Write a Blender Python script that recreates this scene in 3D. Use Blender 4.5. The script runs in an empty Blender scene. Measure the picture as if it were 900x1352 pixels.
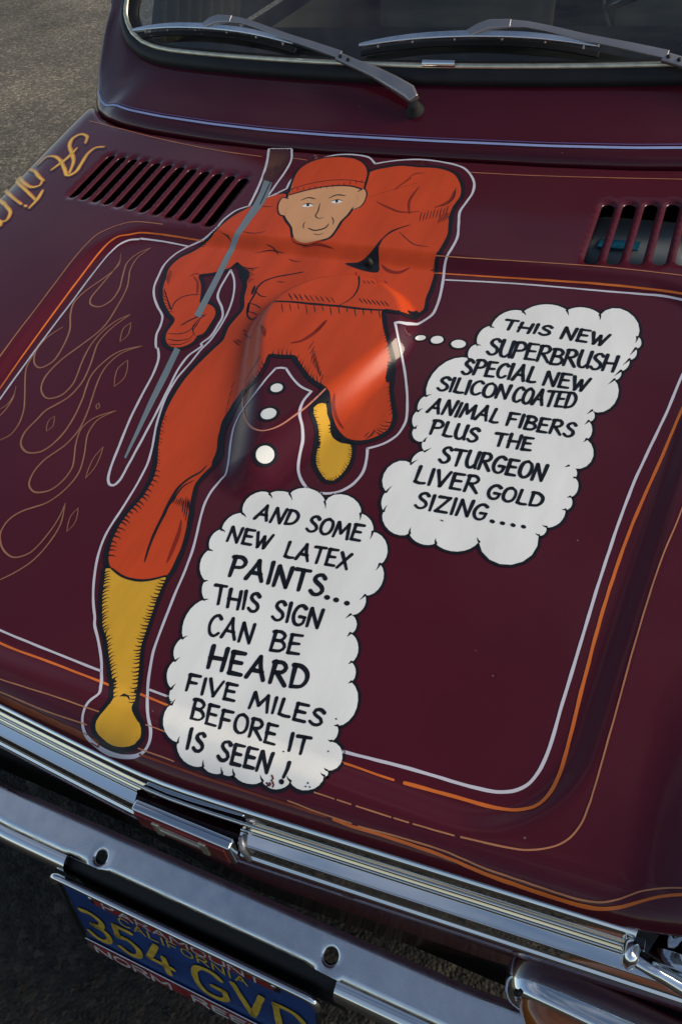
import bpy, bmesh, math, random
import numpy as np
from mathutils import Vector, Matrix
from mathutils.geometry import delaunay_2d_cdt

scene = bpy.context.scene
COL = scene.collection
GROUND = .82                      # the bonnet heights below are measured from its rear edge; the ground lies this far under it

# ================= camera =================
CAM = (0.3318, -0.8933, 0.4057)
ROT = ((0.9149, -0.2134, 0.3427), (0.3899, 0.6873, -0.6128), (-0.1048, 0.6943, 0.7120))
cd = bpy.data.cameras.new('camera'); cam = bpy.data.objects.new('camera', cd); COL.objects.link(cam)
m = Matrix(ROT).to_4x4(); m.translation = Vector(CAM) + Vector((0, 0, GROUND)); cam.matrix_world = m
cd.sensor_fit = 'VERTICAL'; cd.sensor_height = 36; cd.lens = 26.89; cd.clip_start = .01; cd.clip_end = 2000
scene.camera = cam

# ================= daylight =================
SUN_EL, SUN_AZ = math.radians(26), math.radians(72)      # azimuth from +y (rear of the car) towards +x
w = bpy.data.worlds.new('World'); scene.world = w; w.use_nodes = True
nt = w.node_tree; bg = nt.nodes['Background']
sky = nt.nodes.new('ShaderNodeTexSky'); sky.sky_type = 'NISHITA'; sky.sun_disc = False
sky.sun_elevation = SUN_EL; sky.sun_rotation = SUN_AZ; sky.air_density = 1.0; sky.dust_density = .4
hs = nt.nodes.new('ShaderNodeHueSaturation'); hs.inputs['Saturation'].default_value = .92
nt.links.new(sky.outputs[0], hs.inputs['Color']); 
tcw = nt.nodes.new('ShaderNodeTexCoord'); mpw = nt.nodes.new('ShaderNodeMapping'); mpw.inputs['Scale'].default_value = (1, 1, 2.4)
cn = nt.nodes.new('ShaderNodeTexNoise'); cn.inputs['Scale'].default_value = 1.7; cn.inputs['Detail'].default_value = 7; cn.inputs['Roughness'].default_value = .58; cn.inputs['Distortion'].default_value = .3
cm = nt.nodes.new('ShaderNodeMapRange'); cm.inputs['From Min'].default_value = .50; cm.inputs['From Max'].default_value = .74; cm.inputs['To Max'].default_value = .25
cx = nt.nodes.new('ShaderNodeMix'); cx.data_type = 'RGBA'; cx.inputs['B'].default_value = (13, 12.4, 12, 1)       # thin high cloud, added to vary the reflections on paint and chrome
nt.links.new(tcw.outputs['Generated'], mpw.inputs[0]); nt.links.new(mpw.outputs[0], cn.inputs[0]); nt.links.new(cn.outputs[0], cm.inputs[0]); nt.links.new(cm.outputs[0], cx.inputs['Factor'])
nt.links.new(hs.outputs[0], cx.inputs['A']); nt.links.new(cx.outputs['Result'], bg.inputs[0]); bg.inputs[1].default_value = .07
sd = bpy.data.lights.new('sun', 'SUN'); sd.energy = 2.3; sd.angle = math.radians(30); sd.color = (1, .86, .66)
sun = bpy.data.objects.new('sun', sd); COL.objects.link(sun)
dirv = Vector((math.sin(SUN_AZ) * math.cos(SUN_EL), math.cos(SUN_AZ) * math.cos(SUN_EL), math.sin(SUN_EL)))
sun.rotation_euler = dirv.to_track_quat('Z', 'Y').to_euler(); sun.location = (3, 8, 6)
scene.view_settings.view_transform = 'Standard'; scene.view_settings.look = 'None'
scene.view_settings.exposure = .85; scene.view_settings.gamma = 1

# ================= materials =================
def mat(name, col, rough=.5, metal=0, coat=0, coat_rough=.04, spec=.3, noise=None, bump=None, emit=None, nrough=None):
    m = bpy.data.materials.new(name); m.use_nodes = True; t = m.node_tree; b = t.nodes['Principled BSDF']
    b.inputs['Base Color'].default_value = (*col, 1); b.inputs['Roughness'].default_value = rough
    b.inputs['Metallic'].default_value = metal; b.inputs['Coat Weight'].default_value = coat
    b.inputs['Coat Roughness'].default_value = coat_rough; b.inputs['Specular IOR Level'].default_value = spec
    tc = t.nodes.new('ShaderNodeTexCoord')
    if noise:
        sc_, amt, stretch = noise
        mp = t.nodes.new('ShaderNodeMapping'); mp.inputs['Scale'].default_value = stretch; t.links.new(tc.outputs['Object'], mp.inputs[0])
        n = t.nodes.new('ShaderNodeTexNoise'); n.inputs['Scale'].default_value = sc_; n.inputs['Detail'].default_value = 5; n.inputs['Roughness'].default_value = .6
        t.links.new(mp.outputs[0], n.inputs[0])
        mr = t.nodes.new('ShaderNodeMapRange'); mr.inputs['From Min'].default_value = .3; mr.inputs['From Max'].default_value = .7
        mr.inputs['To Min'].default_value = 1 - amt; mr.inputs['To Max'].default_value = 1 + amt; t.links.new(n.outputs[0], mr.inputs[0])
        mx = t.nodes.new('ShaderNodeVectorMath'); mx.operation = 'SCALE'; mx.inputs[0].default_value = col
        t.links.new(mr.outputs[0], mx.inputs['Scale']); t.links.new(mx.outputs[0], b.inputs['Base Color'])
    if nrough:
        n = t.nodes.new('ShaderNodeTexNoise'); n.inputs['Scale'].default_value = nrough[0]; n.inputs['Detail'].default_value = 6
        t.links.new(tc.outputs['Object'], n.inputs[0])
        mr = t.nodes.new('ShaderNodeMapRange'); mr.inputs['From Min'].default_value = .35; mr.inputs['From Max'].default_value = .7
        mr.inputs['To Min'].default_value = nrough[1]; mr.inputs['To Max'].default_value = nrough[2]
        t.links.new(n.outputs[0], mr.inputs[0]); t.links.new(mr.outputs[0], b.inputs['Roughness'])
        if coat: t.links.new(mr.outputs[0], b.inputs['Coat Roughness'])
    if bump:
        n = t.nodes.new('ShaderNodeTexNoise'); n.inputs['Scale'].default_value = bump[0]; n.inputs['Detail'].default_value = 3
        t.links.new(tc.outputs['Object'], n.inputs[0])
        bp = t.nodes.new('ShaderNodeBump'); bp.inputs['Strength'].default_value = bump[1]; bp.inputs['Distance'].default_value = bump[2]
        t.links.new(n.outputs[0], bp.inputs['Height']); t.links.new(bp.outputs[0], b.inputs['Normal'])
        if coat: t.links.new(bp.outputs[0], b.inputs['Coat Normal'])
    return m
def car_paint():
    m = mat('maroon_paint', (.034, .0035, .0095), .45, .0, .62, .03, .06)
    t = m.node_tree; b = t.nodes['Principled BSDF']; tc = [n for n in t.nodes if n.type == 'TEX_COORD'][0]
    n = t.nodes.new('ShaderNodeTexNoise'); n.inputs['Scale'].default_value = 5; n.inputs['Detail'].default_value = 6; n.inputs['Roughness'].default_value = .6
    t.links.new(tc.outputs['Object'], n.inputs[0])
    r = t.nodes.new('ShaderNodeValToRGB'); r.color_ramp.elements[0].position = .3; r.color_ramp.elements[1].position = .72
    r.color_ramp.elements[0].color = (.054, .0040, .0102, 1); r.color_ramp.elements[1].color = (.070, .0054, .0135, 1); t.links.new(n.outputs[0], r.inputs[0])
    # sparse dust specks and tiny pale chips
    v = t.nodes.new('ShaderNodeTexVoronoi'); v.inputs['Scale'].default_value = 60; v.inputs['Randomness'].default_value = 1; t.links.new(tc.outputs['Object'], v.inputs[0])
    cr = t.nodes.new('ShaderNodeMath'); cr.operation = 'LESS_THAN'; t.links.new(v.outputs['Distance'], cr.inputs[0])
    sep = t.nodes.new('ShaderNodeSeparateColor'); t.links.new(v.outputs['Color'], sep.inputs[0])
    sz = t.nodes.new('ShaderNodeMapRange'); sz.inputs['From Min'].default_value = .87; sz.inputs['From Max'].default_value = 1; sz.inputs['To Min'].default_value = 0; sz.inputs['To Max'].default_value = .065
    t.links.new(sep.outputs[0], sz.inputs[0]); t.links.new(sz.outputs[0], cr.inputs[1])
    mx = t.nodes.new('ShaderNodeMix'); mx.data_type = 'RGBA'; mx.inputs['B'].default_value = (.16, .11, .11, 1)
    t.links.new(cr.outputs[0], mx.inputs['Factor']); t.links.new(r.outputs[0], mx.inputs['A']); t.links.new(mx.outputs['Result'], b.inputs['Base Color'])
    # fine swirl haze in the clear coat
    n2 = t.nodes.new('ShaderNodeTexNoise'); n2.inputs['Scale'].default_value = 9; n2.inputs['Detail'].default_value = 8; t.links.new(tc.outputs['Object'], n2.inputs[0])
    mr = t.nodes.new('ShaderNodeMapRange'); mr.inputs['From Min'].default_value = .35; mr.inputs['From Max'].default_value = .7; mr.inputs['To Min'].default_value = .035; mr.inputs['To Max'].default_value = .11
    t.links.new(n2.outputs[0], mr.inputs[0]); t.links.new(mr.outputs[0], b.inputs['Coat Roughness'])
    n3 = t.nodes.new('ShaderNodeTexNoise'); n3.inputs['Scale'].default_value = 420; n3.inputs['Detail'].default_value = 2; t.links.new(tc.outputs['Object'], n3.inputs[0])
    bp = t.nodes.new('ShaderNodeBump'); bp.inputs['Strength'].default_value = .05; bp.inputs['Distance'].default_value = .001
    n4 = t.nodes.new('ShaderNodeTexNoise'); n4.inputs['Scale'].default_value = 9; n4.inputs['Detail'].default_value = 1; t.links.new(tc.outputs['Object'], n4.inputs[0])
    b4 = t.nodes.new('ShaderNodeBump'); b4.inputs['Strength'].default_value = .35; b4.inputs['Distance'].default_value = .0022; t.links.new(n4.outputs[0], b4.inputs['Height']); t.links.new(b4.outputs[0], bp.inputs['Normal'])
    t.links.new(n3.outputs[0], bp.inputs['Height']); t.links.new(bp.outputs[0], b.inputs['Coat Normal'])
    return m
def art_paint(name, col, amt=.06, sc_=28, stretch=(1, .18, 1), rough=.32):
    return mat(name, col, rough, 0, .38, .30, .08, noise=(sc_, amt, stretch), bump=(150, .04, .001))
M = {
 'paint': car_paint(),
 'keyline_white': art_paint('keyline_white', (.52, .51, .58)),
 'stripe_orange': art_paint('stripe_orange', (.55, .13, .025), .18),
 'stripe_dull': art_paint('stripe_dull', (.17, .035, .012), .3),
 'stripe_tan': art_paint('stripe_tan', (.42, .17, .085), .2),
 'stripe_pink': art_paint('stripe_pink', (.52, .20, .14), .1),
 'stripe_blue': art_paint('stripe_blue', (.30, .36, .62), .1),
 'stripe_violet': art_paint('stripe_violet', (.12, .09, .24), .1),
 'flame_tan': art_paint('flame_tan', (.30, .14, .085), .15),
 'script_shadow': art_paint('script_shadow', (.030, .018, .03), .1),
 'script_orange': art_paint('script_orange', (.62, .20, .035), .2),
 'script_yellow': art_paint('script_yellow', (.78, .52, .06), .15),
 'ink': art_paint('ink', (.009, .010, .014), .1),
 'suit_red': art_paint('suit_red', (.50, .055, .013), .17, 26, (1, .14, 1)),
 'suit_shade': art_paint('suit_shade', (.20, .018, .008), .1),
 'skin': art_paint('skin', (.58, .30, .15), .05),
 'boot_yellow': art_paint('boot_yellow', (.62, .34, .030), .13, 30),
 'brush_grey': art_paint('brush_grey', (.15, .19, .22), .12),
 'bristle': art_paint('bristle', (.055, .018, .020), .3),
 'bristle_dark': art_paint('bristle_dark', (.12, .05, .035), .3),
 'bubble_white': art_paint('bubble_white', (.75, .76, .74), .09, 24, (1, .25, 1)),
 'chip_red': art_paint('chip_red', (.12, .01, .01), .3),
 'chrome': mat('chrome', (.72, .74, .76), .05, 1, nrough=(14, .02, .09), bump=(4, .05, .002)),
 'worn_chrome': mat('worn_chrome', (.70, .73, .76), .2, 1, nrough=(60, .16, .34), noise=(40, .08, (1, 1, 1))),
 'wiper_metal': mat('wiper_metal', (.36, .34, .34), .42, .8, nrough=(30, .3, .48)),
 'trim_metal': mat('trim_metal', (.66, .63, .48), .36, .9, noise=(45, .25, (1, 4, 1))),
 'rubber': mat('rubber', (.010, .010, .011), .5, noise=(30, .3, (1, 1, 1))),
 'black': mat('black_metal', (.006, .006, .007), .6),
 'bay': mat('engine_bay_black', (.006, .006, .006), .8),
 'plate_blue': mat('plate_blue', (.010, .040, .15), .45, 0, .2, .2, noise=(25, .3, (1, 1, 1))),
 'plate_yellow': mat('plate_yellow', (.50, .33, .04), .45, noise=(60, .3, (1, 1, 1))),
 'frame_red': mat('frame_red', (.22, .02, .02), .4, noise=(40, .4, (1, 1, 1))),
 'frame_white': mat('frame_white', (.45, .42, .40), .5, noise=(60, .3, (1, 1, 1))),
 'badge_red': mat('badge_red', (.20, .015, .012), .2, .3, .8, noise=(30, .4, (1, 1, 1))),
 'seat': mat('seat_vinyl', (.32, .27, .18), .5, bump=(40, .2, .004)),
 'dash': mat('dashboard_vinyl', (.012, .014, .016), .5, bump=(120, .2, .001)),
 'carpet': mat('cabin_dark', (.012, .012, .013), .9),
 'tyre': mat('tyre_rubber', (.018, .018, .018), .8),
 'tank': mat('milky_plastic', (.30, .32, .32), .4),
 'label_blue': mat('label_blue', (.02, .16, .26), .4, noise=(60, .5, (1, 1, 1))),
}
def glass_mat(name, tint, fres=1.45, rough=.02):
    m = bpy.data.materials.new(name); m.use_nodes = True; t = m.node_tree; t.nodes.remove(t.nodes['Principled BSDF']); out = t.nodes['Material Output']
    tr = t.nodes.new('ShaderNodeBsdfTransparent'); tr.inputs[0].default_value = (*tint, 1)
    gl = t.nodes.new('ShaderNodeBsdfGlossy'); gl.inputs['Roughness'].default_value = rough
    fr = t.nodes.new('ShaderNodeFresnel'); fr.inputs[0].default_value = fres; mx = t.nodes.new('ShaderNodeMixShader')
    t.links.new(fr.outputs[0], mx.inputs[0]); t.links.new(tr.outputs[0], mx.inputs[1]); t.links.new(gl.outputs[0], mx.inputs[2]); t.links.new(mx.outputs[0], out.inputs[0])
    return m
M['glass'] = glass_mat('windscreen_glass', (.55, .62, .66), 1.7)
def dusty(m):          # a thin uneven film of dust
    t = m.node_tree; out = t.nodes['Material Output']; src = out.inputs[0].links[0].from_socket
    d = t.nodes.new('ShaderNodeBsdfDiffuse'); d.inputs[0].default_value = (.30, .29, .26, 1); tc = t.nodes.new('ShaderNodeTexCoord')
    mp = t.nodes.new('ShaderNodeMapping'); mp.inputs['Scale'].default_value = (1, 4, 4); t.links.new(tc.outputs['Object'], mp.inputs[0])
    n = t.nodes.new('ShaderNodeTexNoise'); n.inputs['Scale'].default_value = 7; n.inputs['Detail'].default_value = 9; n.inputs['Roughness'].default_value = .7; t.links.new(mp.outputs[0], n.inputs[0])
    r = t.nodes.new('ShaderNodeMapRange'); r.inputs['From Min'].default_value = .4; r.inputs['From Max'].default_value = .75; r.inputs['To Min'].default_value = .015; r.inputs['To Max'].default_value = .13; t.links.new(n.outputs[0], r.inputs[0])
    x = t.nodes.new('ShaderNodeMixShader'); t.links.new(r.outputs[0], x.inputs[0]); t.links.new(src, x.inputs[1]); t.links.new(d.outputs[0], x.inputs[2]); t.links.new(x.outputs[0], out.inputs[0])
dusty(M['glass'])
M['side_glass'] = glass_mat('side_glass', (.35, .4, .42), 1.5)
def lens_mat(name, col):
    m = mat(name, col, .12, 0, 1, .05); b = m.node_tree.nodes['Principled BSDF']
    b.inputs['Transmission Weight'].default_value = .35; return m
M['amber'] = lens_mat('amber_lens', (.42, .11, .012))
M['lamp_glass'] = mat('lamp_glass', (.5, .52, .52), .08, .4, 1, .03)
def asphalt():
    m = bpy.data.materials.new('asphalt'); m.use_nodes = True; t = m.node_tree; b = t.nodes['Principled BSDF']; L = t.links.new
    tc = t.nodes.new('ShaderNodeTexCoord')
    v = t.nodes.new('ShaderNodeTexVoronoi'); v.inputs['Scale'].default_value = 75; L(tc.outputs['Object'], v.inputs[0])
    v2 = t.nodes.new('ShaderNodeTexVoronoi'); v2.inputs['Scale'].default_value = 170; L(tc.outputs['Object'], v2.inputs[0])
    n = t.nodes.new('ShaderNodeTexNoise'); n.inputs['Scale'].default_value = 1.3; n.inputs['Detail'].default_value = 8; n.inputs['Roughness'].default_value = .65; L(tc.outputs['Object'], n.inputs[0])
    n4 = t.nodes.new('ShaderNodeTexNoise'); n4.inputs['Scale'].default_value = 60; n4.inputs['Detail'].default_value = 6; L(tc.outputs['Object'], n4.inputs[0])
    sp = t.nodes.new('ShaderNodeSeparateColor'); L(v.outputs['Color'], sp.inputs[0])
    r = t.nodes.new('ShaderNodeValToRGB'); e = r.color_ramp.elements
    e[0].position = 0; e[0].color = (.064, .055, .040, 1); e[1].position = 1; e[1].color = (.25, .21, .15, 1)
    x = r.color_ramp.elements.new(.75); x.color = (.118, .10, .072, 1); L(sp.outputs[0], r.inputs[0])
    r2 = t.nodes.new('ShaderNodeMapRange'); r2.inputs['From Min'].default_value = .35; r2.inputs['From Max'].default_value = .68; r2.inputs['To Min'].default_value = .62; r2.inputs['To Max'].default_value = 1.7; L(n.outputs[0], r2.inputs[0])
    r3 = t.nodes.new('ShaderNodeMapRange'); r3.inputs['From Min'].default_value = .3; r3.inputs['From Max'].default_value = .7; r3.inputs['To Min'].default_value = .65; r3.inputs['To Max'].default_value = 1.35; L(n4.outputs[0], r3.inputs[0])
    mm = t.nodes.new('ShaderNodeMath'); mm.operation = 'MULTIPLY'; L(r2.outputs[0], mm.inputs[0]); L(r3.outputs[0], mm.inputs[1])
    s = t.nodes.new('ShaderNodeVectorMath'); s.operation = 'SCALE'; L(r.outputs[0], s.inputs[0]); L(mm.outputs[0], s.inputs['Scale']); 
    # shade around the car painted into the asphalt colour, ragged edge, lighter beyond
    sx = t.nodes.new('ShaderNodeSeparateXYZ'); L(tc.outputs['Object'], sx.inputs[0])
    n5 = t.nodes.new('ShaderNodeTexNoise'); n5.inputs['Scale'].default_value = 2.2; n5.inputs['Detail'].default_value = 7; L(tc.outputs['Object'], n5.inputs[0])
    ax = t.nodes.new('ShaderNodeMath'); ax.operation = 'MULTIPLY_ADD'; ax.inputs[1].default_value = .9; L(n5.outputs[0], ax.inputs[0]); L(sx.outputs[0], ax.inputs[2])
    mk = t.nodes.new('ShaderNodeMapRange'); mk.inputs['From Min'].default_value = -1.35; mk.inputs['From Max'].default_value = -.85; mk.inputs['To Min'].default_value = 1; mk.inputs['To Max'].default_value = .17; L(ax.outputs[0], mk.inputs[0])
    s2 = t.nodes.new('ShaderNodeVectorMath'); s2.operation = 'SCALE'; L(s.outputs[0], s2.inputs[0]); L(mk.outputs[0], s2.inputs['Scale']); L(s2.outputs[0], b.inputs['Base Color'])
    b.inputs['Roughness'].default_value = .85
    ad = t.nodes.new('ShaderNodeMath'); ad.operation = 'ADD'; L(v.outputs['Distance'], ad.inputs[0]); L(v2.outputs['Distance'], ad.inputs[1])
    bp = t.nodes.new('ShaderNodeBump'); bp.inputs['Strength'].default_value = .7; bp.inputs['Distance'].default_value = .004; bp.invert = True
    L(ad.outputs[0], bp.inputs['Height']); L(bp.outputs[0], b.inputs['Normal'])
    return m
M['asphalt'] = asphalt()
M['gravel'] = mat('gravel_stone', (.022, .021, .020), .85, noise=(90, .5, (1, 1, 1)))

# ================= helpers =================
def mesh_obj(name, verts, faces, material, parent=None, smooth=True, normals=None):
    me = bpy.data.meshes.new(name)
    v = np.array(verts, float).reshape(-1, 3).copy(); v[:, 2] += GROUND
    me.from_pydata(v.tolist(), [], [tuple(f) for f in faces]); me.materials.append(material)
    if smooth: me.polygons.foreach_set('use_smooth', [True] * len(me.polygons))
    if normals is not None: me.normals_split_custom_set_from_vertices(normals)
    me.update(); o = bpy.data.objects.new(name, me); COL.objects.link(o); o.parent = parent
    return o
def tag(o, label=None, cat=None, kind=None, group=None):
    if label: o['label'] = label
    if cat: o['category'] = cat
    if kind: o['kind'] = kind
    if group: o['group'] = group
    return o
def bevel_flat(o, width=.002, seg=2, angle=35):
    md = o.modifiers.new('bevel', 'BEVEL'); md.width = width; md.segments = seg; md.limit_method = 'ANGLE'; md.angle_limit = math.radians(angle)
    o.modifiers.new('normals', 'WEIGHTED_NORMAL'); return o
def sweep(name, rows, material, parent=None, closed=False, cap=False, smooth=True):
    """rows: list of equal-length point rows -> a quad skin"""
    n = len(rows[0]); V = [p for r in rows for p in r]; F = []
    for i in range(len(rows) - 1):
        for j in range(n if closed else n - 1):
            k = (j + 1) % n; F.append((i * n + j, i * n + k, (i + 1) * n + k, (i + 1) * n + j))
    if cap: F.append(tuple(range(n))[::-1]); F.append(tuple(range((len(rows) - 1) * n, len(rows) * n)))
    return mesh_obj(name, V, F, material, parent, smooth)
def spline(P, k=8):
    P = [Vector(p) for p in P]; out = []
    for i in range(len(P) - 1):
        a = P[i - 1] if i else P[0] * 2 - P[1]; b, c = P[i], P[i + 1]; d = P[i + 2] if i + 2 < len(P) else P[-1] * 2 - P[-2]
        for j in range(k):
            t = j / k; out.append(.5 * ((2 * b) + (c - a) * t + (2 * a - 5 * b + 4 * c - d) * t * t + (3 * b - a - 3 * c + d) * t ** 3))
    out.append(P[-1]); return out
def tube(name, P, r, material, parent=None, seg=10, flat=1.0, up=(0, 0, 1), cap=True):
    P = [Vector(p) for p in P]; rows = []
    for i, p in enumerate(P):
        d = (P[min(i + 1, len(P) - 1)] - P[max(i - 1, 0)]).normalized(); s = d.cross(Vector(up)).normalized(); u = s.cross(d)
        rr = r[i] if isinstance(r, (list, tuple)) else r
        rows.append([tuple(p + s * math.cos(a) * rr + u * math.sin(a) * rr * flat) for a in [2 * math.pi * q / seg for q in range(seg)]])
    return sweep(name, rows, material, parent, closed=True, cap=cap)
def ribbon_box(name, P, W, T, material, parent, up, bev=.0006):
    """a flat bar following P, W wide (across) and T thick (along up)"""
    P = [Vector(p) for p in P]; up = Vector(up).normalized(); rows = []
    for i, p in enumerate(P):
        d = (P[min(i + 1, len(P) - 1)] - P[max(i - 1, 0)]).normalized(); s = d.cross(up).normalized(); u = s.cross(d)
        w_ = W[i] if isinstance(W, (list, tuple)) else W; t_ = T[i] if isinstance(T, (list, tuple)) else T
        rows.append([tuple(p + s * a * w_ / 2 + u * b * t_ / 2) for a, b in ((-1, -1), (1, -1), (1, .6), (.7, 1), (-.7, 1), (-1, .6))])
    return bevel_flat(sweep(name, rows, material, parent, closed=True, cap=True), bev, 2, 30)
def box(name, c, s, material, parent=None, bev=.002, rot=None):
    V = [Vector((x * s[0] / 2, y * s[1] / 2, z * s[2] / 2)) for x in (-1, 1) for y in (-1, 1) for z in (-1, 1)]
    if rot is not None: V = [rot @ v for v in V]
    V = [tuple(v + Vector(c)) for v in V]
    F = [(0, 1, 3, 2), (4, 6, 7, 5), (0, 4, 5, 1), (2, 3, 7, 6), (0, 2, 6, 4), (1, 5, 7, 3)]
    o = mesh_obj(name, V, F, material, parent); bevel_flat(o, bev); return o
def disc_ring(name, c, axis, prof, material, parent, seg=40, up=(0, 0, 1)):
    """lathe: prof = [(radius, height along axis)]"""
    a = Vector(axis).normalized(); s = a.cross(Vector(up)).normalized(); u = s.cross(a); rows = []
    for r, h in prof: rows.append([tuple(Vector(c) + a * h + (s * math.cos(t) + u * math.sin(t)) * r) for t in [2 * math.pi * k / seg for k in range(seg)]])
    return sweep(name, rows, material, parent, closed=True)

# ---- shape of the bonnet as a height over (x, y): x to the driver's side, y to the rear, metres
def sstep(a, b, v):
    t = np.clip((v - a) / (b - a), 0, 1)
    return t * t * (3 - 2 * t)
def panel_dist(x, y):
    hx = .3315 + (y + .412) * .072
    qx = np.abs(x) * .3315 / hx - (.3315 - .05); qy = np.abs(y + .412) - (.257 - .05)
    return np.hypot(np.maximum(qx, 0), np.maximum(qy, 0)) + np.minimum(np.maximum(qx, qy), 0) - .05
def bulge_dist(x, y):
    r1, r2, h = .098, .045, .185
    px = np.abs(x); py = -(y + .266)
    b = (r1 - r2) / h; a = np.sqrt(1 - b * b); k = -px * b + py * a
    d0 = np.hypot(px, py) - r1; d1 = np.hypot(px, py - h) - r2; d2 = px * a + py * b - r1
    return np.where(k < 0, d0, np.where(k > a * h, d1, d2))
SLOTS = [(sg * (.2375 + .0226 * i), .043 * (.0075 + .0226 * i) / .2637) for sg in (-1, 1) for i in range(12)]
def edge_y(x): return -.7376 + .07 * np.sqrt((np.asarray(x, float) - .05) ** 2 + .0009)      # front edge, slightly bowed
def surf(x, y, slots=False):
    x = np.asarray(x, float); y = np.asarray(y, float); ax = np.abs(x)
    z = .1405 * y - .026 * x * x
    z = z - .0085 * (1 - sstep(.012, .036, panel_dist(x, y)))
    db = -bulge_dist(x, y); ww = .026 + .030 * sstep(-.22, -.46, y)
    t = np.clip(db / ww, 0, 1); z = z + .019 * (t ** 3 * (t * (6 * t - 15) + 10))
    z = z + .050 * sstep(.375, .475, ax) * sstep(-.47, -.70, y)
    k = sstep(-.18, .20, y); st = .56 + .04 * k; wd = .668 - st
    t = np.clip((ax - st) / wd, 0, 1); z = z - .05 * (1 - np.sqrt(1 - .985 * t * t))
    t = np.clip((edge_y(x) + .025 - y) / .025, 0, 1); z = z - .020 * (1 - np.sqrt(1 - .985 * t * t))
    if slots:
        for sx, sh in SLOTS:
            m = (np.abs(x - sx) < .016) & (y < sh + .012) & (y > sh - .123)
            if m.any():
                xs = x[m]; ys = y[m]
                d = np.hypot(xs - sx, np.maximum(np.abs(ys - (sh - .0555)) - (.0555 - .0072), 0)) - .0072
                z[m] -= .0022 * (1 - sstep(0., .0045, d))
    return z
def rear_edge(x):
    return np.interp(np.abs(x), [0, .15, .25, .35, .456, .53, .574, .61, .65], [.066, .068, .074, .087, .107, .127, .148, .180, .222])


def surf_normals(x, y, e=.0008):
    zx = (surf(x + e, y) - surf(x - e, y)) / (2 * e); zy = (surf(x, y + e) - surf(x, y - e)) / (2 * e)
    n = np.stack([-zx, -zy, np.ones_like(zx)], 1); return n / np.linalg.norm(n, axis=1)[:, None]

# ================= ground =================
def build_ground():
    rnd = random.Random(3); V = []; F = []
    # fine cells in front of the car, growing outwards
    def axis(lo, hi, step):
        a = [lo + step * i for i in range(int(round((hi - lo) / step)) + 1)]; s = step
        while a[-1] < 600: s *= 1.35; a.append(a[-1] + s)
        s = step
        while a[0] > -600: s *= 1.35; a.insert(0, a[0] - s)
        return a
    X = axis(-1.0, .8, .012); Y = axis(-1.4, -.4, .012)
    nx, ny = len(X), len(Y)
    for y in Y:
        for x in X:
            near = -1.1 < x < .9 and -1.5 < y < -.3
            V.append((x, y, -GROUND + (rnd.uniform(-.0022, .0022) if near else 0)))
    F = [(j * nx + i, j * nx + i + 1, (j + 1) * nx + i + 1, (j + 1) * nx + i) for j in range(ny - 1) for i in range(nx - 1)]
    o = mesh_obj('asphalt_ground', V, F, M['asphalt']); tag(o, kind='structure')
    # loose grit
    V = []; F = []
    for k in range(5200):
        x = rnd.uniform(-1.3, .7); y = rnd.uniform(-1.25, -.3); r = rnd.choice((.0018, .0025, .003, .004, .006)) * rnd.uniform(.7, 1.2); b = len(V)
        pts = [Vector((1, 0, 0)), Vector((-.5, .87, 0)), Vector((-.5, -.87, 0)), Vector((.2, .1, 1)), Vector((-.1, -.2, -.6))]
        q = Matrix.Rotation(rnd.uniform(0, 6.28), 3, 'Z') @ Matrix.Rotation(rnd.uniform(-.5, .5), 3, 'X')
        for p in pts:
            p = q @ Vector((p.x * rnd.uniform(.7, 1.3), p.y * rnd.uniform(.7, 1.3), p.z * rnd.uniform(.5, .9))) * r
            V.append((x + p.x, y + p.y, -GROUND + .001 + max(p.z, -.0005) + r * .3))
        F += [(b, b + 1, b + 3), (b + 1, b + 2, b + 3), (b + 2, b, b + 3), (b + 1, b, b + 4), (b + 2, b + 1, b + 4), (b, b + 2, b + 4)]
    tag(mesh_obj('loose_gravel', V, F, M['gravel'], smooth=False), 'loose dark grit scattered on the asphalt under the bumper', 'gravel', 'stuff')
build_ground()

# ================= the car =================
car = bpy.data.objects.new('car', None); COL.objects.link(car)
tag(car, 'small maroon car with comic artwork hand painted on its hood', 'car')

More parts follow.
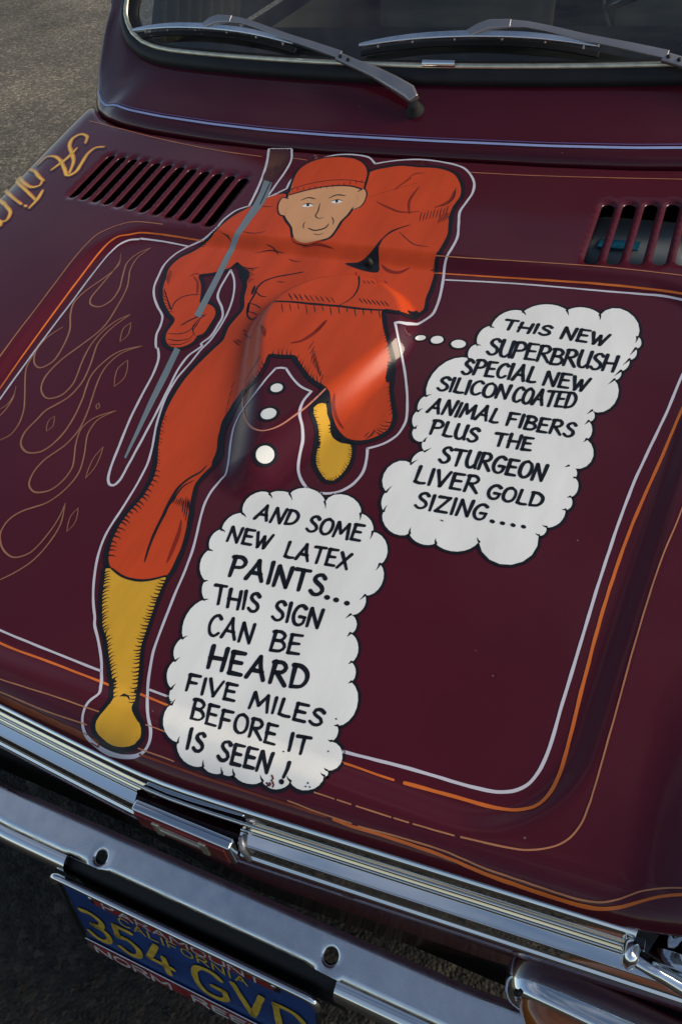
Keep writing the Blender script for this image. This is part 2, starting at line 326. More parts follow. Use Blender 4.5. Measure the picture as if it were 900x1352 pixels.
def build_hood():
    HW = .668; step = .004
    xs = np.round(np.arange(-170, 171) * step, 6); xs = xs[np.abs(xs) <= HW - .0005]
    fine = np.round(np.arange(-31, 31) * step + step / 2, 6); xs = np.sort(np.concatenate([xs[np.abs(xs) < HW - .004], fine, [-HW + .0003, HW - .0003, -HW + .0018, HW - .0018]]))
    ys_fix = np.sort(np.concatenate([np.round(np.arange(-173, 15) * step, 6), np.round(np.arange(-126, -37) * step + step / 2, 6)]))   # closer rows over the bulge; ends at .056
    front = np.array([.005, .02, .045, .09, .16, .25, .35, .46, .57, .68, .79, .90])
    nb = 8; X = []; Y = []
    for x in xs:
        r = rear_edge(x) - .004; e_ = float(edge_y(x)); col = list(e_ + (ys_fix[0] - e_) * front) + list(ys_fix); tail = [ys_fix[-1] + (r - ys_fix[-1]) * (k / nb) for k in range(1, nb + 1)]
        X.append([x] * (len(col) + nb)); Y.append(col + tail)
    X = np.array(X); Y = np.array(Y); nx, ny = X.shape
    Z = surf(X.ravel(), Y.ravel()).reshape(X.shape)
    # slight turn-down of the rear edge
    last = np.zeros_like(Z); last[:, -1] = .003; last[:, -2] = .0004; Z = Z - last
    V = np.stack([X, Y, Z], 2).reshape(-1, 3).tolist(); idx = lambda i, j: i * ny + j
    def inr(a, b, x): return a - 1e-6 <= x <= b + 1e-6
    RX = (.224, .504); RY = (-.124, .056)
    F = []
    for i in range(nx - 1):
        ax0 = min(abs(xs[i]), abs(xs[i + 1])); ax1 = max(abs(xs[i]), abs(xs[i + 1]))
        for j in range(ny - 1):
            y0, y1 = Y[i, j], Y[i, j + 1]
            if inr(RX[0], RX[1], ax0) and inr(RX[0], RX[1], ax1) and inr(RY[0], RY[1], y0) and inr(RY[0], RY[1], y1) and j + 1 < len(front) + len(ys_fix): continue
            F.append((idx(i, j), idx(i + 1, j), idx(i + 1, j + 1), idx(i, j + 1)))
    # front lip and rear flange and side skirts
    def skirt(ids, off):
        b = len(V)
        for k in ids: V.append([V[k][0] + off[0], V[k][1] + off[1], V[k][2] + off[2]])
        for k in range(len(ids) - 1): F.append((ids[k], ids[k + 1], b + k + 1, b + k))
        return list(range(b, b + len(ids)))
    a = skirt([idx(i, 0) for i in range(nx)], (0, .001, -.006)); skirt(a, (0, .02, -.002))
    a = skirt([idx(i, ny - 1) for i in range(nx)][::-1], (0, .001, -.014))
    for i_ in (0, nx - 1): a = skirt([idx(i_, j) for j in range(ny)], (0, 0, -.05))
    # louvre fields: triangulated with real slots
    for sg in (-1, 1):
        lo, hi = (RX if sg > 0 else (-RX[1], -RX[0]))
        P = []; E = []
        gx = [x for x in xs if inr(lo, hi, x)]; gy = [y for y in ys_fix if inr(*RY, y)]
        ring = [(x, RY[0]) for x in gx] + [(hi, y) for y in gy[1:]] + [(x, RY[1]) for x in gx[::-1][1:]] + [(lo, y) for y in gy[::-1][1:-1]]
        P += ring; E += [(k, (k + 1) % len(ring)) for k in range(len(ring))]
        holes = []
        SL = [(sx, sh) for sx, sh in SLOTS if sx * sg > 0]
        for sx, sh in SL:
            for off, hole in ((0, True), (.0011, False), (.0022, False), (.0034, False)):
                r = .0072 + off; b = len(P); cy = sh - .0555; hl = .0555 - .0072; q = []
                for k in range(9): t = math.pi * k / 8; q.append((sx + r * math.cos(t), cy + hl + r * math.sin(t)))
                for k in range(1, 8): q.append((sx - r, cy + hl - 2 * hl * k / 8))
                for k in range(9): t = math.pi + math.pi * k / 8; q.append((sx + r * math.cos(t), cy - hl + r * math.sin(t)))
                for k in range(1, 8): q.append((sx + r, cy - hl + 2 * hl * k / 8))
                P += q
                if hole: E += [(b + k, b + (k + 1) % len(q)) for k in range(len(q))]; holes.append(list(range(b, b + len(q))))
        for x in gx[1:-1:2]:
            for y in gy[1:-1:2]:
                if all(math.hypot(x - sx, max(abs(y - (sh - .0555)) - .049, 0)) > .0135 for sx, sh in SL): P.append((x, y))
        vo, eo, fo, ov, oe, of = delaunay_2d_cdt([Vector(p) for p in P], E, [], 1, 1e-6)
        vx = np.array([v.x for v in vo]); vy = np.array([v.y for v in vo]); vz = surf(vx, vy, True)
        b = len(V); V += np.stack([vx, vy, vz], 1).tolist()
        def in_hole(x, y): return any(math.hypot(x - sx, max(abs(y - (sh - .0555)) - .0483, 0)) < .0070 for sx, sh in SL)
        for f in fo:
            cx = sum(vx[k] for k in f) / 3; cy = sum(vy[k] for k in f) / 3
            if not in_hole(cx, cy): F.append(tuple(b + k for k in f))
        inv = {}
        for k, l in enumerate(ov):
            for q in l: inv[q] = k
        for h in holes:
            ids = [b + inv[k] for k in h]; sx = sum(V[k][0] for k in ids) / len(ids)
            b2 = len(V)
            for k in ids: V.append([sx + (V[k][0] - sx) * .96, V[k][1], V[k][2] - .0014])
            n = len(ids)
            for k in range(n): F.append((ids[k], ids[(k + 1) % n], b2 + (k + 1) % n, b2 + k))
    me_o = mesh_obj('hood', V, F, M['paint'], car)
    bm = bmesh.new(); bm.from_mesh(me_o.data); bmesh.ops.remove_doubles(bm, verts=bm.verts, dist=.00002); bmesh.ops.recalc_face_normals(bm, faces=bm.faces)
    up = sum(f.normal.z for f in bm.faces)
    if up < 0: bmesh.ops.reverse_faces(bm, faces=bm.faces)
    bm.to_mesh(me_o.data); bm.free(); me_o.data.polygons.foreach_set('use_smooth', [True] * len(me_o.data.polygons))
    return me_o
hood = build_hood()

# ---- painted artwork: every shape is its own thin coat lying on the bonnet (x, y in units of 0.2 mm)
ART = """
keyline,line,keyline_white,1,1,3.3,0,:-1165 340 -1107 191 -1058 26 -1025 -120 -1007 -219 -991 -321
keyline,line,keyline_white,1,1,2.7,0,:-991 -321 -1057 -379 -1080 -431 -1096 -489 -1106 -599 -1149 -657 -1191 -683 -1233 -715 -1265 -760 -1290 -809 -1307 -911 -1286 -1022 -1257 -1125 -1210 -1205 -1137 -1287 -1055 -1365 -1023 -1440 -1005 -1517 -946 -1615 -944 -1611 -890 -1684 -855 -1795 -842 -1873 -831 -1954 -818 -2032 -804 -2112 -788 -2181 -770 -2253 -752 -2320 -733 -2395 -714 -2458 -689 -2514 -663 -2540 -639 -2539 -627 -2505 -629 -2465 -636 -2414 -641 -2366 -648 -2314 -654 -2258 -662 -2197 -670 -2134 -678 -2070 -687 -2008 -697 -1946 -706 -1885 -720 -1802 -728 -1725 -722 -1631 -699 -1582 -685 -1545 -698 -1535 -673 -1469 -675 -1376 -683 -1301 -723 -1232 -798 -1145 -820 -1080 -831 -987 -838 -899
keyline,line,keyline_white,1,1,2.3,0,:-838 -899 -785 -962 -739 -1041 -695 -1152 -666 -1278 -656 -1388 -656 -1444 -658 -1497 -675 -1576 -679 -1626 -683 -1679 -691 -1738 -698 -1798 -696 -1867 -688 -1936 -676 -1995 -660 -2052 -643 -2107 -623 -2162 -598 -2220 -574 -2277 -556 -2328 -541 -2379 -533 -2431 -527 -2482 -523 -2531 -521 -2578 -519 -2624 -518 -2671 -518 -2730 -515 -2790 -506 -2840 -492 -2889 -471 -2943 -445 -2997 -412 -3057 -376 -3113 -344 -3155 -316 -3189 -298 -3218 -250 -3266 -218 -3300 -188 -3334 -163 -3366 -143 -3397 -105 -3451 -81 -3491 -97 -3537 -96 -3573 -83 -3608 -58 -3636 -14 -3651 50 -3660 90 -3660 129 -3657 185 -3643 214 -3621 220 -3589 204 -3552 167 -3511 137 -3476 105 -3435 79 -3392 58 -3349 38 -3300 20 -3252 11 -3215 4 -3179 -8 -3113 -17 -3059 -27 -3000 -33 -2958 -38 -2915 -44 -2871 -52 -2828 -60 -2783 -71 -2739 -90 -2676 -110 -2615 -125 -2563 -136 -2514 -138 -2436 -121 -2370 -110 -2352 -118 -2305 -139 -2252 -165 -2193 -188 -2135 -206 -2078 -212 -2033 -210 -1992 -191 -1951 -169 -1917 -157 -1887 -147 -1848 -140 -1800 -124 -1723
keyline,line,keyline_white,1,1,2.6,0,:-124 -1723 -100 -1714 -72 -1712
keyline,line,keyline_white,1,1,2.4,0,:-72 -1712 -6 -1771 58 -1814 123 -1834
keyline,line,keyline_white,1,1,2.7,0,:123 -1834 110 -1905 121 -1975 151 -2020 175 -2077 182 -2115 190 -2155 202 -2197 221 -2237 264 -2287 310 -2317 382 -2320 418 -2309 450 -2291 476 -2264 496 -2231 513 -2160 500 -2077 482 -2021
keyline,line,keyline_white,1,1,2.4,0,:482 -2021 516 -1999 547 -1973 573 -1940 592 -1901 600 -1820 588 -1765 569 -1706 546 -1643 518 -1577 489 -1512 456 -1446 426 -1395 400 -1356 381 -1323 357 -1278
keyline,line,keyline_white,1,1,2.9,0,:357 -1278 393 -1243 421 -1170 439 -1142 483 -1062 486 -996 479 -921 465 -838 447 -752 431 -686 426 -640 433 -558 433 -449 403 -325 375 -210 384 -110 393 -11 366 107 272 235 200 272 123 291 35 305 -52 308 -136 297 -214 277 -273 255 -328 230
:-328 230 -399 299 -498 321 -570 321 -640 308 -695 280 -741 238 -773 178 -797 110 -818 41 -829 -27 -819 -107
keyline,line,keyline_white,1,1,3.1,0,:-819 -107 -864 -170 -910 -229
keyline,line,keyline_white,1,1,2.9,0,:-910 -229 -912 -147 -914 -65 -917 84 -936 221 -991 350
keyline,line,keyline_white,1,0,2.1,0,:-1154 347 -1149 348
:-1139 350 -1132 349
:-1122 350 -1116 350
:-1106 352 -1099 351
:-1089 352 -1083 352
:-1073 355 -1067 354
:-1056 354 -1051 355
:-1041 357 -1035 356
:-1024 357 -1018 357
:-1009 359 -1002 358
panel_stripe,line,keyline_white,1,1,2.3,0,:-1234 -722 -1307 -712 -1379 -704 -1449 -698 -1561 -696 -1622 -702 -1618 -703 -1689 -729 -1743 -786 -1765 -870 -1765 -945 -1760 -1033 -1754 -1125 -1745 -1227 -1736 -1322 -1730 -1400 -1725 -1475 -1719 -1548 -1713 -1620 -1707 -1692 -1701 -1763 -1694 -1834 -1687 -1904 -1680 -1973 -1673 -2042 -1665 -2110 -1657 -2176
:466 -771 530 -764 594 -757 658 -750 722 -744 778 -739 834 -734 890 -730 947 -726 1004 -723 1056 -720 1110 -717 1163 -714 1216 -712 1266 -709 1313 -707 1364 -704 1412 -701 1457 -699 1499 -697 1555 -695 1608 -700 1653 -710 1698 -724 1738 -747 1777 -785 1805 -833 1812 -898 1806 -978 1796 -1037 1782 -1100 1767 -1163 1754 -1226 1746 -1286 1739 -1344 1732 -1404 1724 -1470 1716 -1521 1707 -1576 1698 -1634 1688 -1692 1679 -1751 1670 -1810 1661 -1866 1654 -1921 1648 -1980 1642 -2039 1637 -2096 1632 -2153 1628 -2208 1625 -2263 1621 -2316 1618 -2368 1615 -2418 1612 -2468 1610 -2517 1608 -2565 1606 -2613 1604 -2660 1602 -2707 1600 -2755 1598 -2803 1596 -2850 1594 -2894 1592 -2936 1590 -2975 1589 -3024 1588 -3070 1586 -3112 1583 -3148 1577 -3188 1569 -3221 1548 -3269 1513 -3304 1467 -3326 1434 -3334 1393 -3339 1366 -3342 1335 -3344 1301 -3346 1265 -3347 1227 -3349 1190 -3351 1153 -3353 1115 -3356 1078 -3359 1039 -3363 1000 -3366 961 -3370 921 -3373 882 -3377
panel_stripe,line,keyline_white,1,1,1.9,0,:-847 -3358 -779 -3363 -706 -3369 -655 -3372 -599 -3375 -541 -3377 -482 -3380 -425 -3382 -370 -3384 -314 -3386 -260 -3388 -206 -3390 -152 -3391
panel_stripe,line,keyline_white,1,1,1.7,0,:91 -3397 145 -3398 198 -3398
panel_stripe,line,stripe_orange,1,1,1.9,0,:-1110 -675 -1184 -670 -1261 -666 -1328 -662 -1399 -659 -1468 -656 -1561 -657 -1637 -668 -1702 -697 -1767 -733 -1805 -793 -1826 -882 -1830 -954 -1825 -1042 -1817 -1135 -1809 -1235 -1800 -1331 -1792 -1417 -1784 -1501 -1776 -1584 -1769 -1651 -1762 -1717 -1755 -1783 -1748 -1849 -1740 -1914 -1732 -1978 -1723 -2042 -1715 -2105
panel_stripe,line,stripe_orange,1,1,2.1,0,:380 -722 458 -719 498 -716 548 -712 605 -708 667 -704 731 -700 796 -696 857 -692 914 -689 972 -686 1029 -683 1086 -680 1141 -677 1196 -674 1250 -672 1304 -671 1360 -669 1418 -668 1476 -668 1532 -668 1585 -672 1633 -679 1675 -688 1724 -700 1765 -712 1801 -730 1860 -799 1871 -869 1873 -946
panel_stripe,line,stripe_orange,1,1,2.5,0,:1873 -946 1861 -1008 1849 -1073 1837 -1139 1825 -1203 1814 -1266 1803 -1328 1793 -1387 1784 -1444 1773 -1514 1764 -1580 1755 -1643 1747 -1706 1738 -1770 1729 -1828 1720 -1886 1711 -1943 1703 -2000 1695 -2057 1687 -2114 1682 -2161 1677 -2209 1672 -2257 1668 -2305 1664 -2352 1661 -2400 1657 -2446 1655 -2492 1652 -2539 1650 -2586 1649 -2632 1647 -2678 1646 -2723 1646 -2767 1645 -2810 1644 -2852 1643 -2898 1643 -2944 1643 -2990 1643 -3034 1642 -3075 1642 -3111 1641 -3142 1639 -3189 1634 -3228 1627 -3264 1616 -3296 1603 -3321 1585 -3342 1559 -3358 1530 -3370 1496 -3377 1457 -3382 1427 -3385 1395 -3387 1361 -3389 1329 -3391 1292 -3394 1257 -3397 1224 -3399 1188 -3402 1154 -3405
panel_stripe,line,stripe_orange,1,1,1.7,0,:1114 -3408 1061 -3410 1019 -3410 975 -3410 937 -3411 900 -3413
panel_stripe,line,stripe_orange,1,1,2.2,0,:-816 -3395 -767 -3404 -718 -3413 -664 -3421 -609 -3425 -550 -3427 -488 -3427 -428 -3427 -370 -3428 -316 -3429 -260 -3431 -207 -3432 -161 -3433 -125 -3434 -79 -3436
:67 -3427 112 -3429 156 -3431 199 -3433
panel_stripe,line,stripe_tan,1,1,1.5,0,:-1504 -584 -1627 -578 -1699 -579 -1770 -594 -1832 -633 -1889 -689 -1928 -747 -1942 -849 -1943 -923 -1939 -1006 -1933 -1084 -1923 -1168 -1914 -1251 -1906 -1330 -1897 -1408 -1889 -1484 -1882 -1558 -1876 -1630 -1869 -1701 -1861 -1773 -1852 -1844 -1844 -1914
panel_stripe,line,stripe_tan,1,1,1.2,0,:348 -624 417 -622 485 -620 557 -617 608 -614 662 -612 718 -609 775 -605 832 -602 889 -598 944 -594 1000 -590 1057 -586 1113 -582 1170 -578 1226 -575 1282 -572 1337 -571 1393 -570 1449 -569 1504 -569 1558 -569 1608 -569 1656 -570 1714 -571 1767 -572 1819 -574 1870 -576
panel_stripe,line,stripe_tan,1,1,1.1,0,:1876 -1732 1872 -1792 1869 -1852 1865 -1910 1861 -1967 1856 -2024 1850 -2074 1843 -2123 1835 -2171 1827 -2219 1820 -2268 1814 -2317 1809 -2364 1804 -2412 1800 -2460 1796 -2508 1792 -2555 1789 -2601 1786 -2646 1783 -2688 1780 -2729 1778 -2769 1776 -2809 1774 -2847 1772 -2886 1770 -2924 1768 -2962 1766 -3000 1763 -3039 1761 -3076 1759 -3112 1757 -3145 1755 -3176 1753 -3211 1750 -3245 1748 -3275 1744 -3302 1740 -3333 1733 -3360 1712 -3406 1680 -3442 1638 -3469 1612 -3481 1584 -3491 1551 -3498 1514 -3504 1486 -3508 1454 -3512 1421 -3516 1389 -3520
panel_stripe,line,stripe_tan,1,0,0.9,0,:1367 -3523 1333 -3526 1299 -3529 1265 -3531 1231 -3534
:1215 -3535 1165 -3538
:1155 -3539 1114 -3541 1073 -3543 1032 -3545
:1013 -3546 963 -3548
:952 -3549 916 -3550 879 -3552
panel_stripe,line,stripe_tan,1,1,0.9,0,:-663 -3558 -600 -3562 -533 -3566 -486 -3566 -435 -3564 -382 -3563 -329 -3561 -278 -3559 -228 -3558 -178 -3557 -130 -3557 -81 -3556 -34 -3555
panel_stripe,line,stripe_tan,1,1,0.8,0,:175 -3540 215 -3539 254 -3539 294 -3539 333 -3538
front_stripe,line,stripe_tan,1,1,0.9,0,:2077 -3452 2041 -3458 2014 -3462 1985 -3469 1962 -3477 1938 -3487 1910 -3505 1882 -3523 1843 -3542 1817 -3549 1789 -3554 1757 -3558 1722 -3560 1695 -3562 1666 -3563 1635 -3565 1605 -3566 1576 -3568 1546 -3569 1516 -3571 1485 -3572 1456 -3572 1426 -3571 1395 -3571 1364 -3570 1333 -3571 1295 -3573 1256 -3576 1218 -3579 1180 -3582 1138 -3586 1098 -3590 1057 -3594
front_stripe,line,stripe_tan,1,1,0.8,0,:1032 -3594 994 -3596 955 -3598 911 -3600 875 -3601 836 -3601 797 -3602
front_stripe,line,stripe_tan,1,1,0.9,0,:-644 -3603 -582 -3603 -515 -3604 -470 -3605 -421 -3607 -369 -3609 -318 -3611 -270 -3612 -216 -3612 -164 -3611 -113 -3610 -62 -3609
front_stripe,line,stripe_tan,1,1,0.8,0,:185 -3621 225 -3621 264 -3620 303 -3619 341 -3619
front_stripe,line,stripe_orange,1,1,1.6,0,:2079 -3468 2044 -3475 2017 -3481 1989 -3490 1966 -3500 1944 -3511 1920 -3524 1897 -3536 1857 -3552 1827 -3560 1794 -3565 1768 -3568 1742 -3570 1714 -3572 1681 -3574 1646 -3576 1609 -3578 1580 -3579 1550 -3581 1519 -3582 1488 -3583 1457 -3583 1426 -3583 1394 -3582 1363 -3583 1331 -3583 1299 -3584 1267 -3586 1235 -3587 1201 -3589 1167 -3591 1134 -3593 1104 -3595 1065 -3598 1029 -3601 998 -3601 968 -3601
front_stripe,line,stripe_dull,1,1,1.4,0,:940 -3603 906 -3605 871 -3607 835 -3609 800 -3611 764 -3613 728 -3616 691 -3618 655 -3620 618 -3622 580 -3624 542 -3626 504 -3628 465 -3630 426 -3631 386 -3632 347 -3633 297 -3634 248 -3635 198 -3636
front_stripe,line,stripe_dull,1,1,3.4,0,:-643 -3607 -581 -3613 -513 -3618 -467 -3621 -417 -3624 -366 -3627 -314 -3629 -264 -3632 -215 -3634 -164 -3637 -115 -3639 -72 -3642 -39 -3644 6 -3649
rear_stripe,line,stripe_tan,1,1,1.4,0,:-2959 664 -2812 621 -2661 577 -2554 546 -2442 512 -2330 479 -2222 448 -2120 421 -2020 396 -1923 373 -1829 352 -1736 332 -1645 314 -1557 297 -1472 283 -1371 269 -1274 257 -1179 246
rear_stripe,line,stripe_tan,1,1,1.1,0,:-949 245 -853 234 -821 228
rear_stripe,line,stripe_tan,1,1,1.2,0,:314 201 378 202 440 204 501 205 563 207 625 209 688 212 749 216 812 220 875 224 939 229 1002 234 1064 240 1125 245 1187 250 1249 256 1310 262 1371 269 1430 275 1485 281 1538 286 1602 293 1661 300 1718 307 1775 313
bulge_stripe,line,stripe_pink,1,1,1.6,0,:-264 -1856 -226 -1928 -182 -1995 -123 -2066 -60 -2116 -9 -2127 30 -2107 65 -2067 99 -2003 133 -1933 158 -1867 182 -1797
flame_outline,line,flame_tan,1,1,2.1,0,soft:-1683 -849 -1641 -930 -1629 -1033 -1628 -1116 -1628 -1198 -1623 -1295 -1588 -1347 -1514 -1356 -1472 -1294 -1481 -1184 -1535 -1056 -1579 -931 -1555 -832 -1499 -770
:-1683 -849 -1628 -957 -1630 -1025 -1648 -1091 -1675 -1160 -1701 -1227 -1714 -1291 -1714 -1354 -1670 -1451 -1589 -1572 -1560 -1641 -1540 -1709 -1525 -1782 -1524 -1844 -1569 -1902 -1633 -1876 -1688 -1785 -1695 -1676 -1676 -1620 -1649 -1566
flame_outline,line,flame_tan,1,1,2.0,0,soft:-1499 -770 -1521 -828 -1535 -887 -1515 -998 -1478 -1073 -1440 -1151 -1416 -1235 -1400 -1320 -1389 -1387 -1380 -1455 -1379 -1518 -1397 -1598 -1424 -1671 -1443 -1722 -1463 -1772 -1479 -1823 -1491 -1902 -1487 -1977 -1448 -2057 -1367 -2105 -1302 -2069 -1286 -2023 -1286 -1965 -1305 -1897 -1331 -1825 -1352 -1750 -1366 -1677 -1368 -1610 -1360 -1547 -1344 -1490 -1321 -1442 -1270 -1386
flame_outline,line,flame_tan,1,1,2.1,0,soft:-1270 -1386 -1299 -1455 -1322 -1524 -1331 -1587 -1329 -1654 -1305 -1726 -1277 -1799 -1254 -1871 -1238 -1940 -1237 -2009 -1249 -2072 -1284 -2132 -1320 -2186 -1330 -2258 -1338 -2306 -1340 -2355 -1310 -2427 -1234 -2469 -1163 -2448 -1136 -2409 -1120 -2357 -1114 -2305 -1116 -2251 -1131 -2158 -1144 -2108 -1160 -2053 -1188 -1980 -1211 -1905 -1213 -1842 -1202 -1784 -1184 -1730 -1153 -1683 -1100 -1647 -1041 -1618
flame_outline,line,flame_tan,1,1,1.8,0,soft:-1041 -1618 -1090 -1653 -1133 -1694 -1157 -1754 -1165 -1822 -1155 -1891 -1134 -1962 -1108 -2034 -1081 -2106 -1057 -2185 -1042 -2260 -1043 -2323 -1055 -2380 -1079 -2431 -1103 -2481 -1113 -2532 -1112 -2582 -1086 -2649 -1026 -2681 -961 -2658 -936 -2625 -922 -2583 -918 -2538 -926 -2487 -957 -2428 -993 -2366 -1018 -2310 -1032 -2258 -1026 -2212 -1005 -2172 -962 -2132 -911 -2097
flame_outline,line,flame_tan,1,1,1.7,0,soft:-911 -2097 -948 -2136 -977 -2179 -981 -2229 -972 -2283 -948 -2334 -919 -2386 -890 -2449 -869 -2510 -866 -2566 -874 -2619 -893 -2675 -924 -2725 -968 -2760 -1011 -2793 -1037 -2825 -1052 -2861 -1053 -2903 -1039 -2946 -967 -3013 -882 -3035 -824 -2995 -807 -2948 -800 -2892 -798 -2838 -802 -2783 -811 -2740 -823 -2698
flame_outline,line,flame_tan,1,1,1.5,0,soft:-823 -2698 -795 -2754 -772 -2808 -763 -2862 -762 -2914 -767 -2971 -780 -3024 -799 -3063 -822 -3098 -847 -3129 -874 -3158
flame_outline,line,flame_tan,1,1,1.7,0,soft:-1624 -2064 -1578 -2157 -1567 -2240 -1572 -2283
flame_outline,line,flame_tan,1,1,1.3,0,soft:-1624 -2064 -1592 -2131 -1584 -2201 -1606 -2241
flame_outline,line,flame_tan,1,1,1.8,0,soft:-1687 -1800 -1677 -1859 -1659 -1920 -1603 -2006 -1540 -2090 -1497 -2149 -1460 -2203 -1420 -2292 -1411 -2341 -1413 -2385 -1450 -2436
flame_outline,line,flame_tan,1,1,1.1,0,soft:-1226 -1449 -1242 -1503 -1224 -1562 -1198 -1613
:-1198 -1613 -1182 -1561 -1196 -1507 -1226 -1449
:-1064 -1738 -1085 -1807 -1061 -1879 -1025 -1942
:-1025 -1942 -1005 -1876 -1024 -1809 -1064 -1738
flame_outline,line,flame_tan,1,1,1.0,0,soft:-1043 -2070 -1048 -2086 -1039 -2101 -1026 -2114
:-1026 -2114 -1021 -2098 -1029 -2084 -1043 -2070
:-1242 -2211 -1255 -2246 -1241 -2284 -1220 -2317
:-1220 -2317 -1206 -2282 -1218 -2248 -1242 -2211
:-837 -2335 -845 -2409 -831 -2480 -811 -2539
:-811 -2539 -803 -2467 -815 -2401 -837 -2335
flame_outline,line,flame_tan,1,1,0.9,0,soft:-740 -2705 -748 -2754 -733 -2802 -713 -2841
:-713 -2841 -704 -2793 -716 -2749 -740 -2705
script_lettering,line,script_shadow,1,1,11.5,0,:-2551 279 -2618 263 -2635 182 -2604 51 -2582 -66 -2614 -113 -2717 -24 -2829 79 -2929 130 -3001 123 -3014 29
script_lettering,line,script_orange,2,1,7.2,0,soft:-2564 294 -2632 279 -2649 197 -2618 65 -2595 -52 -2627 -99 -2731 -9 -2844 94 -2945 146 -3020 143 -3034 49
script_lettering,line,script_yellow,3,1,3.7,0,both:-2564 291 -2632 276 -2649 194 -2618 62 -2595 -55 -2627 -102 -2731 -12 -2844 90 -2944 143 -3020 139 -3034 46
script_lettering,line,script_shadow,1,1,11.7,0,:-2757 324 -2808 419 -2892 447 -2925 386 -2890 293 -2789 180 -2696 71 -2622 -93
script_lettering,line,script_orange,2,1,7.3,0,soft:-2772 340 -2823 435 -2907 463 -2940 403 -2905 308 -2804 195 -2710 86 -2635 -79
script_lettering,line,script_yellow,3,1,3.8,0,both:-2772 337 -2823 432 -2907 460 -2940 399 -2905 305 -2804 192 -2710 83 -2635 -82
script_lettering,line,script_shadow,1,1,11.5,0,:-2790 251 -2785 119 -2801 23 -2820 -51
script_lettering,line,script_orange,2,1,7.2,0,soft:-2805 267 -2799 134 -2816 38 -2834 -37
script_lettering,line,script_yellow,3,1,3.7,0,both:-2804 264 -2799 131 -2816 35 -2834 -40
script_lettering,line,script_shadow,1,1,11.4,0,:-3070 -22 -2967 -72 -2875 -142 -2787 -195
script_lettering,line,script_orange,2,1,7.1,0,soft:-3097 4 -2985 -54 -2889 -128 -2801 -181
script_lettering,line,script_yellow,3,1,3.7,0,both:-3097 1 -2985 -57 -2889 -131 -2801 -184
script_lettering,line,script_shadow,1,1,11.3,0,:-2804 -188 -2783 -252 -2832 -280 -2944 -231 -3120 -108 -3071 -178 -2884 -307 -2782 -371 -2678 -436
script_lettering,line,script_orange,2,1,7.0,0,soft:-2818 -174 -2797 -238 -2846 -266 -2962 -214 -3162 -68 -3099 -152 -2900 -292 -2795 -358 -2691 -423
script_lettering,line,script_yellow,3,1,3.6,0,both:-2818 -177 -2797 -241 -2846 -269 -2962 -217 -3162 -71 -3099 -155 -2900 -295 -2795 -361 -2691 -426
script_lettering,line,script_shadow,1,1,10.9,0,:-2709 -312 -2678 -420 -2672 -529
script_lettering,line,script_orange,2,1,6.8,0,soft:-2723 -298 -2691 -407 -2685 -516
script_lettering,line,script_yellow,3,1,3.5,0,both:-2723 -301 -2691 -410 -2685 -519
script_lettering,line,script_shadow,1,1,11.5,0,:-3120 -108 -3502 162 -3121 -269 -2908 -418 -2772 -491
script_lettering,line,script_orange,2,1,7.2,0,soft:-3162 -68 -3519 178 -3164 -230 -2925 -403 -2786 -478
script_lettering,line,script_yellow,3,1,3.7,0,both:-3162 -71 -3519 174 -3164 -233 -2925 -405 -2786 -481
script_lettering,line,script_shadow,1,1,11.0,0,:-3137 -253 -3121 -365 -2907 -512 -2793 -601 -2764 -689 -2814 -709
script_lettering,line,script_orange,2,1,6.9,0,soft:-3199 -197 -3164 -327 -2924 -497 -2806 -588 -2778 -677 -2827 -696
script_lettering,line,script_yellow,3,1,3.6,0,both:-3200 -200 -3164 -330 -2924 -499 -2806 -591 -2778 -679 -2827 -699
script_lettering,line,script_shadow,1,1,10.7,0,:-2866 -681 -2797 -707 -2764 -749
script_lettering,line,script_orange,2,1,6.7,0,soft:-2882 -667 -2810 -695 -2777 -737
script_lettering,line,script_yellow,3,1,3.5,0,both:-2882 -670 -2810 -697 -2777 -739
script_lettering,line,script_shadow,1,1,10.9,0,:-2735 -500 -2711 -513
script_lettering,line,script_orange,2,1,6.8,0,soft:-2749 -487 -2724 -501
script_lettering,line,script_yellow,3,1,3.5,0,both:-2749 -490 -2724 -503
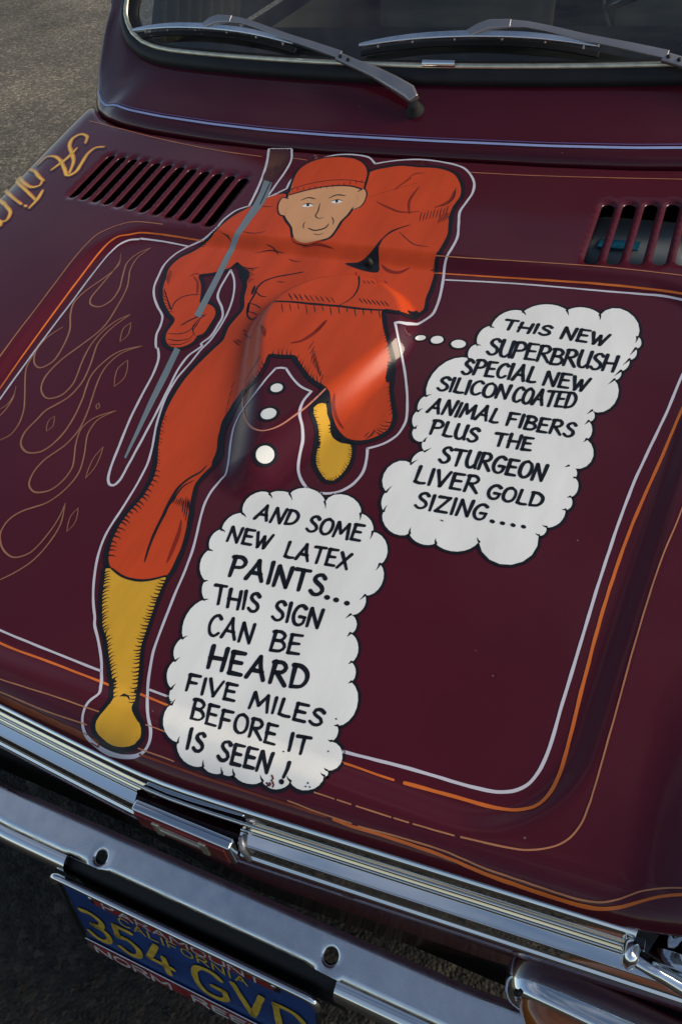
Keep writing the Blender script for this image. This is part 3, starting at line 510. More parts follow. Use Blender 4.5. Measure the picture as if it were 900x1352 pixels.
suit_outline,line,ink,1,1,9.7,1,:-342 105 -303 156 -250 185 -159 221 -92 222 -21 218 46 222 113 218 174 197 230 160 302 44 329 -60 318 -166 327 -267 348 -350 369 -434 368 -566 362 -646 387 -740 402 -860 407 -945 423 -1033 401 -1071 359 -1182 301 -1184 257 -1192 292 -1292 329 -1361 364 -1418 386 -1450 405 -1483 422 -1545 444 -1623 467 -1676 490 -1725 529 -1811 532 -1890 488 -1950 438 -1981 367 -1986 295 -1939 266 -1908 243 -1876 224 -1836 204 -1800 164 -1779 98 -1752 30 -1700 -36 -1640 -62 -1615 -136 -1625 -207 -1636 -200 -1694 -197 -1746 -204 -1793 -234 -1817 -266 -1833 -271 -1865 -279 -1908 -281 -1954 -279 -2005 -272 -2091 -240 -2171 -210 -2237 -210 -2296 -231 -2371 -238 -2431 -225 -2481 -206 -2534 -186 -2582 -166 -2630 -147 -2684 -131 -2736 -121 -2780 -116 -2823 -110 -2874 -114 -2917 -155 -2944 -188 -2961 -226 -2973 -303 -2976 -382 -2954 -426 -2911 -458 -2837 -470 -2788 -476 -2736 -475 -2691 -470 -2647 -461 -2601 -454 -2553 -456 -2496 -464 -2440 -485 -2377 -511 -2325 -542 -2269 -572 -2206 -600 -2143 -630 -2045 -640 -1987 -647 -1927 -650 -1865 -649 -1802 -640 -1727 -626 -1653 -611 -1590 -596 -1535 -583 -1482 -602 -1378 -595 -1297 -588 -1216 -636 -1108 -667 -1012 -730 -935 -834 -821 -851 -874 -877 -900 -945 -943 -1019 -976 -960 -1060 -910 -1155 -881 -1214 -823 -1216 -772 -1240 -735 -1291 -727 -1370 -729 -1457 -754 -1477 -753 -1523 -795 -1577 -861 -1590 -916 -1555 -951 -1491 -959 -1380 -1028 -1327 -1118 -1241 -1189 -1132 -1219 -1048 -1253 -944 -1239 -849 -1210 -806 -1177 -765 -1135 -690 -1100 -643 -1082 -567 -1069 -506 -1049 -448 -1021 -396 -990 -349 -942 -282 -895 -210 -821 -167 -800 -169 -748 -240 -676 -352 -612 -421 -544 -396 -481 -324 -421 -282 -360 -234 -321 -169 -322 -81 -340 22
suit_outline,fill,ink,1,1,0,0,:155 -1763 204 -1783 227 -1830 248 -1883 271 -1912 301 -1941 378 -1987 406 -2019 342 -2028 278 -1988 245 -1929 220 -1894 195 -1871 160 -1895 147 -1866 161 -1823
red_suit,fill,suit_red,2,1,0,0,:-342 105 -303 156 -250 185 -159 221 -92 222 -21 218 46 222 113 218 174 197 230 160 302 44 329 -60 318 -166 327 -267 348 -350 369 -434 368 -566 362 -646 387 -740 402 -860 407 -945 423 -1033 401 -1071 359 -1182 301 -1184 257 -1192 292 -1292 329 -1361 364 -1418 386 -1450 405 -1483 422 -1545 444 -1623 467 -1676 490 -1725 529 -1811 532 -1890 488 -1950 438 -1981 367 -1986 295 -1939 266 -1908 243 -1876 224 -1836 204 -1800 164 -1779 98 -1752 30 -1700 -36 -1640 -62 -1615 -136 -1625 -207 -1636 -200 -1694 -197 -1746 -204 -1793 -234 -1817 -266 -1833 -271 -1865 -279 -1908 -281 -1954 -279 -2005 -272 -2091 -240 -2171 -210 -2237 -210 -2296 -231 -2371 -238 -2431 -225 -2481 -206 -2534 -186 -2582 -166 -2630 -147 -2684 -131 -2736 -121 -2780 -116 -2823 -110 -2874 -114 -2917 -155 -2944 -188 -2961 -226 -2973 -303 -2976 -382 -2954 -426 -2911 -458 -2837 -470 -2788 -476 -2736 -475 -2691 -470 -2647 -461 -2601 -454 -2553 -456 -2496 -464 -2440 -485 -2377 -511 -2325 -542 -2269 -572 -2206 -600 -2143 -630 -2045 -640 -1987 -647 -1927 -650 -1865 -649 -1802 -640 -1727 -626 -1653 -611 -1590 -596 -1535 -583 -1482 -602 -1378 -595 -1297 -588 -1216 -636 -1108 -667 -1012 -730 -935 -834 -821 -851 -874 -877 -900 -945 -943 -1019 -976 -960 -1060 -910 -1155 -881 -1214 -823 -1216 -772 -1240 -735 -1291 -727 -1370 -729 -1457 -754 -1477 -753 -1523 -795 -1577 -861 -1590 -916 -1555 -951 -1491 -959 -1380 -1028 -1327 -1118 -1241 -1189 -1132 -1219 -1048 -1253 -944 -1239 -849 -1210 -806 -1177 -765 -1135 -690 -1100 -643 -1082 -567 -1069 -506 -1049 -448 -1021 -396 -990 -349 -942 -282 -895 -210 -821 -167 -800 -169 -748 -240 -676 -352 -612 -421 -544 -396 -481 -324 -421 -282 -360 -234 -321 -169 -322 -81 -340 22
head_outline,line,ink,3,1,6.4,1,:-596 -507 -690 -405 -736 -320 -759 -230 -778 -137 -813 -5 -822 123 -778 209 -701 261 -645 276 -586 281 -482 266 -402 213 -346 130 -321 36 -299 -65 -274 -172 -294 -265 -299 -336 -315 -408 -313 -494 -325 -571 -387 -607 -457 -629 -526 -613 -565 -563
face,fill,skin,4,1,0,0,:-596 -507 -690 -405 -736 -320 -759 -230 -778 -137 -813 -5 -822 123 -778 209 -701 261 -645 276 -586 281 -482 266 -402 213 -346 130 -321 36 -299 -65 -274 -172 -294 -265 -299 -336 -315 -408 -313 -494 -325 -571 -387 -607 -457 -629 -526 -613 -565 -563
:-754 -214 -798 -212 -801 -263 -771 -342 -732 -392 -698 -402 -700 -334
face_drawing,line,ink,5,1,1.7,0,:-758 -215 -798 -212 -801 -263 -771 -342 -732 -392 -701 -399
face,fill,skin,4,1,0,0,:-320 -86 -297 -55 -264 -89 -242 -168 -244 -250 -277 -280 -301 -176
face_drawing,line,ink,5,1,1.7,0,:-322 -86 -297 -55 -264 -89 -242 -168 -246 -244 -274 -273
cap,fill,suit_red,5,1,0,0,:-777 -179 -776 -128 -813 -5 -822 123 -778 209 -701 261 -645 276 -586 281 -482 266 -402 213 -346 130 -321 36 -308 -62 -385 -37 -478 -40 -531 -52 -584 -71 -634 -93 -683 -119 -738 -161
cap_drawing,line,ink,6,1,2.4,0,:-777 -185 -729 -152 -682 -121 -634 -94 -584 -71 -531 -52 -478 -40 -385 -37 -306 -62
cap_drawing,line,ink,6,1,1.3,0,:-782 -115 -700 -52 -611 -8 -558 10 -504 22 -411 27 -315 8
cap_drawing,line,ink,6,0,1.0,0,both:-782 -102 -769 -135
:-744 -92 -731 -125
:-706 -83 -693 -116
:-668 -74 -656 -107
:-630 -65 -618 -98
:-593 -56 -581 -89
:-555 -46 -544 -79
:-520 -32 -509 -65
:-485 -17 -474 -50
:-451 -3 -439 -36
:-416 12 -405 -21
:-381 27 -370 -7
:-346 41 -336 8
face_drawing,line,ink,5,1,2.4,0,both:-664 -228 -626 -192 -569 -200
:-488 -184 -448 -142 -384 -142
eye,fill,bubble_white,5,1,0,0,:-632 -282 -602 -252 -553 -265 -585 -291
face_drawing,line,ink,6,1,1.5,0,both:-632 -282 -602 -252 -553 -265
eye,fill,bubble_white,5,1,0,0,:-459 -220 -427 -191 -380 -200 -411 -229
face_drawing,line,ink,6,1,1.5,0,both:-459 -220 -427 -191 -380 -200
face_drawing,fill,ink,6,1,0,0,:-608 -259 -590 -255 -579 -279 -594 -284
:-434 -197 -417 -193 -406 -218 -421 -223
face_drawing,line,ink,5,1,1.6,0,both:-521 -239 -499 -327 -495 -373 -461 -396 -435 -379
face_drawing,line,ink,5,1,2.5,0,both:-493 -498 -438 -515 -384 -483 -376 -437
face_drawing,line,ink,5,1,1.3,0,both:-435 -548 -399 -554 -372 -533
face_drawing,line,ink,5,1,1.2,0,both:-538 -438 -531 -481 -514 -508
:-389 -366 -359 -406 -346 -447
ink_drawing,line,ink,3,1,3.3,0,soft:-381 -1242 -298 -1231 -235 -1225 -163 -1223 -101 -1219 -35 -1215 26 -1211 94 -1211 156 -1209 212 -1204 266 -1196
ink_drawing,line,ink,3,1,1.9,0,both:-65 -791 50 -1004 65 -1088 53 -1150 13 -1207
ink_drawing,line,ink,3,1,0.9,0,both:-314 -1247 -271 -1319
:-267 -1242 -231 -1299
:-219 -1238 -192 -1279
:-172 -1233 -132 -1305
:-126 -1229 -92 -1285
:-80 -1225 -53 -1266
:-34 -1220 5 -1292
:12 -1216 44 -1272
:57 -1212 82 -1252
:102 -1207 139 -1278
:147 -1203 177 -1258
:191 -1199 215 -1239
:235 -1194 270 -1264
ink_drawing,line,ink,3,1,1.5,0,both:-312 -1160 -263 -1212
:-280 -1158 -227 -1208
:-248 -1157 -201 -1207
:-216 -1156 -164 -1203
ink_drawing,line,ink,3,1,0.9,0,both:-184 -1154 -139 -1202
:-153 -1153 -103 -1198
:-122 -1152 -78 -1197
:-90 -1150 -42 -1194
:-59 -1149 -17 -1192
ink_drawing,line,ink,3,1,1.2,0,both:96 -1129 137 -1167
:121 -1129 162 -1167
:145 -1128 186 -1167
:170 -1128 210 -1166
:194 -1128 234 -1166
:219 -1127 259 -1165
:243 -1127 282 -1165
ink_drawing,line,ink,3,1,0.8,0,both:62 -985 92 -1010
:85 -980 116 -1006
:109 -976 139 -1001
:128 -960 162 -997
:101 -840 176 -968
ink_drawing,line,ink,3,1,0.9,0,both:126 -836 157 -862
ink_drawing,fill,ink,3,1,0,0,:-158 -729 -80 -705 -34 -656 -15 -620 -4 -565 39 -465 87 -410 118 -378 89 -401 47 -444 14 -518 16 -617 41 -687 66 -774 -4 -778 -83 -759
ink_drawing,line,ink,3,1,2.4,0,both:-5 -577 12 -514 35 -455 77 -413 124 -377
ink_drawing,line,ink,3,1,1.6,0,both:277 28 295 -77 271 -152 211 -183
ink_drawing,line,suit_shade,3,1,3.1,0,both:279 1 281 -106 252 -152 214 -193
ink_drawing,line,ink,3,1,1.5,0,both:-51 108 -22 146 31 163
ink_drawing,line,ink,3,1,0.9,0,both:-231 -139 -224 -124
:-212 -126 -206 -111
:-194 -112 -187 -98
:-175 -99 -169 -85
:-156 -86 -150 -71
:-138 -73 -131 -58
:-119 -59 -113 -45
:-100 -46 -94 -31
:-82 -33 -75 -18
:-63 -20 -57 -5
:-44 -6 -38 8
:-26 7 -19 22
:-7 20 -1 35
:12 34 18 48
ink_drawing,line,ink,3,1,0.7,0,both:-244 -214 -237 -202
:-225 -203 -217 -192
:-205 -193 -198 -181
:-186 -182 -178 -170
:-166 -172 -159 -160
:-147 -161 -139 -149
:-127 -150 -120 -139
:-108 -140 -100 -128
:-88 -129 -81 -118
ink_drawing,line,ink,3,1,1.5,0,both:-92 -37 -92 -15
:-84 -21 -84 3
:-77 -4 -77 21
:-69 12 -70 38
:-61 28 -63 56
:-54 44 -56 74
:-46 61 -49 91
:-38 77 -41 109
ink_drawing,line,ink,3,1,1.0,0,both:150 -241 168 -341
:172 -243 185 -331
:185 -221 202 -321
:206 -223 219 -311
:219 -200 236 -300
:241 -203 253 -290
:254 -180 270 -280
:275 -182 287 -270
:288 -160 304 -260
ink_drawing,line,ink,3,1,0.9,0,both:273 -250 283 -349
:283 -243 292 -338
:294 -236 301 -326
:304 -230 309 -315
:314 -223 318 -304
:325 -217 327 -292
ink_drawing,line,suit_shade,3,1,4.8,0,both:62 -706 125 -752 187 -755 233 -705
ink_drawing,line,suit_shade,3,1,3.6,0,both:-12 -1332 -25 -1404 -42 -1448
ink_drawing,line,ink,3,1,1.8,0,both:-827 -825 -774 -860 -727 -866 -669 -849
ink_drawing,fill,ink,3,1,0,0,:-827 -834 -771 -867 -726 -881 -693 -929 -681 -988 -670 -1029 -722 -951
ink_drawing,line,ink,3,1,1.3,0,both:-736 -874 -675 -868
:-728 -889 -681 -885
:-721 -904 -686 -902
:-713 -918 -660 -913
:-706 -933 -666 -930
:-699 -948 -671 -947
:-691 -962 -646 -958
:-684 -977 -651 -975
:-677 -991 -657 -991
ink_drawing,line,ink,3,1,2.5,0,soft:-377 -846 -446 -880 -526 -919 -577 -966 -592 -1025 -582 -1082 -576 -1156 -559 -1226 -527 -1277 -491 -1291 -478 -1268
ink_drawing,line,ink,3,1,1.6,0,soft:-578 -1065 -534 -1094 -502 -1092
:-563 -1165 -524 -1175 -488 -1194
ink_drawing,line,ink,3,1,1.4,0,soft:-546 -1232 -515 -1238 -486 -1248
ink_drawing,line,ink,3,1,3.5,0,soft:-614 -1017 -599 -1085
ink_drawing,line,ink,3,1,3.3,0,soft:-580 -1165 -549 -1241
ink_drawing,line,ink,3,1,1.5,0,both:-498 -953 -448 -955
ink_drawing,line,ink,3,1,1.8,0,both:-1029 -1307 -1042 -1237 -1024 -1188 -982 -1160 -918 -1146
ink_drawing,line,ink,3,1,1.4,0,both:-947 -1493 -873 -1485 -828 -1455 -806 -1384
:-924 -1536 -844 -1536 -788 -1504 -782 -1467
:-894 -1574 -817 -1562 -772 -1511
ink_drawing,line,ink,3,1,1.5,0,both:-786 -1295 -812 -1350 -818 -1406 -794 -1453 -766 -1478
ink_drawing,line,ink,3,1,2.3,0,both:-898 -1420 -869 -1372 -834 -1333 -794 -1305
ink_drawing,line,ink,3,1,1.4,0,both:-902 -1402 -874 -1406
ink_drawing,line,ink,3,1,1.2,0,both:-800 -1439 -805 -1352
ink_drawing,line,ink,3,1,0.9,0,both:-1181 -1131 -1129 -1192
:-1166 -1149 -1115 -1207
:-1151 -1168 -1101 -1221
:-1136 -1186 -1087 -1236
:-1121 -1204 -1073 -1251
:-1107 -1222 -1059 -1265
:-1092 -1240 -1045 -1280
:-1078 -1258 -1032 -1294
:-1063 -1276 -1018 -1308
ink_drawing,line,ink,3,1,0.8,0,both:-1229 -1031 -1168 -1093
:-1231 -1017 -1174 -1073
:-1234 -1003 -1181 -1053
:-1237 -989 -1187 -1032
:-1240 -975 -1194 -1012
:-1243 -961 -1201 -991
ink_drawing,line,suit_shade,3,1,3.0,0,both:-1048 -996 -995 -1039 -940 -1143
ink_drawing,line,ink,3,1,1.4,0,both:-1077 -1003 -1050 -968 -1015 -971
ink_drawing,line,ink,3,1,0.9,0,both:-1088 -609 -1102 -550
:-1076 -610 -1080 -569
ink_drawing,line,ink,3,1,0.8,0,both:-1064 -612 -1058 -588
:-1053 -614 -1036 -605
:-1041 -615 -1018 -618
:-1029 -617 -1001 -630
:-1018 -618 -984 -641
:-1007 -620 -968 -651
:-995 -621 -952 -662
ink_drawing,line,ink,3,1,1.3,0,both:-940 -313 -883 -318 -816 -313
ink_drawing,line,suit_shade,3,1,2.8,0,both:-509 -1383 -475 -1393
:-493 -1404 -406 -1462
:-524 -1471 -465 -1504
:-511 -1461 -465 -1482
ink_drawing,line,suit_shade,3,1,4.5,0,both:-359 -1428 -311 -1475 -290 -1509
ink_drawing,line,ink,3,1,1.6,0,both:-759 -723 -672 -690 -567 -698
ink_drawing,line,ink,3,1,1.3,0,both:-711 -656 -654 -672 -596 -717
ink_drawing,line,ink,3,1,1.2,0,both:-924 -586 -814 -594 -750 -566
ink_drawing,line,ink,3,1,1.3,0,both:-522 -742 -464 -760 -432 -750
ink_drawing,line,suit_shade,3,1,3.1,0,both:-166 -177 -73 -225 13 -260 76 -257 135 -243
:48 13 39 -70 39 -151 83 -276
ink_drawing,line,suit_shade,3,1,3.0,0,both:-460 -652 -367 -630 -264 -643
ink_drawing,line,ink,3,1,1.2,0,both:82 -453 148 -511 211 -555 305 -564
ink_drawing,line,suit_shade,3,1,4.4,0,both:-6 -1331 -20 -1402 -46 -1462 -78 -1508 -126 -1533
ink_drawing,line,suit_shade,3,1,3.6,0,both:-360 -1423 -315 -1474 -287 -1515
ink_drawing,line,suit_shade,3,1,3.5,0,both:-249 -1649 -255 -1689 -266 -1722 -293 -1780
ink_drawing,line,ink,3,1,0.8,0,both:-9 -1494 -13 -1564
:10 -1527 11 -1592
:29 -1560 35 -1621
:47 -1592 58 -1648
:66 -1624 81 -1676
:84 -1656 104 -1703
:102 -1687 127 -1730
ink_drawing,line,ink,3,1,0.7,0,both:14 -1554 42 -1650
:34 -1580 60 -1667
:54 -1606 77 -1684
:74 -1631 94 -1701
:94 -1657 111 -1717
:114 -1682 128 -1734
:133 -1707 145 -1750
ink_drawing,line,suit_shade,3,1,3.3,0,both:227 -1794 240 -1847 271 -1889 325 -1934
ink_drawing,line,ink,3,1,1.6,0,both:474 -1901 472 -1937 453 -1968
ink_drawing,line,ink,3,1,1.0,0,both:454 -1922 441 -1962
ink_drawing,line,ink,3,1,3.3,0,both:-237 -2314 -249 -2358 -279 -2397 -306 -2460 -308 -2528 -304 -2576 -299 -2614 -297 -2623 -293 -2668 -286 -2727 -278 -2772 -268 -2815 -249 -2881
ink_drawing,line,ink,3,1,1.8,0,both:-254 -2410 -287 -2453 -295 -2511 -296 -2573
ink_drawing,line,ink,3,1,1.0,0,both:-290 -2521 -288 -2560
:-278 -2525 -275 -2562
:-267 -2529 -263 -2564
:-265 -2515 -250 -2566
:-254 -2518 -238 -2568
:-243 -2522 -225 -2571
:-241 -2508 -213 -2573
:-230 -2512 -201 -2575
:-219 -2516 -188 -2577
ink_drawing,line,ink,3,1,1.1,0,both:-243 -2531 -214 -2595
:-230 -2528 -212 -2571 -195 -2613
:-218 -2524 -197 -2579 -176 -2632
:-205 -2521 -181 -2586 -158 -2650
ink_drawing,line,suit_shade,3,1,3.8,0,both:-198 -2633 -174 -2696 -158 -2774 -151 -2815 -145 -2856
ink_drawing,line,ink,3,1,0.7,0,both:-367 -1763 -361 -1816
:-350 -1821 -342 -1873
:-334 -1878 -323 -1929
:-318 -1934 -304 -1984
:-302 -1990 -285 -2037
:-286 -2044 -267 -2090
ink_drawing,line,ink,3,1,0.9,0,end:-630 -2067 -611 -2074 -599 -2082
:-624 -2086 -604 -2093 -592 -2102
:-616 -2114 -599 -2119 -589 -2126
:-609 -2135 -591 -2141 -580 -2149
:-597 -2163 -575 -2168 -559 -2176
:-588 -2184 -571 -2187 -561 -2192
ink_drawing,line,ink,3,1,0.8,0,end:-574 -2212 -553 -2216 -539 -2224
:-565 -2233 -546 -2236 -533 -2243
:-557 -2250 -541 -2253 -532 -2258
:-543 -2279 -527 -2281 -518 -2285
:-533 -2298 -515 -2300 -503 -2306
:-522 -2318 -506 -2320 -497 -2325
:-511 -2339 -492 -2341 -479 -2348
:-501 -2357 -483 -2359 -471 -2365
:-492 -2376 -477 -2377 -468 -2381
ink_drawing,line,ink,3,1,1.6,0,end:-482 -2406 -462 -2403 -446 -2407
:-472 -2435 -450 -2432 -432 -2437
:-469 -2459 -443 -2462 -422 -2471
:-466 -2486 -446 -2488 -430 -2495
:-463 -2518 -440 -2520 -421 -2529
:-461 -2547 -435 -2549 -414 -2559
:-462 -2562 -434 -2570 -412 -2583
:-467 -2590 -438 -2598 -417 -2611
:-471 -2611 -440 -2619 -416 -2634
:-474 -2633 -446 -2640 -424 -2654
:-477 -2656 -457 -2660 -443 -2668
:-479 -2681 -459 -2685 -445 -2692
:-481 -2702 -451 -2707 -428 -2720
:-482 -2720 -455 -2725 -435 -2736
:-480 -2753 -451 -2753 -427 -2761
:-476 -2774 -457 -2774 -444 -2778
:-471 -2798 -446 -2798 -424 -2805
:-466 -2828 -446 -2827 -430 -2833
ink_drawing,line,ink,3,1,1.5,0,end:-457 -2853 -437 -2847 -420 -2849
:-448 -2872 -429 -2866 -413 -2868
:-435 -2899 -414 -2893 -394 -2895
ink_drawing,line,ink,3,1,1.0,0,end:315 -1310 311 -1329 303 -1338
ink_drawing,line,ink,3,1,0.9,0,end:329 -1339 325 -1357 318 -1365
:340 -1361 336 -1379 329 -1387
:352 -1385 348 -1400 342 -1407
:359 -1400 355 -1416 349 -1424
:370 -1420 366 -1438 360 -1448
:379 -1434 376 -1448 371 -1455
:386 -1445 383 -1459 379 -1467
:394 -1456 390 -1471 385 -1479
:402 -1470 398 -1488 391 -1500
:409 -1480 403 -1493 398 -1499
:414 -1499 406 -1516 397 -1526
:419 -1518 410 -1536 401 -1545
:426 -1542 418 -1558 409 -1565
:432 -1562 424 -1578 415 -1584
:438 -1581 430 -1596 422 -1600
:447 -1611 438 -1627 428 -1633
:456 -1635 451 -1651 443 -1658
:464 -1654 458 -1671 451 -1678
:474 -1676 468 -1691 462 -1696
:482 -1696 476 -1715 467 -1723
:497 -1730 492 -1744 486 -1749
:506 -1752 501 -1768 495 -1774
:518 -1779 513 -1793 508 -1798
ink_drawing,line,ink,3,1,1.0,0,end:510 -1925 490 -1918 477 -1907
:519 -1911 495 -1903 477 -1888
:526 -1888 504 -1892 485 -1886
:529 -1867 505 -1871 484 -1865
:532 -1842 511 -1845 494 -1840
:-178 -1640 -190 -1617 -193 -1602
:-148 -1635 -164 -1604 -168 -1579
:-129 -1632 -145 -1599 -149 -1573
:-103 -1629 -118 -1598 -122 -1574
:-84 -1626 -97 -1599 -100 -1579
ink_drawing,line,ink,3,1,0.9,0,end:-40 -1642 -45 -1618 -43 -1603
:-15 -1665 -20 -1643 -18 -1630
:4 -1682 -4 -1648 0 -1624
ink_drawing,line,ink,3,1,0.8,0,end:26 -1702 20 -1675 23 -1656
:43 -1715 35 -1692 36 -1676
:59 -1728 49 -1695 50 -1671
:83 -1746 74 -1716 75 -1695
:99 -1759 92 -1736 93 -1720
:107 -1761 92 -1735 87 -1715
:130 -1771 113 -1740 107 -1714
:155 -1781 141 -1757 137 -1737
ink_drawing,line,ink,3,1,0.9,0,end:-244 -1834 -264 -1807 -269 -1793
:-229 -1826 -250 -1798 -255 -1782
:-215 -1817 -232 -1794 -237 -1781
:-204 -1808 -222 -1782 -228 -1767
:-195 -1791 -216 -1770 -225 -1755
:-194 -1772 -210 -1756 -216 -1745
:-193 -1746 -208 -1731 -213 -1722
:-193 -1720 -211 -1702 -220 -1688
:-260 -1861 -281 -1834 -287 -1817
:-255 -1852 -272 -1830 -276 -1818
:-251 -1843 -272 -1816 -278 -1800
:-245 -1834 -269 -1802 -277 -1783
:-239 -1824 -264 -1792 -271 -1772
:-233 -1814 -251 -1788 -256 -1775
:-226 -1803 -245 -1778 -250 -1764
:-221 -1793 -243 -1763 -249 -1745
ink_drawing,line,ink,3,1,1.0,0,end:-1176 -1154 -1151 -1163 -1135 -1175
:-1164 -1174 -1143 -1182 -1132 -1191
:-1152 -1194 -1122 -1205 -1102 -1220
:-1136 -1219 -1110 -1229 -1092 -1242
:-1107 -1257 -1088 -1255 -1073 -1260
:-1083 -1279 -1064 -1277 -1051 -1282
:-1062 -1299 -1040 -1297 -1021 -1303
:-1038 -1321 -1018 -1319 -1002 -1324
boot_outline,line,ink,1,1,6.9,1,:-155 -2944 -189 -2960 -226 -2973 -303 -2976 -382 -2954 -407 -2962 -383 -3009 -358 -3060 -333 -3103 -304 -3148 -277 -3189 -250 -3223 -219 -3248 -190 -3280 -160 -3317 -130 -3351 -102 -3384 -76 -3414 -47 -3447 -10 -3497 -14 -3541 -26 -3587 -14 -3615 26 -3631 72 -3639 122 -3633 165 -3614 178 -3588 164 -3558 131 -3531 95 -3503 74 -3471 51 -3434 33 -3398 14 -3359 -6 -3320 -26 -3283 -43 -3246 -59 -3181 -68 -3145 -76 -3107 -86 -3068 -95 -3029 -104 -2966 -111 -2924
front_boot,fill,boot_yellow,2,1,0,0,:-155 -2944 -189 -2960 -226 -2973 -303 -2976 -382 -2954 -407 -2962 -383 -3009 -358 -3060 -333 -3103 -304 -3148 -277 -3189 -250 -3223 -219 -3248 -190 -3280 -160 -3317 -130 -3351 -102 -3384 -76 -3414 -47 -3447 -10 -3497 -14 -3541 -26 -3587 -14 -3615 26 -3631 72 -3639 122 -3633 165 -3614 178 -3588 164 -3558 131 -3531 95 -3503 74 -3471 51 -3434 33 -3398 14 -3359 -6 -3320 -26 -3283 -43 -3246 -59 -3181 -68 -3145 -76 -3107 -86 -3068 -95 -3029 -104 -2966 -111 -2924
ink_drawing,line,ink,4,1,2.5,0,soft:-382 -2954 -303 -2976 -226 -2973 -188 -2961 -155 -2944 -115 -2917
ink_drawing,line,ink,3,1,1.6,0,end:-400 -2986 -389 -2972 -375 -2967
:-393 -2999 -382 -2985 -369 -2980
:-387 -3011 -375 -2996 -360 -2991
:-380 -3025 -367 -3010 -350 -3003
:-374 -3038 -361 -3024 -346 -3018
:-365 -3056 -351 -3040 -334 -3034
:-359 -3065 -349 -3049 -334 -3042
:-351 -3079 -340 -3062 -324 -3055
:-342 -3094 -333 -3080 -320 -3074
:-332 -3110 -321 -3093 -305 -3085
:-324 -3124 -314 -3110 -302 -3104
:-312 -3143 -303 -3128 -289 -3121
:-304 -3156 -295 -3138 -282 -3129
:-292 -3172 -283 -3154 -269 -3144
:-284 -3182 -277 -3167 -266 -3160
:-275 -3194 -267 -3177 -254 -3168
:-264 -3210 -258 -3196 -248 -3190
:-253 -3225 -244 -3208 -231 -3199
:-244 -3236 -236 -3219 -222 -3210
:-223 -3250 -228 -3229 -224 -3214
:-213 -3261 -207 -3245 -197 -3237
:-200 -3276 -194 -3257 -181 -3247
ink_drawing,line,ink,3,1,1.5,0,end:-190 -3288 -185 -3274 -177 -3267
:-182 -3297 -176 -3281 -165 -3273
:-171 -3309 -166 -3296 -158 -3289
:-158 -3325 -152 -3308 -141 -3299
:-146 -3338 -140 -3321 -129 -3312
:-137 -3349 -132 -3336 -124 -3329
:-126 -3362 -121 -3348 -112 -3340
:-117 -3372 -111 -3355 -98 -3345
:-105 -3386 -100 -3370 -89 -3362
:-95 -3399 -88 -3384 -77 -3375
:-82 -3415 -75 -3398 -63 -3389
:-70 -3428 -66 -3413 -57 -3406
:-59 -3440 -57 -3423 -48 -3415
:-47 -3453 -43 -3438 -33 -3432
:-31 -3472 -28 -3458 -20 -3451
ink_drawing,line,ink,3,1,1.4,0,end:-17 -3490 -13 -3475 -5 -3469
ink_drawing,line,ink,3,1,1.6,0,end:-103 -2939 -122 -2943 -137 -2941
:-100 -2954 -119 -2959 -135 -2957
:-98 -2970 -117 -2975 -134 -2972
:-96 -2985 -115 -2990 -132 -2987
:-93 -3004 -111 -3009 -126 -3006
:-90 -3022 -113 -3028 -133 -3024
:-89 -3033 -106 -3038 -121 -3037
:-86 -3046 -104 -3052 -120 -3051
:-82 -3063 -101 -3070 -120 -3068
:-77 -3081 -97 -3088 -116 -3086
:-74 -3096 -91 -3102 -107 -3101
:-71 -3109 -88 -3115 -104 -3114
:-68 -3122 -90 -3129 -110 -3127
:-65 -3135 -81 -3140 -95 -3139
:-61 -3152 -82 -3159 -102 -3157
:-58 -3166 -76 -3172 -92 -3171
:-53 -3184 -71 -3190 -86 -3190
ink_drawing,line,ink,3,1,1.5,0,end:-50 -3198 -66 -3204 -81 -3203
:-47 -3210 -67 -3218 -87 -3217
:-43 -3225 -59 -3231 -72 -3230
:-38 -3242 -56 -3249 -72 -3248
:-33 -3255 -50 -3267 -69 -3270
:-26 -3269 -39 -3278 -52 -3280
:-21 -3280 -35 -3289 -48 -3291
:-15 -3292 -30 -3302 -46 -3305
:-8 -3307 -24 -3317 -40 -3319
:1 -3324 -15 -3335 -31 -3338
:10 -3341 -8 -3352 -26 -3355
:17 -3356 3 -3366 -11 -3368
:24 -3370 11 -3379 -3 -3382
:32 -3385 19 -3394 5 -3396
:41 -3404 24 -3415 6 -3417
:49 -3421 34 -3432 18 -3434
:58 -3437 45 -3448 30 -3450
ink_drawing,line,ink,3,1,1.4,0,end:69 -3453 58 -3463 45 -3465
:77 -3466 65 -3478 49 -3480
ink_drawing,fill,ink,3,1,0,0,:0 -3471 6 -3450 30 -3451 52 -3472 29 -3460 13 -3465
ink_drawing,line,ink,3,1,1.9,0,both:73 -3471 86 -3497 124 -3526 146 -3541
boot_outline,line,ink,1,1,8.0,1,:167 -1912 177 -1886 208 -1862 227 -1899 251 -1925 272 -1972 300 -2002 350 -2021 396 -2020 422 -2072 431 -2132 422 -2196 399 -2239 365 -2243 319 -2209 277 -2160 250 -2079 237 -2036 224 -1999 195 -1955 176 -1938
rear_boot,fill,boot_yellow,2,1,0,0,:167 -1912 177 -1886 208 -1862 227 -1899 251 -1925 272 -1972 300 -2002 350 -2021 396 -2020 422 -2072 431 -2132 422 -2196 399 -2239 365 -2243 319 -2209 277 -2160 250 -2079 237 -2036 224 -1999 195 -1955 176 -1938
ink_drawing,line,ink,3,1,0.7,0,end:166 -1925 180 -1918 189 -1918
:169 -1934 179 -1929 184 -1929
:176 -1945 185 -1935 192 -1932
:184 -1953 195 -1941 204 -1936
:195 -1965 204 -1958 210 -1956
:201 -1974 213 -1965 221 -1962
:206 -1981 216 -1973 222 -1972
:213 -1991 224 -1983 232 -1981
:218 -1999 230 -1991 238 -1989
:222 -2008 235 -2004 244 -2006
:225 -2018 239 -2015 248 -2017
:229 -2032 240 -2029 247 -2031
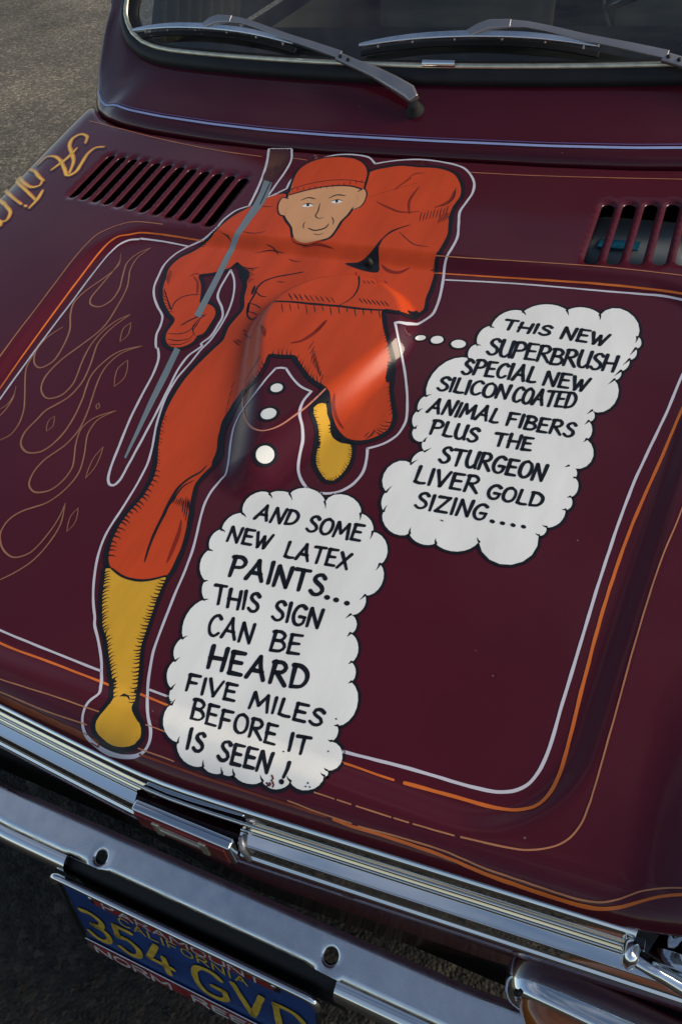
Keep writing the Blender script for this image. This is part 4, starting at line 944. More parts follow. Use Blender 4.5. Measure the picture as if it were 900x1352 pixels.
:233 -2043 247 -2041 257 -2044
:236 -2054 249 -2052 257 -2055
:241 -2069 255 -2068 264 -2071
:249 -2092 262 -2092 269 -2096
:253 -2106 266 -2106 273 -2110
:257 -2117 270 -2118 277 -2121
:262 -2133 278 -2134 289 -2139
:266 -2144 283 -2145 294 -2151
:270 -2154 286 -2156 296 -2161
:274 -2164 286 -2156 296 -2156
:281 -2172 294 -2165 304 -2165
:289 -2181 300 -2175 308 -2175
:301 -2195 311 -2190 317 -2190
:311 -2207 320 -2201 327 -2201
:325 -2219 333 -2209 341 -2206
:335 -2227 345 -2216 354 -2212
:349 -2238 357 -2229 363 -2227
:374 -2248 372 -2234 374 -2227
:385 -2247 382 -2231 384 -2222
:394 -2246 391 -2229 394 -2219
:408 -2236 398 -2225 395 -2219
:413 -2226 402 -2215 398 -2206
:420 -2213 410 -2203 407 -2197
:428 -2192 417 -2185 412 -2179
:430 -2179 417 -2170 410 -2162
:433 -2163 419 -2155 413 -2147
:435 -2147 420 -2138 411 -2127
:436 -2126 423 -2123 417 -2118
:434 -2112 421 -2108 415 -2103
:431 -2096 416 -2092 408 -2085
:429 -2083 413 -2078 402 -2070
:426 -2068 414 -2071 406 -2068
:420 -2055 407 -2057 398 -2055
:414 -2044 401 -2047 393 -2044
:408 -2031 396 -2033 390 -2031
brush_handle,fill,brush_grey,4,0,0,0,:-1022 -31 -987 -168 -970 -277 -964 -365 -959 -452 -952 -535 -949 -613 -952 -673 -946 -763 -928 -867 -911 -969 -898 -1059 -885 -1148 -873 -1235 -861 -1320 -812 -1337 -825 -1253 -837 -1166 -850 -1078 -864 -987 -881 -885 -899 -781 -910 -684 -907 -628 -900 -563 -901 -486 -900 -403 -898 -318 -909 -200 -951 -54
brush_handle,fill,brush_grey,2,0,0,0,:-838 -1590 -826 -1660 -814 -1728 -802 -1795 -791 -1860 -779 -1924 -768 -1986 -753 -2056 -738 -2125 -723 -2192 -710 -2254 -698 -2313 -685 -2372 -671 -2375 -680 -2317 -689 -2258 -698 -2198 -709 -2132 -719 -2065 -730 -1996 -739 -1934 -748 -1871 -757 -1807 -769 -1741 -782 -1672 -794 -1603
ink_drawing,line,ink,4,1,1.8,0,soft:-966 -46 -943 -175 -921 -301
brush_bristles,fill,bristle,1,1,0,0,:-1145 329 -1079 354 -998 333 -950 204 -945 82 -966 -46 -1046 -54 -1073 26 -1093 130 -1129 253
brush_bristles,line,bristle_dark,2,1,0.9,0,both:-1132 317 -1084 193 -1061 87 -1041 -24
:-1114 299 -1078 194 -1060 98 -1047 -3
:-1097 281 -1071 194 -1060 109 -1052 17
:-1106 319 -1064 195 -1058 38
:-1089 301 -1057 195 -1039 90 -1024 -22
:-1072 283 -1050 196 -1039 101 -1029 -2
:-1081 320 -1044 196 -1036 108 -1035 19
:-1064 302 -1037 197 -1036 119 -1040 40
:-1047 285 -1030 198 -1018 93 -1006 -20
:-1056 322 -1024 198 -1015 101 -1012 0
:-1039 304 -1017 199 -1015 111 -1017 21
:-1022 286 -1010 199 -1014 122 -1022 41
:-1031 324 -1003 200 -994 93 -989 -19
:-1014 306 -997 200 -994 104 -994 2
:-997 288 -990 201 -993 115 -999 22
:-1006 326 -983 201 -991 122 -1005 43
speech_bubble_right_outline,line,ink,1,0,5.2,1,:812 -1089 812 -1060 818 -1029 830 -998 849 -972 871 -953 896 -942 920 -940 941 -946 956 -921 977 -898 1004 -880 1035 -868 1068 -864 1100 -867 1129 -878 1154 -892 1167 -877 1186 -865 1208 -856 1232 -854 1257 -857 1281 -865 1302 -878 1319 -893 1336 -855 1365 -832 1403 -827 1442 -843 1479 -876 1506 -920 1520 -970 1521 -1018 1529 -1022 1536 -1032 1541 -1046 1544 -1061 1543 -1076 1539 -1089 1532 -1097 1525 -1101 1530 -1109 1534 -1122 1535 -1136 1534 -1151 1530 -1164 1524 -1174 1517 -1180 1509 -1181 1512 -1192 1514 -1205 1513 -1220 1510 -1234 1505 -1247 1499 -1257 1492 -1264 1485 -1267 1489 -1275 1491 -1285 1491 -1297 1489 -1308 1485 -1318 1480 -1326 1473 -1330 1467 -1330 1487 -1357 1499 -1394 1502 -1437 1496 -1480 1481 -1516 1459 -1542 1434 -1553 1408 -1549 1416 -1553 1422 -1561 1426 -1572 1428 -1585 1426 -1598 1422 -1608 1415 -1614 1408 -1616 1416 -1623 1424 -1635 1430 -1651 1434 -1668 1435 -1686 1433 -1703 1428 -1716 1422 -1724 1445 -1745 1461 -1776 1468 -1811 1464 -1846 1451 -1875 1430 -1894 1405 -1900 1379 -1893 1386 -1889 1396 -1889 1405 -1895 1414 -1904 1420 -1916 1423 -1929 1422 -1941 1418 -1950 1428 -1958 1436 -1970 1441 -1987 1443 -2005 1442 -2023 1437 -2039 1430 -2050 1421 -2056 1428 -2062 1433 -2071 1436 -2082 1437 -2095 1435 -2107 1430 -2117 1424 -2124 1417 -2127 1420 -2142 1420 -2160 1416 -2179 1409 -2198 1398 -2213 1386 -2225 1374 -2232 1362 -2234 1365 -2240 1367 -2248 1366 -2257 1364 -2266 1360 -2274 1355 -2279 1349 -2282 1343 -2283 1350 -2333 1340 -2382 1313 -2423 1274 -2450 1229 -2460 1184 -2451 1145 -2423 1119 -2381 1110 -2402 1095 -2422 1074 -2439 1048 -2451 1021 -2456 994 -2455 969 -2448 949 -2437 940 -2446 926 -2453 908 -2457 889 -2456 870 -2452 852 -2443 838 -2432 827 -2420 813 -2434 792 -2440 766 -2439 740 -2429 715 -2411 695 -2388 684 -2363 681 -2339 673 -2331 665 -2319 658 -2305 653 -2290 651 -2274 650 -2260 652 -2247 655 -2237 632 -2214 616 -2182 610 -2144 615 -2106 631 -2075 654 -2054 683 -2048 711 -2056 708 -2044 706 -2030 708 -2014 713 -2000 720 -1987 729 -1978 739 -1972 748 -1970 742 -1968 735 -1962 729 -1955 724 -1945 720 -1934 719 -1925 720 -1916 723 -1910 714 -1919 701 -1922 687 -1919 672 -1909 661 -1894 653 -1877 652 -1860 656 -1845 646 -1838 637 -1825 630 -1810 625 -1792 623 -1775 625 -1759 629 -1747 635 -1739 629 -1728 624 -1713 621 -1697 621 -1680 623 -1664 628 -1651 635 -1641 643 -1635 627 -1592 621 -1540 625 -1485 640 -1432 665 -1387 698 -1356 734 -1340 768 -1340 760 -1328 754 -1313 751 -1294 751 -1275 755 -1258 762 -1245 772 -1237 782 -1235 772 -1217 766 -1194 764 -1168 767 -1142 774 -1119 785 -1102 798 -1091
speech_bubble_right,fill,bubble_white,2,0,0,0,:812 -1089 812 -1060 818 -1029 830 -998 849 -972 871 -953 896 -942 920 -940 941 -946 956 -921 977 -898 1004 -880 1035 -868 1068 -864 1100 -867 1129 -878 1154 -892 1167 -877 1186 -865 1208 -856 1232 -854 1257 -857 1281 -865 1302 -878 1319 -893 1336 -855 1365 -832 1403 -827 1442 -843 1479 -876 1506 -920 1520 -970 1521 -1018 1529 -1022 1536 -1032 1541 -1046 1544 -1061 1543 -1076 1539 -1089 1532 -1097 1525 -1101 1530 -1109 1534 -1122 1535 -1136 1534 -1151 1530 -1164 1524 -1174 1517 -1180 1509 -1181 1512 -1192 1514 -1205 1513 -1220 1510 -1234 1505 -1247 1499 -1257 1492 -1264 1485 -1267 1489 -1275 1491 -1285 1491 -1297 1489 -1308 1485 -1318 1480 -1326 1473 -1330 1467 -1330 1487 -1357 1499 -1394 1502 -1437 1496 -1480 1481 -1516 1459 -1542 1434 -1553 1408 -1549 1416 -1553 1422 -1561 1426 -1572 1428 -1585 1426 -1598 1422 -1608 1415 -1614 1408 -1616 1416 -1623 1424 -1635 1430 -1651 1434 -1668 1435 -1686 1433 -1703 1428 -1716 1422 -1724 1445 -1745 1461 -1776 1468 -1811 1464 -1846 1451 -1875 1430 -1894 1405 -1900 1379 -1893 1386 -1889 1396 -1889 1405 -1895 1414 -1904 1420 -1916 1423 -1929 1422 -1941 1418 -1950 1428 -1958 1436 -1970 1441 -1987 1443 -2005 1442 -2023 1437 -2039 1430 -2050 1421 -2056 1428 -2062 1433 -2071 1436 -2082 1437 -2095 1435 -2107 1430 -2117 1424 -2124 1417 -2127 1420 -2142 1420 -2160 1416 -2179 1409 -2198 1398 -2213 1386 -2225 1374 -2232 1362 -2234 1365 -2240 1367 -2248 1366 -2257 1364 -2266 1360 -2274 1355 -2279 1349 -2282 1343 -2283 1350 -2333 1340 -2382 1313 -2423 1274 -2450 1229 -2460 1184 -2451 1145 -2423 1119 -2381 1110 -2402 1095 -2422 1074 -2439 1048 -2451 1021 -2456 994 -2455 969 -2448 949 -2437 940 -2446 926 -2453 908 -2457 889 -2456 870 -2452 852 -2443 838 -2432 827 -2420 813 -2434 792 -2440 766 -2439 740 -2429 715 -2411 695 -2388 684 -2363 681 -2339 673 -2331 665 -2319 658 -2305 653 -2290 651 -2274 650 -2260 652 -2247 655 -2237 632 -2214 616 -2182 610 -2144 615 -2106 631 -2075 654 -2054 683 -2048 711 -2056 708 -2044 706 -2030 708 -2014 713 -2000 720 -1987 729 -1978 739 -1972 748 -1970 742 -1968 735 -1962 729 -1955 724 -1945 720 -1934 719 -1925 720 -1916 723 -1910 714 -1919 701 -1922 687 -1919 672 -1909 661 -1894 653 -1877 652 -1860 656 -1845 646 -1838 637 -1825 630 -1810 625 -1792 623 -1775 625 -1759 629 -1747 635 -1739 629 -1728 624 -1713 621 -1697 621 -1680 623 -1664 628 -1651 635 -1641 643 -1635 627 -1592 621 -1540 625 -1485 640 -1432 665 -1387 698 -1356 734 -1340 768 -1340 760 -1328 754 -1313 751 -1294 751 -1275 755 -1258 762 -1245 772 -1237 782 -1235 772 -1217 766 -1194 764 -1168 767 -1142 774 -1119 785 -1102 798 -1091
speech_bubble_right_outline,line,ink,3,1,1.9,0,end:811 -1093 821 -1093 831 -1100
:939 -948 951 -957 961 -972
:1151 -893 1160 -909 1167 -930
:1315 -893 1322 -911 1324 -934
speech_bubble_right_outline,line,ink,3,1,1.8,0,end:1518 -1016 1520 -1038 1516 -1061
:1525 -1096 1516 -1125 1506 -1153
:1510 -1177 1499 -1203 1486 -1227
:1486 -1263 1474 -1286 1462 -1307
:1468 -1326 1457 -1348 1445 -1367
speech_bubble_right_outline,line,ink,3,1,1.7,0,end:1409 -1545 1400 -1561 1390 -1575
:1408 -1612 1402 -1627 1394 -1640
:1421 -1721 1417 -1734 1410 -1743
speech_bubble_right_outline,line,ink,3,1,1.6,0,end:1379 -1890 1371 -1898 1363 -1903
:1416 -1948 1417 -1953 1414 -1954
:1421 -2053 1415 -2059 1408 -2060
:1417 -2124 1410 -2128 1403 -2127
:1363 -2231 1354 -2231 1345 -2227
speech_bubble_right_outline,line,ink,3,1,1.5,0,end:1344 -2280 1336 -2280 1328 -2274
speech_bubble_right_outline,line,ink,3,1,1.6,0,end:1121 -2380 1113 -2372 1106 -2360
:952 -2436 946 -2426 943 -2412
:830 -2420 825 -2406 825 -2389
:683 -2341 682 -2324 685 -2305
speech_bubble_right_outline,line,ink,3,1,1.7,0,end:656 -2240 662 -2219 670 -2198
:710 -2059 721 -2041 734 -2025
:747 -1973 759 -1958 771 -1944
:725 -1914 727 -1897 733 -1884
speech_bubble_right_outline,line,ink,3,1,1.8,0,end:659 -1848 658 -1836 663 -1827
:636 -1743 643 -1729 654 -1718
:642 -1639 653 -1627 666 -1620
speech_bubble_right_outline,line,ink,3,1,1.9,0,end:766 -1344 779 -1340 792 -1342
:781 -1239 790 -1235 801 -1239
speech_bubble_left_outline,line,ink,1,0,4.5,1,:68 -2521 55 -2500 48 -2474 49 -2446 60 -2423 78 -2404 99 -2390 121 -2384 142 -2387 149 -2378 158 -2371 169 -2365 182 -2361 196 -2358 209 -2357 222 -2358 234 -2361 242 -2342 259 -2326 283 -2315 311 -2311 341 -2315 370 -2326 393 -2342 410 -2361 416 -2336 434 -2315 461 -2304 494 -2302 527 -2311 557 -2329 579 -2353 591 -2380 602 -2380 616 -2384 631 -2392 645 -2402 657 -2416 667 -2430 673 -2444 676 -2456 696 -2456 719 -2465 741 -2482 759 -2506 771 -2533 775 -2560 772 -2584 762 -2600 779 -2614 792 -2635 800 -2661 802 -2688 797 -2714 787 -2735 772 -2750 755 -2756 763 -2767 769 -2782 771 -2799 769 -2817 763 -2832 754 -2845 742 -2853 730 -2856 742 -2857 753 -2863 763 -2874 771 -2887 774 -2902 774 -2915 769 -2926 761 -2933 776 -2937 791 -2947 804 -2962 814 -2980 820 -2999 821 -3017 818 -3033 811 -3045 819 -3049 828 -3056 836 -3066 842 -3078 845 -3090 846 -3102 844 -3112 841 -3120 861 -3132 879 -3152 891 -3179 897 -3208 896 -3237 887 -3263 873 -3283 855 -3294 859 -3300 864 -3307 866 -3315 867 -3325 867 -3334 864 -3342 860 -3349 856 -3354 876 -3355 894 -3363 908 -3378 917 -3398 918 -3419 913 -3440 902 -3456 886 -3465 890 -3467 894 -3470 896 -3474 897 -3479 897 -3484 895 -3487 892 -3490 888 -3490 892 -3508 887 -3526 875 -3541 857 -3552 837 -3559 816 -3560 798 -3556 784 -3547 782 -3558 774 -3569 761 -3578 745 -3585 728 -3588 711 -3587 697 -3583 688 -3577 680 -3584 668 -3592 652 -3597 635 -3600 618 -3601 602 -3599 588 -3595 579 -3590 575 -3593 570 -3596 564 -3599 558 -3600 551 -3601 544 -3601 538 -3600 534 -3598 527 -3603 517 -3607 506 -3609 494 -3610 482 -3610 471 -3607 462 -3604 456 -3600 442 -3607 423 -3611 401 -3611 379 -3607 359 -3598 343 -3586 332 -3573 327 -3559 307 -3559 284 -3552 261 -3539 241 -3520 224 -3495 210 -3467 204 -3442 209 -3423 202 -3418 195 -3412 188 -3404 182 -3396 178 -3387 175 -3379 174 -3371 174 -3364 160 -3358 146 -3347 134 -3332 124 -3315 119 -3297 119 -3280 122 -3266 130 -3255 120 -3247 110 -3236 102 -3222 97 -3207 96 -3191 98 -3177 103 -3165 110 -3157 95 -3139 83 -3115 74 -3087 71 -3058 74 -3029 83 -3004 96 -2984 111 -2971 102 -2964 93 -2956 84 -2945 77 -2933 71 -2920 68 -2908 67 -2897 68 -2888 51 -2878 33 -2863 17 -2843 5 -2819 -2 -2794 -2 -2771 3 -2753 12 -2740 2 -2728 -7 -2713 -13 -2696 -15 -2677 -13 -2659 -6 -2644 3 -2633 14 -2628 10 -2613 8 -2595 11 -2577 17 -2559 27 -2543 40 -2532 54 -2524
speech_bubble_left,fill,bubble_white,2,0,0,0,:68 -2521 55 -2500 48 -2474 49 -2446 60 -2423 78 -2404 99 -2390 121 -2384 142 -2387 149 -2378 158 -2371 169 -2365 182 -2361 196 -2358 209 -2357 222 -2358 234 -2361 242 -2342 259 -2326 283 -2315 311 -2311 341 -2315 370 -2326 393 -2342 410 -2361 416 -2336 434 -2315 461 -2304 494 -2302 527 -2311 557 -2329 579 -2353 591 -2380 602 -2380 616 -2384 631 -2392 645 -2402 657 -2416 667 -2430 673 -2444 676 -2456 696 -2456 719 -2465 741 -2482 759 -2506 771 -2533 775 -2560 772 -2584 762 -2600 779 -2614 792 -2635 800 -2661 802 -2688 797 -2714 787 -2735 772 -2750 755 -2756 763 -2767 769 -2782 771 -2799 769 -2817 763 -2832 754 -2845 742 -2853 730 -2856 742 -2857 753 -2863 763 -2874 771 -2887 774 -2902 774 -2915 769 -2926 761 -2933 776 -2937 791 -2947 804 -2962 814 -2980 820 -2999 821 -3017 818 -3033 811 -3045 819 -3049 828 -3056 836 -3066 842 -3078 845 -3090 846 -3102 844 -3112 841 -3120 861 -3132 879 -3152 891 -3179 897 -3208 896 -3237 887 -3263 873 -3283 855 -3294 859 -3300 864 -3307 866 -3315 867 -3325 867 -3334 864 -3342 860 -3349 856 -3354 876 -3355 894 -3363 908 -3378 917 -3398 918 -3419 913 -3440 902 -3456 886 -3465 890 -3467 894 -3470 896 -3474 897 -3479 897 -3484 895 -3487 892 -3490 888 -3490 892 -3508 887 -3526 875 -3541 857 -3552 837 -3559 816 -3560 798 -3556 784 -3547 782 -3558 774 -3569 761 -3578 745 -3585 728 -3588 711 -3587 697 -3583 688 -3577 680 -3584 668 -3592 652 -3597 635 -3600 618 -3601 602 -3599 588 -3595 579 -3590 575 -3593 570 -3596 564 -3599 558 -3600 551 -3601 544 -3601 538 -3600 534 -3598 527 -3603 517 -3607 506 -3609 494 -3610 482 -3610 471 -3607 462 -3604 456 -3600 442 -3607 423 -3611 401 -3611 379 -3607 359 -3598 343 -3586 332 -3573 327 -3559 307 -3559 284 -3552 261 -3539 241 -3520 224 -3495 210 -3467 204 -3442 209 -3423 202 -3418 195 -3412 188 -3404 182 -3396 178 -3387 175 -3379 174 -3371 174 -3364 160 -3358 146 -3347 134 -3332 124 -3315 119 -3297 119 -3280 122 -3266 130 -3255 120 -3247 110 -3236 102 -3222 97 -3207 96 -3191 98 -3177 103 -3165 110 -3157 95 -3139 83 -3115 74 -3087 71 -3058 74 -3029 83 -3004 96 -2984 111 -2971 102 -2964 93 -2956 84 -2945 77 -2933 71 -2920 68 -2908 67 -2897 68 -2888 51 -2878 33 -2863 17 -2843 5 -2819 -2 -2794 -2 -2771 3 -2753 12 -2740 2 -2728 -7 -2713 -13 -2696 -15 -2677 -13 -2659 -6 -2644 3 -2633 14 -2628 10 -2613 8 -2595 11 -2577 17 -2559 27 -2543 40 -2532 54 -2524
speech_bubble_left_outline,line,ink,3,1,1.7,0,end:67 -2523 80 -2528 95 -2538
:141 -2389 153 -2396 166 -2410
:231 -2362 246 -2376 260 -2394
:407 -2361 418 -2377 427 -2397
speech_bubble_left_outline,line,ink,3,1,1.6,0,end:588 -2379 595 -2396 599 -2415
:674 -2454 677 -2474 677 -2495
:761 -2598 760 -2616 756 -2634
speech_bubble_left_outline,line,ink,3,1,1.5,0,end:755 -2754 749 -2769 742 -2783
:731 -2854 724 -2866 717 -2877
:761 -2931 758 -2942 754 -2951
speech_bubble_left_outline,line,ink,3,1,1.4,0,end:810 -3043 807 -3050 801 -3056
:840 -3118 836 -3124 830 -3128
:855 -3292 848 -3295 841 -3295
:856 -3352 849 -3354 841 -3352
speech_bubble_left_outline,line,ink,3,1,1.3,0,end:886 -3463 880 -3462 872 -3457
:888 -3488 881 -3487 871 -3482
:786 -3546 775 -3542 765 -3534
:690 -3576 681 -3570 673 -3561
:581 -3590 573 -3582 568 -3573
:536 -3598 529 -3591 525 -3582
speech_bubble_left_outline,line,ink,3,1,1.4,0,end:458 -3600 453 -3591 450 -3581
:329 -3559 325 -3548 324 -3535
:211 -3425 210 -3411 213 -3398
speech_bubble_left_outline,line,ink,3,1,1.5,0,end:175 -3366 177 -3354 182 -3341
:130 -3257 135 -3246 142 -3236
:110 -3160 116 -3150 125 -3142
speech_bubble_left_outline,line,ink,3,1,1.6,0,end:111 -2973 119 -2967 129 -2964
:69 -2890 74 -2886 83 -2885
:13 -2742 21 -2741 32 -2743
speech_bubble_left_outline,line,ink,3,1,1.7,0,end:14 -2630 25 -2631 38 -2637
dot,dot,bubble_white,2,0,2.94,0,:-32 -1835 -28 -1845 -27 -1855 -31 -1864 -38 -1872 -47 -1877 -58 -1879 -69 -1878 -79 -1873 -86 -1865 -90 -1855 -91 -1845 -87 -1835 -80 -1827 -71 -1822 -60 -1820 -49 -1822 -39 -1827
dot,dot,bubble_white,2,0,3.11,0,:10 -1998 15 -2010 16 -2023 12 -2035 4 -2045 -7 -2052 -20 -2056 -34 -2055 -46 -2049 -56 -2039 -62 -2028 -63 -2015 -59 -2003 -50 -1993 -39 -1986 -26 -1982 -12 -1984 0 -1989
dot,dot,bubble_white,2,0,3.16,0,:92 -2213 95 -2227 93 -2242 87 -2257 78 -2269 66 -2278 53 -2281 40 -2279 29 -2271 22 -2259 18 -2244 19 -2228 25 -2213 35 -2202 48 -2194 61 -2192 74 -2194 85 -2201
dot,dot,bubble_white,2,0,1.94,0,:507 -1238 507 -1245 505 -1252 500 -1258 492 -1264 483 -1267 474 -1269 466 -1269 460 -1268 457 -1265 456 -1258 457 -1249 461 -1239 468 -1232 477 -1228 487 -1227 496 -1228 502 -1232
dot,dot,bubble_white,2,0,2.1,0,:600 -1232 602 -1242 600 -1252 594 -1261 585 -1268 575 -1272 563 -1273 553 -1270 544 -1264 539 -1255 537 -1245 539 -1235 544 -1226 553 -1219 564 -1215 575 -1214 586 -1217 594 -1224
dot,dot,bubble_white,2,0,2.25,0,:722 -1243 723 -1253 719 -1264 712 -1272 701 -1278 688 -1281 675 -1280 664 -1276 655 -1268 649 -1259 648 -1248 652 -1238 660 -1229 670 -1223 683 -1220 696 -1221 708 -1226 717 -1233
r1/THIS,line,ink,4,0,3.8,0,brush:875 -1025 935 -1023
:907 -1025 901 -1096
r1/THIS,line,ink,4,0,3.7,0,brush:958 -1031 952 -1100
:1013 -1032 1004 -1101
:953 -1067 1009 -1065
:1038 -1027 1033 -1096
r1/THIS,line,ink,4,1,3.7,0,brush:1109 -1038 1096 -1028 1076 -1033 1068 -1047 1082 -1059 1100 -1067 1106 -1082 1093 -1095 1073 -1098 1057 -1088
r1/NEW,line,ink,4,0,3.7,0,brush:1178 -1021 1169 -1105
r1/NEW,line,ink,4,0,3.6,0,brush:1178 -1021 1217 -1104
:1230 -1020 1218 -1106
:1253 -1020 1247 -1104
:1251 -1021 1295 -1021
:1250 -1060 1286 -1060
:1247 -1104 1291 -1105
:1313 -1028 1327 -1109
:1327 -1109 1351 -1046
:1351 -1046 1358 -1111
:1358 -1111 1392 -1030
r2/SUPERBRUSH,line,ink,4,1,3.8,0,brush:887 -1191 872 -1175 853 -1184 847 -1208 863 -1226 882 -1240 890 -1264 879 -1287 860 -1291 843 -1275
:903 -1176 906 -1258 918 -1289 936 -1292 950 -1269
:953 -1177 954 -1269 958 -1292
r2/SUPERBRUSH,line,ink,4,0,3.8,0,brush:974 -1178 973 -1235 972 -1291
r2/SUPERBRUSH,line,ink,4,1,3.8,0,brush:967 -1181 1000 -1175 1019 -1199 1011 -1228 975 -1239
r2/SUPERBRUSH,line,ink,4,0,3.8,0,brush:1033 -1174 1036 -1283
:1032 -1176 1075 -1172
:1035 -1226 1070 -1224
r2/SUPERBRUSH,line,ink,4,0,3.7,0,brush:1036 -1283 1079 -1282
:1096 -1177 1095 -1232 1094 -1286
r2/SUPERBRUSH,line,ink,4,1,3.7,0,brush:1091 -1179 1124 -1174 1138 -1197 1128 -1222 1098 -1231
r2/SUPERBRUSH,line,ink,4,0,3.7,0,brush:1110 -1231 1147 -1286
:1163 -1185 1160 -1292
r2/SUPERBRUSH,line,ink,4,1,3.7,0,brush:1156 -1188 1186 -1185 1203 -1204 1193 -1228 1166 -1236
:1166 -1234 1198 -1238 1210 -1264 1196 -1287 1160 -1292
r2/SUPERBRUSH,line,ink,4,0,3.7,0,brush:1226 -1177 1224 -1233 1222 -1287
r2/SUPERBRUSH,line,ink,4,1,3.7,0,brush:1221 -1179 1253 -1175 1266 -1197 1256 -1222 1226 -1232
r2/SUPERBRUSH,line,ink,4,0,3.7,0,brush:1238 -1231 1273 -1287
r2/SUPERBRUSH,line,ink,4,1,3.6,0,brush:1288 -1167 1286 -1248 1296 -1279 1313 -1282 1328 -1259
:1334 -1167 1331 -1259 1334 -1282
:1391 -1188 1379 -1172 1361 -1181 1354 -1204 1367 -1221 1383 -1235 1390 -1256 1378 -1278 1360 -1283 1346 -1268
r2/SUPERBRUSH,line,ink,4,0,3.6,0,brush:1408 -1172 1406 -1227 1404 -1281
:1457 -1172 1454 -1226 1450 -1280
:1404 -1229 1455 -1224
r3/SPECIAL,line,ink,4,1,3.8,0,brush:800 -1365 788 -1352 772 -1360 767 -1381 780 -1396 796 -1408 803 -1427 794 -1447 778 -1452 763 -1439
r3/SPECIAL,line,ink,4,0,3.8,0,brush:822 -1342 821 -1445
r3/SPECIAL,line,ink,4,1,3.8,0,brush:816 -1345 844 -1339 861 -1360 854 -1386 823 -1398
r3/SPECIAL,line,ink,4,0,3.8,0,brush:877 -1344 880 -1441
:876 -1345 913 -1341
:878 -1390 909 -1387
r3/SPECIAL,line,ink,4,0,3.7,0,brush:880 -1441 917 -1439
r3/SPECIAL,line,ink,4,1,3.7,0,brush:972 -1353 960 -1340 944 -1350 933 -1380 933 -1409 943 -1433 959 -1437 973 -1421
r3/SPECIAL,line,ink,4,0,3.7,0,brush:991 -1333 993 -1437
:1012 -1437 1026 -1383 1040 -1329
r3/SPECIAL,line,ink,4,1,3.7,0,brush:1040 -1329 1049 -1383 1064 -1435
r3/SPECIAL,line,ink,4,0,3.7,0,brush:1023 -1398 1056 -1399
:1086 -1333 1083 -1427
r3/SPECIAL,line,ink,4,1,3.7,0,brush:1083 -1429 1100 -1434 1118 -1429
r3/NEW,line,ink,4,0,3.5,0,brush:1166 -1348 1161 -1438
:1166 -1348 1206 -1434
:1214 -1345 1207 -1436
:1234 -1344 1233 -1433
:1232 -1345 1273 -1343
:1234 -1386 1267 -1384
:1233 -1433 1274 -1432
:1290 -1350 1306 -1436
:1306 -1436 1326 -1368
:1326 -1368 1335 -1436
r3/NEW,line,ink,4,0,3.4,0,brush:1335 -1436 1363 -1349
r4/SILICON,line,ink,4,1,3.6,0,brush:722 -1505 708 -1493 690 -1501 684 -1520 699 -1534 717 -1544 725 -1562 714 -1581 696 -1585 680 -1573
r4/SILICON,line,ink,4,0,3.6,0,brush:741 -1490 745 -1582
:765 -1487 766 -1574
r4/SILICON,line,ink,4,1,3.5,0,brush:766 -1576 785 -1580 806 -1576
r4/SILICON,line,ink,4,0,3.5,0,brush:820 -1491 823 -1582
r4/SILICON,line,ink,4,1,3.5,0,brush:886 -1494 872 -1482 854 -1492 842 -1520 843 -1548 854 -1571 871 -1574 887 -1559
:927 -1484 909 -1496 901 -1531 908 -1566 926 -1578 945 -1566 953 -1530 945 -1495 925 -1484
r4/SILICON,line,ink,4,0,3.5,0,brush:970 -1484 967 -1572
:970 -1484 1011 -1566
:1017 -1478 1011 -1568
r4/COATED,line,ink,4,1,3.5,0,brush:1081 -1490 1071 -1477 1057 -1488 1048 -1519 1048 -1548 1056 -1572 1069 -1576 1081 -1559
:1112 -1476 1099 -1490 1092 -1526 1096 -1564 1110 -1577 1124 -1564 1131 -1525 1126 -1488 1111 -1477
r4/COATED,line,ink,4,0,3.4,0,brush:1140 -1572 1153 -1522 1166 -1471
r4/COATED,line,ink,4,1,3.4,0,brush:1166 -1471 1172 -1520 1185 -1568
r4/COATED,line,ink,4,0,3.4,0,brush:1150 -1536 1178 -1535
r4/COATED,line,ink,4,0,3.5,0,brush:1197 -1473 1236 -1466
r4/COATED,line,ink,4,0,3.4,0,brush:1218 -1471 1215 -1567
:1248 -1465 1246 -1559
:1247 -1466 1278 -1461
:1247 -1510 1272 -1506
:1246 -1559 1277 -1556
:1291 -1461 1289 -1557
r4/COATED,line,ink,4,1,3.4,0,brush:1287 -1462 1307 -1459 1323 -1481 1325 -1514 1314 -1545 1289 -1558
r5/ANIMAL,line,ink,4,0,3.5,0,brush:681 -1735 697 -1690 713 -1644
r5/ANIMAL,line,ink,4,1,3.5,0,brush:713 -1644 720 -1689 735 -1734
r5/ANIMAL,line,ink,4,0,3.5,0,brush:693 -1703 727 -1703
:760 -1641 753 -1733
:760 -1641 793 -1727
:803 -1636 794 -1729
:823 -1643 820 -1733
:848 -1644 839 -1729
:848 -1644 867 -1702
:867 -1702 892 -1643
:892 -1643 898 -1727
r5/ANIMAL,line,ink,4,0,3.4,0,brush:912 -1726 929 -1679 945 -1633
r5/ANIMAL,line,ink,4,1,3.4,0,brush:945 -1633 951 -1679 963 -1724
r5/ANIMAL,line,ink,4,0,3.4,0,brush:925 -1692 957 -1693
:990 -1642 983 -1720
r5/ANIMAL,line,ink,4,1,3.4,0,brush:983 -1721 999 -1726 1016 -1722
r5/FIBERS,line,ink,4,0,3.4,0,brush:1063 -1650 1062 -1727
:1062 -1651 1102 -1648
:1063 -1686 1093 -1684
:1122 -1647 1122 -1727
:1148 -1649 1144 -1729
r5/FIBERS,line,ink,4,1,3.4,0,brush:1142 -1652 1168 -1649 1184 -1664 1174 -1682 1150 -1688
:1150 -1686 1178 -1690 1189 -1709 1176 -1726 1144 -1729
r5/FIBERS,line,ink,4,0,3.4,0,brush:1206 -1648 1205 -1729
:1205 -1649 1242 -1646
r5/FIBERS,line,ink,4,0,3.3,0,brush:1206 -1686 1236 -1685
:1205 -1729 1242 -1728
:1264 -1644 1259 -1727
